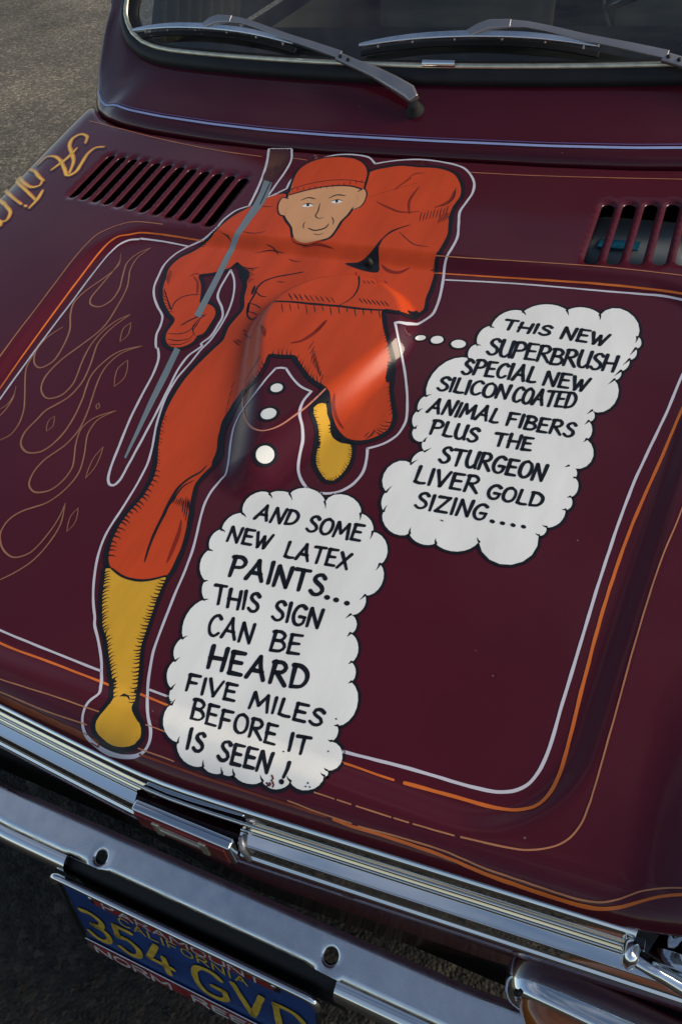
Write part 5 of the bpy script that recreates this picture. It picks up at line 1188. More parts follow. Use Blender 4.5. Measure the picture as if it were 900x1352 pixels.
r5/FIBERS,line,ink,4,1,3.3,0,brush:1260 -1646 1288 -1642 1300 -1659 1291 -1678 1264 -1685
r5/FIBERS,line,ink,4,0,3.3,0,brush:1274 -1685 1305 -1727
r5/FIBERS,line,ink,4,1,3.3,0,brush:1360 -1655 1350 -1643 1333 -1650 1327 -1667 1338 -1680 1353 -1690 1358 -1707 1348 -1724 1332 -1727 1319 -1716
r6/PLUS,line,ink,4,0,3.4,0,brush:737 -1779 739 -1864
r6/PLUS,line,ink,4,1,3.4,0,brush:731 -1781 761 -1777 779 -1794 773 -1816 740 -1825
r6/PLUS,line,ink,4,0,3.4,0,brush:797 -1776 799 -1853
r6/PLUS,line,ink,4,1,3.4,0,brush:799 -1855 818 -1860 837 -1856
:849 -1775 852 -1836 863 -1859 879 -1861 891 -1843
:893 -1774 894 -1843 899 -1860
:951 -1792 939 -1781 922 -1788 917 -1804 931 -1817 947 -1827 954 -1843 944 -1859 927 -1863 913 -1852
r6/THE,line,ink,4,0,3.4,0,brush:1032 -1787 1080 -1782
r6/THE,line,ink,4,0,3.3,0,brush:1058 -1785 1059 -1858
:1098 -1775 1100 -1856
:1143 -1773 1142 -1853
:1098 -1817 1143 -1812
:1162 -1780 1164 -1851
:1160 -1781 1197 -1777
:1163 -1813 1192 -1810
:1164 -1851 1200 -1848
r7/STURGEON,line,ink,4,1,3.5,0,brush:865 -1935 853 -1922 836 -1929 831 -1948 845 -1963 861 -1973 868 -1992 859 -2010 842 -2014 827 -2001
r7/STURGEON,line,ink,4,0,3.6,0,brush:880 -1927 930 -1923
r7/STURGEON,line,ink,4,0,3.5,0,brush:907 -1926 908 -1972 909 -2017
r7/STURGEON,line,ink,4,1,3.5,0,brush:947 -1917 949 -1983 960 -2008 975 -2010 987 -1991
:990 -1916 990 -1991 994 -2010
r7/STURGEON,line,ink,4,0,3.5,0,brush:1010 -1915 1010 -1962 1010 -2009
r7/STURGEON,line,ink,4,1,3.5,0,brush:1006 -1917 1034 -1913 1047 -1932 1039 -1953 1012 -1962
r7/STURGEON,line,ink,4,0,3.5,0,brush:1023 -1961 1056 -2008
r7/STURGEON,line,ink,4,1,3.5,0,brush:1112 -1926 1098 -1915 1082 -1922 1070 -1953 1071 -1983 1083 -2005 1100 -2008 1112 -1995 1115 -1969
r7/STURGEON,line,ink,4,0,3.5,0,brush:1095 -1969 1116 -1968
:1133 -1921 1134 -2005
:1132 -1922 1169 -1919
:1134 -1961 1164 -1959
r7/STURGEON,line,ink,4,0,3.4,0,brush:1134 -2005 1170 -2004
r7/STURGEON,line,ink,4,1,3.4,0,brush:1210 -1912 1194 -1923 1186 -1957 1191 -1992 1207 -2005 1224 -1993 1233 -1958 1226 -1923 1209 -1912
r7/STURGEON,line,ink,4,0,3.4,0,brush:1252 -1917 1249 -1962 1247 -2007
:1252 -1917 1269 -1960 1286 -2002
:1293 -1913 1290 -1959 1286 -2004
r8/LIVER,line,ink,4,0,3.4,0,brush:759 -2061 761 -2146
r8/LIVER,line,ink,4,1,3.4,0,brush:761 -2148 782 -2153 804 -2148
r8/LIVER,line,ink,4,0,3.4,0,brush:821 -2062 824 -2107 826 -2151
:844 -2062 874 -2145
:874 -2145 887 -2102 900 -2058
:920 -2060 923 -2143
:918 -2061 962 -2057
:922 -2099 957 -2096
:923 -2143 966 -2141
:987 -2054 987 -2099 986 -2143
r8/LIVER,line,ink,4,1,3.4,0,brush:982 -2056 1014 -2052 1029 -2069 1019 -2090 989 -2098
r8/LIVER,line,ink,4,0,3.3,0,brush:1001 -2098 1039 -2141
r8/GOLD,line,ink,4,1,3.2,0,brush:1133 -2086 1119 -2077 1102 -2083 1089 -2107 1090 -2131 1102 -2149 1119 -2151 1132 -2140 1135 -2120
r8/GOLD,line,ink,4,0,3.2,0,brush:1115 -2120 1137 -2119
r8/GOLD,line,ink,4,1,3.1,0,brush:1179 -2074 1162 -2083 1153 -2111 1158 -2139 1175 -2149 1193 -2140 1202 -2111 1196 -2083 1177 -2074
r8/GOLD,line,ink,4,0,3.1,0,brush:1222 -2073 1218 -2141
r8/GOLD,line,ink,4,1,3.1,0,brush:1218 -2142 1235 -2146 1254 -2143
r8/GOLD,line,ink,4,0,3.1,0,brush:1273 -2072 1271 -2142
r8/GOLD,line,ink,4,1,3.1,0,brush:1269 -2073 1293 -2072 1314 -2088 1316 -2112 1303 -2134 1271 -2142
r9/SIZING,line,ink,4,1,3.2,0,brush:847 -2210 833 -2199 815 -2206 810 -2224 824 -2236 842 -2245 850 -2262 839 -2279 821 -2283 805 -2273
r9/SIZING,line,ink,4,0,3.2,0,brush:870 -2201 874 -2283
:895 -2201 941 -2197
:941 -2197 920 -2238 898 -2278
r9/SIZING,line,ink,4,0,3.1,0,brush:898 -2278 946 -2275
:965 -2192 967 -2234 968 -2276
:993 -2191 992 -2233 990 -2275
:993 -2191 1014 -2230 1035 -2269
:1040 -2185 1038 -2228 1036 -2270
r9/SIZING,line,ink,4,1,3.1,0,brush:1105 -2200 1090 -2191 1073 -2199 1060 -2225 1061 -2250 1074 -2269 1091 -2271 1105 -2259 1108 -2236
r9/SIZING,line,ink,4,0,3.1,0,brush:1087 -2238 1110 -2235
r9/dots,line,ink,4,0,3.6,0,dot:1142 -2265 1147 -2267
:1185 -2263 1190 -2264
r9/dots,line,ink,4,0,3.5,0,dot:1229 -2260 1234 -2262
:1272 -2256 1277 -2258
l1/AND,line,ink,4,0,3.3,0,brush:135 -2532 149 -2493 162 -2452
l1/AND,line,ink,4,1,3.3,0,brush:162 -2452 174 -2491 193 -2529
l1/AND,line,ink,4,0,3.3,0,brush:146 -2504 183 -2503
:213 -2453 213 -2531
:213 -2453 256 -2525
:259 -2447 257 -2526
l1/AND,line,ink,4,0,3.2,0,brush:279 -2447 283 -2521
l1/AND,line,ink,4,1,3.2,0,brush:274 -2448 300 -2446 323 -2463 327 -2488 315 -2511 283 -2522
l1/SOME,line,ink,4,1,3.2,0,brush:425 -2458 411 -2447 394 -2454 390 -2471 405 -2483 422 -2493 431 -2509 422 -2525 404 -2529 388 -2519
:468 -2445 452 -2456 446 -2485 455 -2515 474 -2526 491 -2515 497 -2485 487 -2454 467 -2445
l1/SOME,line,ink,4,0,3.2,0,brush:516 -2449 517 -2525
:516 -2449 544 -2501
:544 -2501 563 -2447
:563 -2447 581 -2522
l1/SOME,line,ink,4,0,3.1,0,brush:592 -2439 598 -2516
l1/SOME,line,ink,4,0,3.2,0,brush:590 -2440 629 -2436
l1/SOME,line,ink,4,0,3.1,0,brush:595 -2475 626 -2473
:598 -2516 637 -2514
l2/NEW,line,ink,4,0,3.2,0,brush:59 -2602 68 -2677
:59 -2602 113 -2672
:107 -2597 114 -2674
:128 -2596 141 -2669
:126 -2597 167 -2593
:134 -2630 167 -2627
:141 -2669 181 -2666
:185 -2597 215 -2668
:215 -2668 224 -2610
:224 -2610 244 -2666
:244 -2666 251 -2629 258 -2592
l2/LATEX,line,ink,4,0,3.1,0,brush:346 -2605 354 -2674
l2/LATEX,line,ink,4,1,3.1,0,brush:355 -2676 373 -2679 391 -2675
l2/LATEX,line,ink,4,0,3.1,0,brush:406 -2676 415 -2636 424 -2595
l2/LATEX,line,ink,4,1,3.1,0,brush:424 -2595 438 -2635 460 -2673
l2/LATEX,line,ink,4,0,3.1,0,brush:413 -2647 448 -2647
:466 -2596 513 -2590
:491 -2594 496 -2632 500 -2670
:532 -2589 537 -2627 542 -2665
:530 -2590 567 -2585
:537 -2625 567 -2622
:542 -2665 578 -2662
:588 -2591 612 -2627 636 -2663
:630 -2589 612 -2627 594 -2666
l3/PAINTS,line,ink,4,0,4.1,0,brush:146 -2740 155 -2788 163 -2835
l3/PAINTS,line,ink,4,1,4.1,0,brush:138 -2743 177 -2737 202 -2755 198 -2780 158 -2792
l3/PAINTS,line,ink,4,0,4.1,0,brush:238 -2826 248 -2779 257 -2731
l3/PAINTS,line,ink,4,1,4.0,0,brush:257 -2731 279 -2777 310 -2821
l3/PAINTS,line,ink,4,0,4.0,0,brush:246 -2792 293 -2791
:320 -2721 331 -2771 341 -2820
:355 -2730 362 -2778 369 -2824
:355 -2730 389 -2774 422 -2818
:412 -2723 418 -2772 423 -2819
:431 -2722 493 -2715
:464 -2719 472 -2766 480 -2813
l3/PAINTS,line,ink,4,1,3.9,0,brush:568 -2731 551 -2718 531 -2727 527 -2746 546 -2760 567 -2771 578 -2789 568 -2808 548 -2813 529 -2801
l3/dots,line,ink,4,0,4.2,0,dot:607 -2810 612 -2811
:648 -2810 652 -2811
l3/dots,line,ink,4,0,4.1,0,dot:696 -2811 700 -2812
l4/THIS,line,ink,4,0,3.3,0,brush:125 -2894 176 -2887
:152 -2891 166 -2932 179 -2973
:200 -2894 212 -2934 225 -2974
l4/THIS,line,ink,4,0,3.2,0,brush:248 -2891 260 -2931 271 -2971
l4/THIS,line,ink,4,0,3.3,0,brush:211 -2936 260 -2930
l4/THIS,line,ink,4,0,3.2,0,brush:268 -2883 281 -2923 293 -2963
l4/THIS,line,ink,4,1,3.2,0,brush:336 -2891 320 -2880 305 -2887 304 -2904 321 -2917 340 -2925 351 -2941 346 -2958 330 -2962 312 -2952
l4/SIGN,line,ink,4,1,3.1,0,brush:457 -2893 442 -2882 426 -2890 424 -2908 440 -2921 459 -2930 469 -2946 462 -2964 445 -2968 427 -2958
l4/SIGN,line,ink,4,0,3.1,0,brush:477 -2879 486 -2921 495 -2962
l4/SIGN,line,ink,4,1,3.1,0,brush:548 -2884 531 -2875 515 -2883 508 -2912 514 -2939 530 -2960 548 -2961 560 -2948 558 -2924
l4/SIGN,line,ink,4,0,3.1,0,brush:537 -2925 559 -2923
:571 -2876 576 -2916 582 -2955
:571 -2876 598 -2913 624 -2949
:617 -2869 621 -2910 625 -2951
l5/CAN,line,ink,4,1,3.0,0,brush:227 -3032 210 -3020 194 -3031 189 -3059 197 -3086 213 -3107 232 -3110 244 -3094
l5/CAN,line,ink,4,0,3.0,0,brush:264 -3104 269 -3060 273 -3015
l5/CAN,line,ink,4,1,3.0,0,brush:273 -3015 294 -3058 322 -3099
l5/CAN,line,ink,4,0,3.0,0,brush:268 -3072 306 -3071
:327 -3020 335 -3061 343 -3101
:327 -3020 357 -3058 386 -3094
l5/CAN,line,ink,4,0,2.9,0,brush:373 -3013 380 -3055 387 -3096
l5/BE,line,ink,4,0,3.0,0,brush:471 -3013 478 -3055 484 -3096
l5/BE,line,ink,4,1,3.0,0,brush:464 -3017 495 -3010 516 -3022 509 -3042 482 -3053
:481 -3051 516 -3049 533 -3067 522 -3087 484 -3096
l5/BE,line,ink,4,0,3.0,0,brush:541 -3007 549 -3046 556 -3084
:539 -3008 583 -3000
:548 -3044 584 -3037
:556 -3084 600 -3077
l6/HEARD,line,ink,4,0,3.9,0,brush:253 -3151 264 -3196 275 -3240
:315 -3145 325 -3191 334 -3235
:263 -3198 326 -3189
:346 -3148 356 -3191 367 -3233
:344 -3149 394 -3142
:356 -3188 397 -3183
:367 -3233 417 -3228
:441 -3227 450 -3181 460 -3134
l6/HEARD,line,ink,4,1,3.8,0,brush:460 -3134 481 -3178 511 -3220
l6/HEARD,line,ink,4,0,3.8,0,brush:448 -3194 494 -3191
:527 -3134 534 -3177 541 -3219
l6/HEARD,line,ink,4,1,3.8,0,brush:521 -3137 558 -3130 577 -3146 570 -3166 537 -3176
l6/HEARD,line,ink,4,0,3.8,0,brush:550 -3175 601 -3214
:608 -3123 616 -3166 625 -3208
l6/HEARD,line,ink,4,1,3.8,0,brush:602 -3124 633 -3121 664 -3139 674 -3168 663 -3196 625 -3209
l7/FIVE,line,ink,4,0,2.9,0,brush:222 -3289 230 -3321 237 -3352
:220 -3290 265 -3284
:230 -3319 263 -3315
l7/FIVE,line,ink,4,0,2.8,0,brush:289 -3286 305 -3347
:309 -3280 330 -3310 351 -3339
:351 -3339 357 -3307 364 -3274
:384 -3275 398 -3335
:382 -3276 424 -3271
:390 -3303 424 -3299
:398 -3335 440 -3331
l7/MILES,line,ink,4,0,2.8,0,brush:505 -3275 507 -3306 509 -3337
:505 -3275 539 -3316
:539 -3316 559 -3271
:559 -3271 570 -3302 582 -3332
:593 -3268 603 -3327
:622 -3264 628 -3320
l7/MILES,line,ink,4,1,2.7,0,brush:628 -3321 648 -3323 670 -3320
l7/MILES,line,ink,4,0,2.7,0,brush:681 -3261 686 -3292 690 -3323
:680 -3262 723 -3257
:685 -3290 721 -3287
:690 -3323 733 -3319
l7/MILES,line,ink,4,1,2.7,0,brush:790 -3264 775 -3257 757 -3263 753 -3275 768 -3284 786 -3290 794 -3301 784 -3314 766 -3317 750 -3310
l8/BEFORE,line,ink,4,0,2.8,0,brush:293 -3372 302 -3410 319 -3453
l8/BEFORE,line,ink,4,1,2.8,0,brush:287 -3375 315 -3371 336 -3384 330 -3401 306 -3408
:305 -3407 337 -3409 356 -3427 351 -3447 319 -3453
l8/BEFORE,line,ink,4,0,2.8,0,brush:357 -3374 367 -3410 383 -3451
:356 -3375 395 -3371
:366 -3408 399 -3405
l8/BEFORE,line,ink,4,0,2.7,0,brush:383 -3451 421 -3448
l8/BEFORE,line,ink,4,0,2.8,0,brush:419 -3376 427 -3412 442 -3452
:417 -3378 458 -3373
:427 -3410 458 -3407
l8/BEFORE,line,ink,4,1,2.7,0,brush:500 -3368 485 -3377 483 -3403 497 -3431 518 -3442 533 -3431 533 -3402 520 -3376 499 -3368
l8/BEFORE,line,ink,4,0,2.7,0,brush:545 -3369 552 -3404 562 -3442
l8/BEFORE,line,ink,4,1,2.7,0,brush:541 -3371 570 -3367 586 -3380 580 -3396 554 -3403
l8/BEFORE,line,ink,4,0,2.7,0,brush:565 -3403 609 -3439
:608 -3369 616 -3403 626 -3440
:607 -3370 644 -3366
:615 -3401 646 -3398
:626 -3440 663 -3437
l8/IT,line,ink,4,0,2.7,0,brush:710 -3374 716 -3406 725 -3441
:731 -3376 781 -3367
l8/IT,line,ink,4,0,2.6,0,brush:758 -3372 762 -3403 769 -3437
l9/IS,line,ink,4,0,2.9,0,brush:351 -3495 365 -3532 374 -3566
l9/IS,line,ink,4,1,2.9,0,brush:415 -3506 401 -3497 390 -3504 390 -3519 404 -3528 419 -3535 428 -3547 422 -3561 409 -3564 395 -3557
l9/SEEN,line,ink,4,1,2.9,0,brush:524 -3503 509 -3493 496 -3500 496 -3515 510 -3526 526 -3533 535 -3545 528 -3559 513 -3562 498 -3554
l9/SEEN,line,ink,4,0,2.9,0,brush:539 -3493 549 -3528 556 -3560
:538 -3494 572 -3489
:549 -3526 577 -3523
:556 -3560 590 -3557
:590 -3486 600 -3522 607 -3553
:589 -3487 622 -3482
:600 -3520 628 -3517
l9/SEEN,line,ink,4,0,2.8,0,brush:607 -3553 641 -3550
:642 -3482 651 -3519 655 -3552
:642 -3482 670 -3517 692 -3547
:680 -3475 689 -3515 693 -3548
l9/!,line,ink,4,1,2.8,0,brush:752 -3487 758 -3513 757 -3542
l9/!,line,ink,4,0,3.0,0,dot:754 -3557 758 -3558
paint_chip,line,chip_red,5,1,1.1,0,:715 -3550 724 -3558 720 -3565
:725 -3568 733 -3575 732 -3581
:706 -3577 715 -3580 711 -3585
:716 -3574 722 -3577 719 -3582
paint_chip,line,ink,5,0,0.9,0,:840 -3270 843 -3272
paint_chip,line,ink,5,0,0.8,0,:859 -3390 861 -3392
:843 -3544 845 -3545
:846 -3531 849 -3533
:857 -3541 860 -3542
paint_chip,line,ink,5,0,0.9,0,:708 -3451 711 -3453
:654 -3439 657 -3441
paint_chip,line,chip_red,5,0,1.0,0,:936 -2318 946 -2321
"""
def cspline(P, closed, maxstep):
    P = np.asarray(P, float); n = len(P); out = []
    if n < 3: closed = False
    for i in range(n if closed else n - 1):
        p1, p2 = P[i], P[(i + 1) % n]
        p0 = P[(i - 1) % n] if (closed or i) else 2 * p1 - p2; p3 = P[(i + 2) % n] if (closed or i + 2 < n) else 2 * p2 - p1
        t0 = 0.; t1 = t0 + max(np.linalg.norm(p1 - p0), 1e-6) ** .5; t2 = t1 + max(np.linalg.norm(p2 - p1), 1e-6) ** .5; t3 = t2 + max(np.linalg.norm(p3 - p2), 1e-6) ** .5
        for j in range(max(1, int(math.ceil(np.linalg.norm(p2 - p1) / maxstep)))):
            m_ = max(1, int(math.ceil(np.linalg.norm(p2 - p1) / maxstep))); u = t1 + (t2 - t1) * j / m_
            A = (t1 - u) / (t1 - t0) * p0 + (u - t0) / (t1 - t0) * p1; B = (t2 - u) / (t2 - t1) * p1 + (u - t1) / (t2 - t1) * p2; Cc = (t3 - u) / (t3 - t2) * p2 + (u - t2) / (t3 - t2) * p3
            D = (t2 - u) / (t2 - t0) * A + (u - t0) / (t2 - t0) * B; E_ = (t3 - u) / (t3 - t1) * B + (u - t1) / (t3 - t1) * Cc
            out.append((t2 - u) / (t2 - t1) * D + (u - t1) / (t2 - t1) * E_)
    if not closed: out.append(P[-1])
    return np.array(out)
def lin(P, closed, maxstep):
    P = np.asarray(P, float); out = []; n = len(P)
    for i in range(n if closed else n - 1):
        a, b = P[i], P[(i + 1) % n]; m_ = max(1, int(math.ceil(np.linalg.norm(b - a) / maxstep)))
        for j in range(m_): out.append(a + (b - a) * j / m_)
    if not closed: out.append(P[-1])
    return np.array(out)
art_rnd = random.Random(11)
def ribbon(P, w_, closed, taper):
    """a brush stroke: left and right edges, width by taper"""
    n = len(P)
    if closed: T = np.roll(P, -1, 0) - np.roll(P, 1, 0)
    else: T = np.gradient(P, axis=0)
    T /= np.linalg.norm(T, axis=1)[:, None] + 1e-9; N = np.stack([-T[:, 1], T[:, 0]], 1)
    s = np.concatenate([[0], np.cumsum(np.linalg.norm(np.diff(P, axis=0), axis=1))]); u = s / max(s[-1], 1e-6)
    k = np.ones(n)
    if taper == 'both': k = .25 + .75 * np.sin(np.pi * np.clip(u, .0, 1)) ** .6
    elif taper == 'end': k = 1.25 * (1 - u) + .08
    elif taper == 'soft': k = .6 + .4 * np.sin(np.pi * u) ** .5
    elif taper == 'brush': k = 1.08 - .22 * u
    ph = art_rnd.uniform(0, 6); k = k * (1 + .05 * np.sin(s * 900 * .12 + ph) + (.05 * np.sin(s * 260 + ph * 2) if taper != 'dot' else 0))
    h = (w_ / 2 * k)[:, None]; L_, R_ = P + N * h, P - N * h
    V = [*L_, *R_]; F = [(i, n + i, n + (i + 1) % n, (i + 1) % n) for i in range(n if closed else n - 1)]
    if not closed:     # rounded brush ends
        for e, sgn in ((0, -1), (n - 1, 1)):
            if k[e] * w_ < .0006 and taper in ('both', 'end'): continue
            b = len(V); c = P[e]; r = w_ / 2 * k[e]; V.append(c)
            a0 = math.atan2(*(L_[e] - c)[::-1]); dirn = -sgn
            ids = [e]
            for q in range(1, 6):
                a = a0 + dirn * math.pi * q / 6; ids.append(len(V)); V.append(c + r * np.array([math.cos(a), math.sin(a)]) * 1.0)
            ids.append(n + e)
            for q in range(len(ids) - 1): F.append((b, ids[q], ids[q + 1]))
    return V, F
def filled(P):
    """triangulated area with inner points so that it follows the pressed shape of the bonnet"""
    P = np.asarray(P); lo, hi = P.min(0), P.max(0); pts = [Vector(p) for p in P]; n = len(pts)
    def inside(X, Y):
        c = np.zeros(X.shape, bool)
        for a, b in zip(P, np.roll(P, -1, 0)):
            if a[1] == b[1]: continue
            cond = ((a[1] > Y) != (b[1] > Y)) & (X < (b[0] - a[0]) * (Y - a[1]) / (b[1] - a[1]) + a[0]); c ^= cond
        return c
    def near_edge(X, Y, d):
        m_ = np.full(X.shape, 9.)
        for a in P: m_ = np.minimum(m_, np.hypot(X - a[0], Y - a[1]))
        return m_ > d
    for st, sel in ((.0026, 'fine'), (.012, 'coarse')):
        gx = np.arange(lo[0] + st / 2, hi[0], st); gy = np.arange(lo[1] + st / 2, hi[1], st)
        if not len(gx) or not len(gy): continue
        X, Y = [a.ravel() for a in np.meshgrid(gx, gy)]
        db = bulge_dist(X, Y); dp = panel_dist(X, Y); hot = ((db < .004) & (db > -.056)) | ((dp > .009) & (dp < .038)) | (Y < -.695) | (np.abs(X) > .55) 
        X, Y = (X[hot], Y[hot]) if sel == 'fine' else (X[~hot], Y[~hot])
        if not len(X): continue
        k = inside(X, Y); X, Y = X[k], Y[k]
        if not len(X): continue
        k = near_edge(X, Y, st * .5); pts += [Vector((a, b)) for a, b in zip(X[k], Y[k])]
    vo, eo, fo, *_ = delaunay_2d_cdt(pts, [], [list(range(n))], 1, 1e-7)
    return [np.array((v.x, v.y)) for v in vo], fo
def coat(name, pieces, material, layer, label=None):
    V = []; F = []
    for v, f in pieces:
        b = len(V); V += list(v); F += [tuple(b + k for k in q) for q in f]
    V = np.array(V); V[:, 0] = np.clip(V[:, 0], -.6655, .6655); N = surf_normals(V[:, 0], V[:, 1]); z = surf(V[:, 0], V[:, 1])
    P3 = np.stack([V[:, 0], V[:, 1], z], 1) + N * (.00032 + .00010 * layer)
    FF = []
    for q in F:      # all faces look up
        a, b, c = V[q[0]], V[q[1]], V[q[2]]; s = (b[0] - a[0]) * (c[1] - a[1]) - (b[1] - a[1]) * (c[0] - a[0])
        FF.append(q if s > 0 else q[::-1])
    o = mesh_obj(name, P3, FF, material, hood, normals=N)
    if label: o['label'] = label
    return o
def build_art():
    groups = {}; order = []; dots = 0; singles = {}
    head = None
    for ln in ART.strip().split('\n'):
        h, pts = ln.split(':')
        if h: head = h
        nm, kind, mt, layer, smooth, wid, closed, taper = head.split(',')
        v = np.array([int(a) for a in pts.split()], float).reshape(-1, 2) / 5000
        if nm == 'script_lettering' and mt == 'script_shadow': wid = '7'
        closed = closed == '1'; wid = float(wid) / 1000
        fn = cspline if smooth == '1' else lin
        if kind == 'fill': p = filled(fn(v, True, .006))
        elif kind == 'line': p = ribbon(fn(v, closed, .0035 if wid > .004 else .003), wid, closed, taper)
        elif kind == 'dot':
            P = cspline(v, True, .004); c = P.mean(0); r = np.linalg.norm(P - c, axis=1).mean()
            lab = ['topmost of three dots below the runner', 'middle of three dots below the runner', 'lowest and largest of three dots below the runner', 'smallest of three dots trailing to the right bubble', 'middle of three dots trailing to the right bubble', 'dot nearest the right bubble'][dots]; dots += 1
            ot = coat('thought_dot_outline', [filled(c + (P - c) * (1 + wid / r))], M['ink'], 1)
            d = coat('thought_dot', [filled(P)], M['bubble_white'], 2, 'white painted ' + lab); continue
        if nm in ('keyline', 'panel_stripe', 'front_stripe', 'rear_stripe', 'bulge_stripe', 'flame_outline', 'boot_outline', 'face', 'eye'):
            coat(nm, [p], M[mt], int(layer)); continue
        groups.setdefault((nm, mt, int(layer)), []).append(p)
    for (nm, mt, layer), pcs in groups.items():
        if '/' in nm:
            tx = nm.split('/')[1]; side = 'right' if nm[0] == 'r' else 'lower'
            coat('lettering', pcs, M[mt], layer, 'black brush lettering ' + (tx if tx not in ('dots', '!') else {'dots': 'row of full stops', '!': 'exclamation mark'}[tx]) + ' in the ' + side + ' bubble'); continue
        name = {'speech_bubble_right': 'speech_bubble', 'speech_bubble_left': 'speech_bubble', 'speech_bubble_right_outline': 'bubble_outline', 'speech_bubble_left_outline': 'bubble_outline'}.get(nm, nm)
        lab = {'speech_bubble_right': 'right scalloped white speech bubble about the superbrush', 'speech_bubble_left': 'lower scalloped white speech bubble about latex paints'}.get(nm)
        o = coat(name, pcs, M[mt], layer, lab)
        if nm in ('ink_drawing', 'face_drawing', 'cap_drawing', 'paint_chip', 'script_lettering', 'suit_outline') or nm.endswith('_outline') or mt == 'bristle_dark': o['kind'] = 'stuff'
build_art()

# ---- washer jet at the crease
disc_ring('washer_jet', (-.003, -.141, float(surf(-.003, -.141)) - .0005), (0, -.35, 1), [(.0, .0085), (.002, .0083), (.0038, .0065), (.005, .003), (.0055, 0)], M['black'], car, 20)

# ---- scuttle panel between bonnet and windscreen, running up into the windscreen pillars
def scuttle():
    def G(x): return Vector((x, float(rear_edge(x)) + .004, float(surf(x, rear_edge(x) - .005)) - .006))
    outer = [G(x) for x in np.linspace(0, .56, 29)] + [Vector(p) for p in ((.59, .163, -.006), (.610, .180, -.004), (.628, .203, .0), (.641, .235, .018), (.643, .27, .055), (.637, .31, .105), (.627, .36, .17), (.60, .45, .28), (.565, .56, .40))]
    def Wp(x, z): return Vector((x, .16 + .25 * x * x + (z - .071) * .84, z))
    inner = [Wp(x, .0695) for x in np.linspace(0, .46, 24)] + [Wp(*p) for p in ((.50, .071), (.535, .076), (.562, .085), (.578, .096), (.587, .110), (.589, .125), (.585, .145), (.575, .18), (.55, .25), (.52, .33), (.47, .455))]
    def resample(P, n):
        d = [0]
        for a, b in zip(P, P[1:]): d.append(d[-1] + (b - a).length)
        out = []
        for k in range(n):
            s = d[-1] * k / (n - 1); i = max(j for j in range(len(d)) if d[j] <= s + 1e-9); i = min(i, len(P) - 2); t = (s - d[i]) / (d[i + 1] - d[i]); out.append(P[i].lerp(P[i + 1], t))
        return out
    def pair(n=70):
        a = resample(outer, n); b = resample(inner, n); return a, b
    a, b = pair(); prof = [(-.02, -.012), (0, -.003), (.015, .003), (.05, .0072), (.12, .0098), (.2, .0105), (.3, .0090), (.45, .0060), (.6, .0035), (.75, .002), (.88, .001), (1.0, 0), (1.06, -.010)]
    def pt(i, u, lift):
        p = a[i].lerp(b[i], u); t = (b[i] - a[i]).normalized(); al = (a[min(i + 1, len(a) - 1)] - a[max(i - 1, 0)]).normalized(); nrm = al.cross(t).normalized()
        if nrm.z < 0 and i < 50: nrm = -nrm
        if nrm.x < 0 and i >= 50: nrm = -nrm
        if i == 0: nrm.x = 0
        return p + nrm * lift
    n = len(a); rows = []
    for i in range(-(n - 1), n):
        r = []
        for u, l in prof:
            p = pt(abs(i), u, l * (1 if abs(i) < 46 else .8)); r.append((math.copysign(p.x, i) if i else 0, p.y, p.z))
        rows.append(r)
    o = sweep('scuttle_panel', rows, M['paint'], car); 
    bm = bmesh.new(); bm.from_mesh(o.data); bmesh.ops.recalc_face_normals(bm, faces=bm.faces)
    if sum(f.normal.z for f in bm.faces) < 0: bmesh.ops.reverse_faces(bm, faces=bm.faces)
    bm.to_mesh(o.data); bm.free()
    # blue coach lines on the scuttle lip
    for u, wd, mt in ((.205, .0026, 'stripe_blue'), (.245, .0010, 'stripe_violet'), (.275, .0008, 'keyline_white')):
        if u > .26: continue
        V = []; F = []
        rng = list(range(-38, n - 14))
        L = np.interp(u, [p[0] for p in prof], [p[1] for p in prof]) + .0007
        for i in rng:
            for du in (-.5, .5):
                uu = u + du * wd / .095; p = pt(abs(i), uu, float(np.interp(uu, [q[0] for q in prof], [q[1] for q in prof])) + .0007); V.append((math.copysign(p.x, i) if i else 0, p.y, p.z))
        F = [(2 * k, 2 * k + 1, 2 * k + 3, 2 * k + 2) for k in range(len(rng) - 1)]
        mesh_obj('coach_line', V, F, M[mt], o)
    # rubber seal, bright trim strip, glass
    def off(pts, du, lift):
        c = Vector((0, .5, .38)); out = []
        for q in pts:
            d = (c - q); d.x = -q.x; d = d.normalized(); d = Vector((-q.x * .9, 0, 0)) if False else d
            out.append((d, q))
        return out
    gn = Vector((0, -.64, .77)).normalized()                     # outward normal of the glass near the centre
    inn = [Vector((-p.x, p.y, p.z)) for p in b[::-1][:-1]] + b
    N = len(inn); rows = []; trim = []; edge = []
    for i, p in enumerate(inn):
        tn = (inn[min(i + 1, N - 1)] - inn[max(i - 1, 0)]).normalized(); g = Vector((gn.x - .35 * p.x * -1, gn.y, gn.z)).normalized(); iw = g.cross(tn).normalized()
        if iw.dot(Vector((0, .3, .25)) - Vector((p.x, 0, 0))) < 0: iw = -iw
        rows.append([tuple(p + iw * d + g * h) for d, h in ((-.006, -.006), (-.005, .003), (-.001, .008), (.006, .011), (.014, .011), (.019, .008), (.024, .005), (.030, .001), (.031, -.004))])
        trim.append([tuple(p + iw * d + g * h) for d, h in ((.0115, .0105), (.0120, .0125), (.0145, .0140), (.0175, .0130), (.0185, .0095))])
        edge.append(p + iw * .026)
    sweep('windscreen_seal', rows, M['rubber'], car)
    half = N // 2; gap = half
    tr = sweep('trim_strip', trim, M['trim_metal'], car)
    clip = [trim[half + k] for k in range(-4, 4)]
    rows2 = []
    for k in range(9):
        x = -.038 + k * .0055; z = .0695; p = Vector((x, .16 + .25 * x * x, .0705)); iw = Vector((0, .64, .77)); g = gn
        rows2.append([tuple(p + iw * d + g * h) for d, h in ((.0105, .0100), (.0110, .0135), (.0145, .0152), (.0180, .0140), (.0195, .0095))])
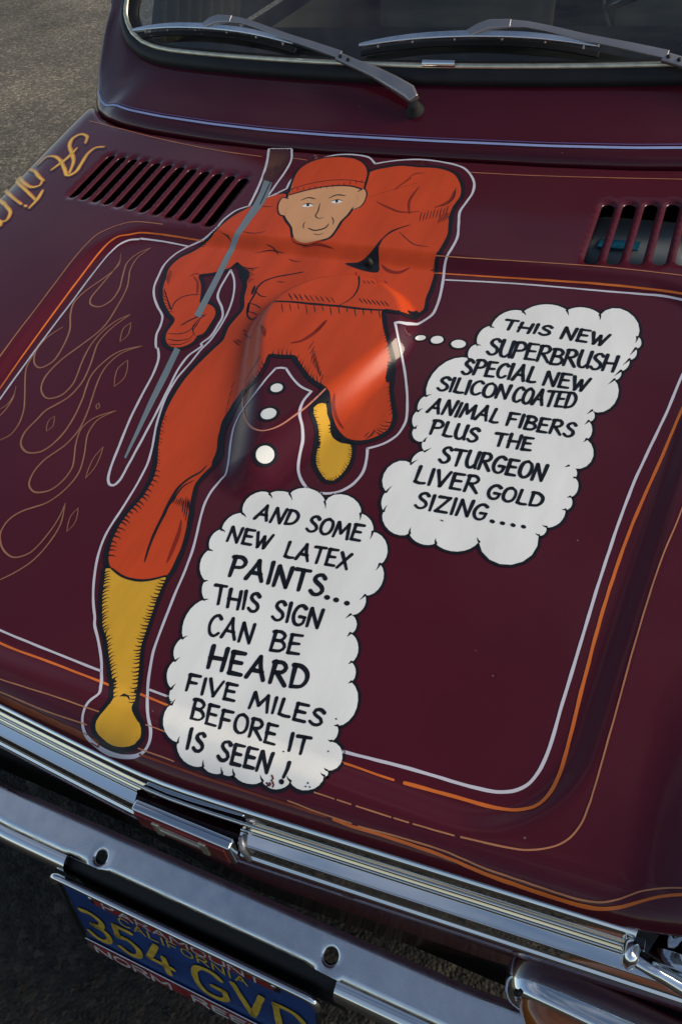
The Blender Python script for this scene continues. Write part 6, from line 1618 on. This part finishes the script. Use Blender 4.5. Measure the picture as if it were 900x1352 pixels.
    sweep('trim_joint_clip', rows2, M['chrome'], car)
    # glass
    V = []; F = []; nu = 60; nv = 24
    top = .455
    for j in range(nv + 1):
        z = .080 + (top - .080) * j / nv; hw = .583 if z < .125 else .583 - (z - .125) * .33
        if z < .11: hw = .52 + (z - .08) * 2.0
        for i in range(nu + 1):
            x = -hw + 2 * hw * i / nu; V.append((x, .163 + .25 * x * x + (z - .071) * .84, z))
    F = [(j * (nu + 1) + i, j * (nu + 1) + i + 1, (j + 1) * (nu + 1) + i + 1, (j + 1) * (nu + 1) + i) for j in range(nv) for i in range(nu)]
    mesh_obj('windscreen', V, F, M['glass'], car)
scuttle()

# ---- wipers
def wiper(sh, first=True):
    def P(x, y, z): return Vector((x + sh, y + .25 * ((x + sh) ** 2 - x ** 2), z))
    wp = disc_ring('wiper', P(-.036, .122, .046), (0, -.45, .9), [(.0, .012), (.006, .012), (.0080, .010), (.0085, .004), (.0115, .003), (.0125, -.002)], M['tyre'], car, 24)
    n = (0, -.64, .77)
    arm = [P(-.036, .121, .060), P(-.045, .128, .066), P(-.070, .138, .074), P(-.10, .148, .083), P(-.135, .158, .091), P(-.160, .165, .097)]
    ribbon_box('wiper_arm', arm, [.013, .0185, .0175, .0145, .012, .0115], [.010, .012, .009, .007, .006, .006], M['wiper_metal'], wp, n, .0015)
    rod = [P(-.155, .1645, .099), P(-.20, .176, .107), P(-.25, .189, .115), P(-.30, .204, .124), P(-.325, .210, .128), P(-.345, .214, .129), P(-.372, .219, .129)]
    ribbon_box('arm_strip', rod, [.0105, .0095, .0085, .008, .008, .010, .012], .0028, M['wiper_metal'], wp, n, .0005)
    for q in (arm[-1].lerp(arm[-2], .25), arm[-2].lerp(arm[-1], .25)):
        disc_ring('rivet', q + Vector(n) * .0035, n, [(0, .0015), (.002, .0012), (.0026, 0)], M['black'], wp, 10)
    clipc = [P(-.398, .220, .119), P(-.385, .2195, .124), P(-.372, .219, .128), P(-.345, .214, .129)]
    ribbon_box('blade_clip', clipc, [.011, .014, .013, .011], [.006, .007, .006, .005], M['wiper_metal'], wp, n, .0008)
    bl = spline([P(-.545, .243, .108), P(-.50, .236, .114), P(-.45, .228, .118), P(-.39, .217, .1195), P(-.33, .204, .1185), P(-.28, .194, .114), P(-.235, .185, .107)], 5)
    ribbon_box('blade_holder', bl, [.004 + .005 * math.sin(math.pi * i / (len(bl) - 1)) ** .5 for i in range(len(bl))], .004, M['worn_chrome'], wp, n, .0006)
    rb = [p + Vector((0, .002, -.0085)) - Vector(n) * .003 for p in bl]
    ribbon_box('blade_rubber', rb, .003, .008, M['rubber'], wp, (0, .77, .64), .0004)
    for i in range(3, len(bl) - 2, 5): box('blade_claw', bl[i] + Vector((0, .0, -.0045)), (.0025, .004, .004), M['worn_chrome'], wp, .0005)
    return wp
wiper(0); wiper(.415)

# ---- bright bars of the grille below the bonnet edge
def bar(name, prof, x0, x1, mt, parent, n=40, closed=True, xc=0):
    rows = []
    for i in range(n + 1):
        x = x0 + (x1 - x0) * i / n; rows.append([(x, y + (float(edge_y(x)) + .727 if n == 40 else 0), z) for y, z in prof])
    return sweep(name, rows, mt, parent, closed=closed, cap=closed)
def arcp(cy, cz, ry, rz, a0, a1, n): return [(cy + ry * math.cos(math.radians(a0 + (a1 - a0) * k / n)), cz + rz * math.sin(math.radians(a0 + (a1 - a0) * k / n))) for k in range(n + 1)]
grille = bar('grille', [(-.700, -.128), (-.7215, -.130), (-.7215, -.20), (-.70, -.21)], -.405, .405, M['black'], car)
def sharp_bar(*a):
    o = bar(*a); return bevel_flat(o, .0005, 2, 18)
sharp_bar('chrome_bar', [(-.7180, -.1245), (-.7240, -.1245), (-.7262, -.1252), (-.7278, -.1270), (-.7285, -.1295), (-.7285, -.1455), (-.7180, -.1455)], -.392, .392, M['chrome'], grille)
sharp_bar('chrome_bar', [(-.7180, -.1464), (-.7288, -.1464), (-.7296, -.1470), (-.7299, -.1482), (-.7297, -.1565), (-.7180, -.1565)], -.40, .40, M['chrome'], grille)
for xa, xb in ((-.47, .026), (.118, .47)):
    sharp_bar('chrome_blade', [(-.7200, -.1574), (-.7298, -.1574), (-.7305, -.1582), (-.7308, -.1598), (-.7373, -.1646), (-.7381, -.1646), (-.7385, -.1660), (-.7391, -.1800), (-.7400, -.1808), (-.7411, -.1818), (-.7415, -.1840), (-.7402, -.1858), (-.7200, -.1858)], xa, xb, M['chrome'], grille)
for s in (-1, 1):
    box('bar_end_cap', (s * .391, -.7225, -.137), (.010, .016, .020), M['chrome'], grille, .005)
    tube('corner_bracket', [(s * .392, -.720, -.144), (s * .410, -.722, -.152), (s * .425, -.722, -.160), (s * .450, -.722, -.166)], [.006, .005, .006, .004], M['chrome'], grille)
# front panel under the grille
bar('front_panel', [(-.7200, -.1862), (-.7385, -.1866), (-.7392, -.190), (-.7380, -.205), (-.7340, -.228), (-.724, -.262), (-.712, -.30), (-.705, -.345), (-.698, -.40), (-.692, -.47), (-.65, -.48)], -.60, .60, M['paint'], car, closed=False)

# ---- badge
def badge():
    rot = Matrix.Rotation(math.radians(0), 3, 'X'); c = Vector((.073, -.7463, -.1725))
    b = box('badge', c + Vector((0, -.0012, 0)), (.088, .0092, .030), M['chrome'], car, .002, rot)
    box('badge_face', c + Vector((-.001, -.0062, -.001)), (.081, .002, .024), M['badge_red'], b, .0005, rot)
    for dx in (-.022, .020): box('badge_letter', c + Vector((dx, -.0075, -.001)), (.006, .002, .020), M['trim_metal'], b, .0005, rot)
    box('badge_letter', c + Vector((-.001, -.0076, -.001)), (.038, .0018, .0050), M['trim_metal'], b, .0005, rot)
badge()
tube('badge_stay', [(.121, -.7400, -.158), (.123, -.7450, -.166), (.128, -.7475, -.178)], [.002, .003, .002], M['wiper_metal'], car, 8)

# ---- bumper with its bolt holes, and the recess for the plate
def bumper():
    holes = [(-.106, -.745, .0062), (.163, -.741, .0064)]
    def ysh(x): return .10 * max(abs(x - .03) - .25, 0) ** 1.6 * 3
    def ztop(y, x): return -.400 - (y + .716) * -.10 * 0 - .0005 * ((y + .74) / .02) ** 2
    P = []; E = []; xs = np.linspace(-.68, .70, 139)
    def cutf(x):          # front edge of the upper face, cut back where the plate sits
        a = -.757
        if -.144 < x < .176: a = -.7540
        if -.106 - .016 < x < -.106 + .014: a = -.7560
        if .163 - .014 < x < .163 + .014: a = -.7560
        return a
    ring = [(x, -.7185) for x in xs] + [(x, cutf(x)) for x in xs[::-1]]
    P += ring; E += [(k, (k + 1) % len(ring)) for k in range(len(ring))]
    for hx, hy, hr in holes:
        b = len(P); P += [(hx + hr * math.cos(t), hy + hr * math.sin(t)) for t in np.linspace(0, 2 * math.pi, 25)[:-1]]; E += [(b + k, b + (k + 1) % 24) for k in range(24)]
        P += [(hx + (hr + .004) * math.cos(t), hy + (hr + .004) * math.sin(t)) for t in np.linspace(0, 2 * math.pi, 25)[:-1]]
    for x in xs[1:-1]:
        for y in (-.727, -.734, -.741, -.748): 
            if y > cutf(x) + .002 and all(math.hypot(x - h[0], y - h[1]) > h[2] + .006 for h in holes): P.append((x, y))
    vo, eo, fo, ov, *_ = delaunay_2d_cdt([Vector(p) for p in P], E, [list(range(len(ring)))], 0, 1e-6)
    V = []; F = []
    for v in vo:
        z = -.400; d = min(math.hypot(v.x - h[0], v.y - h[1]) - h[2] for h in holes); z -= (-.7185 - v.y) * .30
        if d < .0035: z -= .0016 * (1 - max(d, 0) / .0035)
        V.append((v.x, v.y + ysh(v.x), z))
    for f in fo:
        cx = sum(vo[k].x for k in f) / len(f); cy = sum(vo[k].y for k in f) / len(f)
        if any(math.hypot(cx - h[0], cy - h[1]) < h[2] * .98 for h in holes) or cy < cutf(cx) - .0005: continue
        F.append(f)
    # rear and front thickness of the steel
    o = mesh_obj('bumper', V, F, M['worn_chrome'], car)
    bm = bmesh.new(); bm.from_mesh(o.data); bmesh.ops.recalc_face_normals(bm, faces=bm.faces)
    if sum(f.normal.z for f in bm.faces) < 0: bmesh.ops.reverse_faces(bm, faces=bm.faces)
    bm.to_mesh(o.data); bm.free()
    so = o.modifiers.new('thickness', 'SOLIDIFY'); so.thickness = .0025; so.offset = -1
    # rolled front edge on both sides of the plate
    for a, b in ((-.68, -.144), (.176, .70)):
        rows = []
        for x in np.linspace(a, b, 40): rows.append([(x, y + ysh(x), z) for y, z in ((-.7568, -.4116), (-.7600, -.4126), (-.7640, -.4145), (-.7680, -.4185), (-.7700, -.4240), (-.7698, -.4380), (-.7670, -.4520), (-.7630, -.4660), (-.7560, -.4700))])
        sweep('bumper_face', rows, M['chrome'], o)
    for hx, hy, hr in holes: disc_ring('bolt_hole', (hx, hy, -.4105), (0, 0, 1), [(hr * 1.05, 0), (hr, -.012), (0, -.0125)], M['black'], o, 24)
    # dark recessed bracket behind the plate
    rows = []
    for x in np.linspace(-.147, .180, 20): rows.append([(x, y, z) for y, z in ((-.746, -.4112), (-.752, -.4145), (-.7545, -.421), (-.7595, -.424), (-.7640, -.430), (-.7640, -.50))])
    sweep('plate_bracket', rows, M['black'], o)
    for hx, hy in ((.176, -.7445), (.172, -.7500)): disc_ring('rust_spot', (hx, hy, -.4002 - (-.7185 - hy) * .3 + .0004), (0, 0, 1), [(.0016, -.0004), (0, .0002)], M['black'], o, 8)
    return o
bumper()

# ---- number plate in its dealer frame
GL = {'3': (.58, [[(.04, .96), (.3, 1.0), (.54, .84), (.46, .6), (.22, .54)], [(.22, .54), (.54, .46), (.58, .2), (.4, .0), (.16, .0), (.0, .14)]]),
 '5': (.58, [[(.54, 1), (.12, 1)], [(.12, 1), (.08, .56)], [(.08, .56), (.35, .62), (.58, .42), (.5, .1), (.25, .0), (.02, .12)]]), '4': (.62, [[(.36, 1), (.0, .3)], [(.0, .3), (.62, .3)], [(.46, .62), (.46, 0)]]),
 'G': (.66, [[(.62, .86), (.48, 1), (.2, 1), (.02, .78), (.0, .25), (.16, .0), (.46, .0), (.64, .14), (.64, .44)], [(.64, .44), (.38, .44)]]), 'V': (.62, [[(.0, 1), (.31, 0)], [(.31, 0), (.62, 1)]]), 'D': (.62, [[(.04, 1), (.04, 0)], [(.04, 1), (.4, 1.0), (.62, .75), (.62, .25), (.4, 0), (.04, 0)]]),
 'A': (.6, [[(0, 0), (.3, 1)], [(.3, 1), (.6, 0)], [(.12, .35), (.48, .35)]]), 'C': (.55, [[(.55, .85), (.4, 1), (.15, 1), (0, .75), (0, .25), (.15, 0), (.4, 0), (.55, .15)]]), 'E': (.5, [[(0, 1), (0, 0)], [(0, 1), (.5, 1)], [(0, .52), (.42, .52)], [(0, 0), (.5, 0)]]),
 'F': (.5, [[(0, 1), (0, 0)], [(0, 1), (.5, 1)], [(0, .52), (.42, .52)]]), 'I': (.08, [[(.04, 1), (.04, 0)]]), 'L': (.48, [[(0, 1), (0, 0)], [(0, 0), (.48, 0)]]), 'M': (.7, [[(0, 0), (0, 1)], [(0, 1), (.35, .3)], [(.35, .3), (.7, 1)], [(.7, 1), (.7, 0)]]),
 'N': (.58, [[(0, 0), (0, 1)], [(0, 1), (.58, 0)], [(.58, 0), (.58, 1)]]), 'O': (.6, [[(.3, 1), (.08, .9), (0, .5), (.08, .1), (.3, 0), (.52, .1), (.6, .5), (.52, .9), (.3, 1)]]), 'P': (.54, [[(0, 0), (0, 1)], [(0, 1), (.38, 1), (.54, .78), (.38, .5), (0, .5)]]),
 'R': (.56, [[(0, 0), (0, 1)], [(0, 1), (.38, 1), (.54, .78), (.38, .52), (0, .5)], [(.26, .5), (.56, 0)]]), 'S': (.52, [[(.5, .85), (.35, 1), (.12, 1), (.0, .78), (.12, .58), (.4, .45), (.52, .22), (.38, 0), (.12, 0), (0, .15)]]), 'T': (.56, [[(0, 1), (.56, 1)], [(.28, 1), (.28, 0)]]), 'U': (.56, [[(0, 1), (0, .2), (.14, 0), (.42, 0), (.56, .2), (.56, 1)]])}
def plate():
    T = Vector((-.158, -.773, -.435)); U = Vector((.316, 0, 0)); Vv = Vector((0, -.028, -.157)); nrm = U.cross(Vv).normalized()
    if nrm.y > 0: nrm = -nrm
    def at(u, v, h=0): return T + U * u + Vv * v + nrm * h
    def slab(name, u0, u1, v0, v1, h, th, mt, parent, bev=.0008):
        q = [at(u, v, hh) for hh in (h - th, h) for u, v in ((u0, v0), (u1, v0), (u1, v1), (u0, v1))]
        o = mesh_obj(name, [tuple(p) for p in q], [(0, 1, 2, 3), (4, 7, 6, 5), (0, 4, 5, 1), (1, 5, 6, 2), (2, 6, 7, 3), (3, 7, 4, 0)], mt, parent)
        bm = bmesh.new(); bm.from_mesh(o.data); bmesh.ops.recalc_face_normals(bm, faces=bm.faces); bm.to_mesh(o.data); bm.free(); return bevel_flat(o, bev)
    pl = slab('license_plate', 0.01, .99, .01, .99, 0, .0012, M['plate_blue'], car)
    def text(name, s, u0, u1, v0, v1, wd, h, mt, sp=.2, label=None, gaps=None):
        tot = sum(GL[c][0] if c != ' ' else .5 for c in s) + sp * (len(s) - 1); x = 0; Vt = []; Ft = []
        sx = (u1 - u0) / tot
        for c in s:
            if c == ' ': x += .5 + sp; continue
            for st in GL[c][1]:
                P = np.array([((u0 + (x + a) * sx) * .316, (v1 + (v0 - v1) * b) * .1595) for a, b in st]); P = cspline(P, False, .004) if len(st) > 2 else lin(P, False, .02)
                vv, ff = ribbon(P, wd, False, ''); b0 = len(Vt); Vt += [tuple(at(p[0] / .316, p[1] / .1595, h)) for p in vv]; Ft += [tuple(b0 + k for k in f) for f in ff]
            x += GL[c][0] + sp
        o = mesh_obj(name, Vt, Ft, mt, pl)
        if name == 'dealer_lettering': o['kind'] = 'stuff'
        bm = bmesh.new(); bm.from_mesh(o.data)
        for f in bm.faces:
            f.normal_update()
            if f.normal.dot(nrm) < 0: f.normal_flip()
        bm.to_mesh(o.data); bm.free()
        if label: o['label'] = label
        return o
    text('plate_number', '354', .045, .42, .40, .80, .0085, .0016, M['plate_yellow'], .26, 'raised yellow figures 354')
    text('plate_number', 'GVD', .525, .945, .40, .80, .0085, .0016, M['plate_yellow'], .26, 'raised yellow letters GVD')
    text('state_name', 'CALIFORNIA', .24, .745, .225, .325, .0024, .0012, M['plate_yellow'], .26, 'yellow letters CALIFORNIA')
    # frame: bright rim on top, sides, lower strip
    rim = [at(-.008, .10, .003), at(-.004, .02, .004), at(.012, -.010, .004)] + [at(u, -.018, .004) for u in np.linspace(.05, .95, 10)] + [at(.985, -.010, .004), at(1.004, .03, .004), at(1.008, .10, .003)]
    tube('plate_frame', [tuple(p) for p in spline([tuple(p) for p in rim], 4)], .0042, M['chrome'], pl, 10)
    for u in (-.004, 1.004): tube('plate_frame', [tuple(at(u, v, .002)) for v in (.08, .5, 1.0)], .0022, M['black'], pl, 8)
    slab('frame_strip', .13, .87, .02, .195, .0016, .0014, M['black'], pl)
    slab('frame_band', .15, .85, .03, .188, .0022, .0010, M['frame_red'], pl, .0003)
    text('dealer_lettering', 'PARAMOUNT', .19, .81, .090, .172, .0026, .0026, M['frame_white'], .2, 'white capitals PARAMOUNT')
    slab('frame_strip', -.006, 1.006, .90, 1.06, .0032, .0018, M['worn_chrome'], pl)
    slab('frame_band', .03, .97, .915, 1.04, .0040, .0010, M['frame_red'], pl, .0003)
    text('dealer_lettering', 'NORM REEVES', .05, .95, .93, 1.025, .0040, .0046, M['frame_white'], .2, 'white capitals NORM REEVES')
    for u in (.145, .855): disc_ring('plate_screw', at(u, .085, .0022), nrm, [(0, .0025), (.003, .002), (.004, 0)], M['worn_chrome'], pl, 12)
plate()

# ---- turn signals and headlights
def turn_signal(s):
    def shape(k, sc=1, n=36):
        out = []
        for i in range(n):
            a = 2 * math.pi * i / n; x = math.copysign(abs(math.cos(a)) ** .5, math.cos(a)) * .115 * sc; z = math.copysign(abs(math.sin(a)) ** .62, math.sin(a)) * (.034 if sc == 1 else .034 * sc); out.append((x, z))
        return out
    c = Vector((s * .437, -.722, -.272)); rows = []
    for sc, dy in ((.95, .004), (.985, .001), (1.0, -.004), (1.0, -.014), (.985, -.022), (.95, -.026), (.90, -.026), (.885, -.020)):
        rows.append([(c.x + x, c.y + dy + .05 * abs(x) , c.z + z) for x, z in shape(0, 1)] if sc == 1 else [(c.x + x * sc, c.y + dy + .05 * abs(x), c.z + z * (1 - (1 - sc) * 2.2)) for x, z in shape(0, 1)])
    h = sweep('turn_signal', rows, M['chrome'], car, closed=True)
    box('recess_shade_box', c + Vector((s * .01, .018, -.004)), (.18, .03, .045), M['black'], h, .006)  # black box added to darken the shaded recess around the housing
    rows = []
    for sc, dy in ((.89, -.020), (.87, -.030), (.80, -.040), (.62, -.047), (.35, -.050), (.02, -.051)):
        rows.append([(c.x + x * sc, c.y + dy + .05 * abs(x), c.z + z * (sc - .10 if sc > .3 else sc * .8)) for x, z in shape(0, 1)])
    sweep('amber_lens', rows, M['amber'], h, closed=True)
    disc_ring('lens_screw', c + Vector((-s * .104, -.020, .022)), (0, -.7, .7), [(0, .002), (.0022, .0015), (.003, 0)], M['black'], h, 10)
for s in (1, -1): turn_signal(s)
def headlight(s):
    c = (s * .500, -.690, -.150); ax = (0, -1, .05)
    h = disc_ring('headlight', c, ax, [(.088, -.03), (.092, 0), (.090, .010), (.086, .014), (.080, .013), (.077, .006)], M['chrome'], car, 64)
    disc_ring('headlight_lens', c, ax, [(.078, .006), (.070, .016), (.055, .024), (.03, .030), (0, .032)], M['lamp_glass'], h, 64)
for s in (1, -1): headlight(s)

# ---- rest of the body, so that it stands and shades like the real car
def body():
    for s in (-1, 1):
        # wing and side skin
        rows = []
        for y, zt, hw in ((-.722, -.26, .595), (-.70, -.20, .618), (-.62, -.105, .632), (-.4, -.13, .635), (-.1, -.115, .64), (.15, -.09, .645), (.3, -.03, .655), (.5, -.03, .66), (1.2, -.03, .66), (1.9, -.05, .64), (2.1, -.12, .60), (2.15, -.3, .55)):
            rows.append([(s * (hw - .012), y, zt + .012), (s * (hw + .016), y, zt), (s * (hw + .012), y, zt - .10), (s * (hw + .01), y, zt - .25), (s * (hw - .02), y, -.56 if abs(y + .25) > .1 else -.56)])
        sweep('body_side', rows, M['paint'], car)
        sweep('side_window', [[(s * .640, .36, -.01), (s * .575, .55, .37)], [(s * .655, 1.1, -.01), (s * .58, 1.1, .38)], [(s * .64, 1.75, -.02), (s * .57, 1.6, .37)]], M['side_glass'], car)
        tube('door_edge_trim', [(s * p[0], p[1], p[2]) for p in ((.655, .262, .018), (.654, .280, .040), (.650, .31, .085), (.643, .35, .14), (.630, .40, .205))], [.002, .0032, .0036, .0036, .003], M['worn_chrome'], car, 8)
        disc_ring('mirror', (s * .672, .36, .155), (s * .2, -1, 0), [(0, .03), (.018, .026), (.03, .01), (.032, 0), (.030, -.006), (0, -.007)], M['chrome'], car, 28)
        for y in (-.22, 1.75):
            t = disc_ring('wheel', (s * .55, y, -.575), (s, 0, 0), [(.13, .055), (.15, .07), (.22, .072), (.242, .055), (.245, 0), (.242, -.055), (.2, -.07), (.12, -.06)], M['tyre'], car, 40)
            disc_ring('wheel_rim', (s * .55, y, -.575), (s, 0, 0), [(.135, .058), (.125, .045), (.06, .05), (.03, .06), (0, .061)], M['worn_chrome'], t, 32)
        # roof pillars
        tube('roof_pillar', [(s * .655, 1.72, -.04), (s * .575, 1.62, .39)], .035, M['paint'], car, 8)
    rows = []
    for y, z, hw in ((.485, .455, .47), (.53, .475, .55), (.65, .495, .575), (1.0, .51, .58), (1.4, .50, .575), (1.6, .46, .56), (1.66, .43, .53)):
        rows.append([(x * hw, y + .02 * x * x, z - .035 * abs(x) ** 3 - (.05 if abs(x) == 1 else 0)) for x in np.linspace(-1, 1, 15)])
    sweep('roof', rows, M['paint'], car)
    sweep('tail_panel', [[(-.56, 1.66, .42), (.56, 1.66, .42)], [(-.64, 1.80, .0), (.64, 1.80, .0)], [(-.62, 2.1, -.1), (.62, 2.1, -.1)], [(-.58, 2.16, -.5), (.58, 2.16, -.5)]], M['paint'], car)
    # engine bay lining
    V = [(-.60, -.69, -.47), (.60, -.69, -.47), (.60, .16, -.47), (-.60, .16, -.47), (-.60, -.69, -.30), (.60, -.69, -.30), (.60, .16, -.03), (-.60, .16, -.03)]
    mesh_obj('engine_bay', V, [(0, 1, 2, 3), (0, 4, 5, 1), (2, 6, 7, 3), (0, 3, 7, 4), (1, 5, 6, 2)], M['bay'], car, smooth=False)
    # cabin; a pleated beige curtain hangs inside the passenger's side window
    rows = []
    for z in (-.02, .12, .30):
        rows.append([(-.615 + (z + .02) * .14 * 1.2 + .010 * math.sin((y - .36) * 150), y + z * .3, z) for y in np.linspace(.36, .66, 90)])
    sweep('window_curtain', rows, M['seat'], car)
    sweep('door_lining', [[(-.60, y, z) for y in (.28, .7, 1.15)] for z in (-.45, -.2, -.03)], M['seat'], car)
    sweep('dashboard', [[(-.54, y, z), (.54, y, z)] for y, z in ((.19, .035), (.24, .058), (.34, .066), (.44, .060), (.47, .045), (.475, -.06), (.44, -.12))], M['dash'], car)
    V = [(-.60, .2, -.5), (.60, .2, -.5), (.60, 1.9, -.5), (-.60, 1.9, -.5), (-.62, 1.9, .0), (.62, 1.9, .0)]
    mesh_obj('cabin_floor', V, [(0, 1, 2, 3), (3, 2, 5, 4)], M['carpet'], car, smooth=False)
    for x in (-.28, .28):
        b = box('front_seat', (x, .98, -.20), (.44, .46, .14), M['seat'], car, .04)
        box('seat_back', (x, 1.20, .06), (.42, .11, .50), M['seat'], b, .04, Matrix.Rotation(math.radians(-14), 3, 'X'))
    ring = [(.28 + .17 * math.cos(a), .60 + .17 * math.sin(a) * .42, .10 + .17 * math.sin(a) * .9) for a in np.linspace(0, 2 * math.pi, 41)]
    sw = tube('steering_wheel', ring, .009, M['dash'], car, 8, cap=False)
    for a in (200, 340, 90): ra = math.radians(a); tube('wheel_spoke', [(.28, .60, .10), (.28 + .165 * math.cos(ra), .60 + .165 * math.sin(ra) * .42, .10 + .165 * math.sin(ra) * .9)], .007, M['worn_chrome'], sw, 6)
    tube('steering_column', [(.28, .60, .10), (.28, .42, -.05)], .02, M['dash'], car, 10)
body()
# ---- washer bottle seen through the louvres
wb = box('washer_bottle', (.272, .025, -.110), (.13, .10, .13), M['tank'], car, .02)
box('bottle_label', (.256, -.0255, -.085), (.045, .002, .045), M['label_blue'], wb, .0005)
box('bottle_label', (.256, -.012, -.0440), (.045, .020, .002), M['label_blue'], wb, .0005)
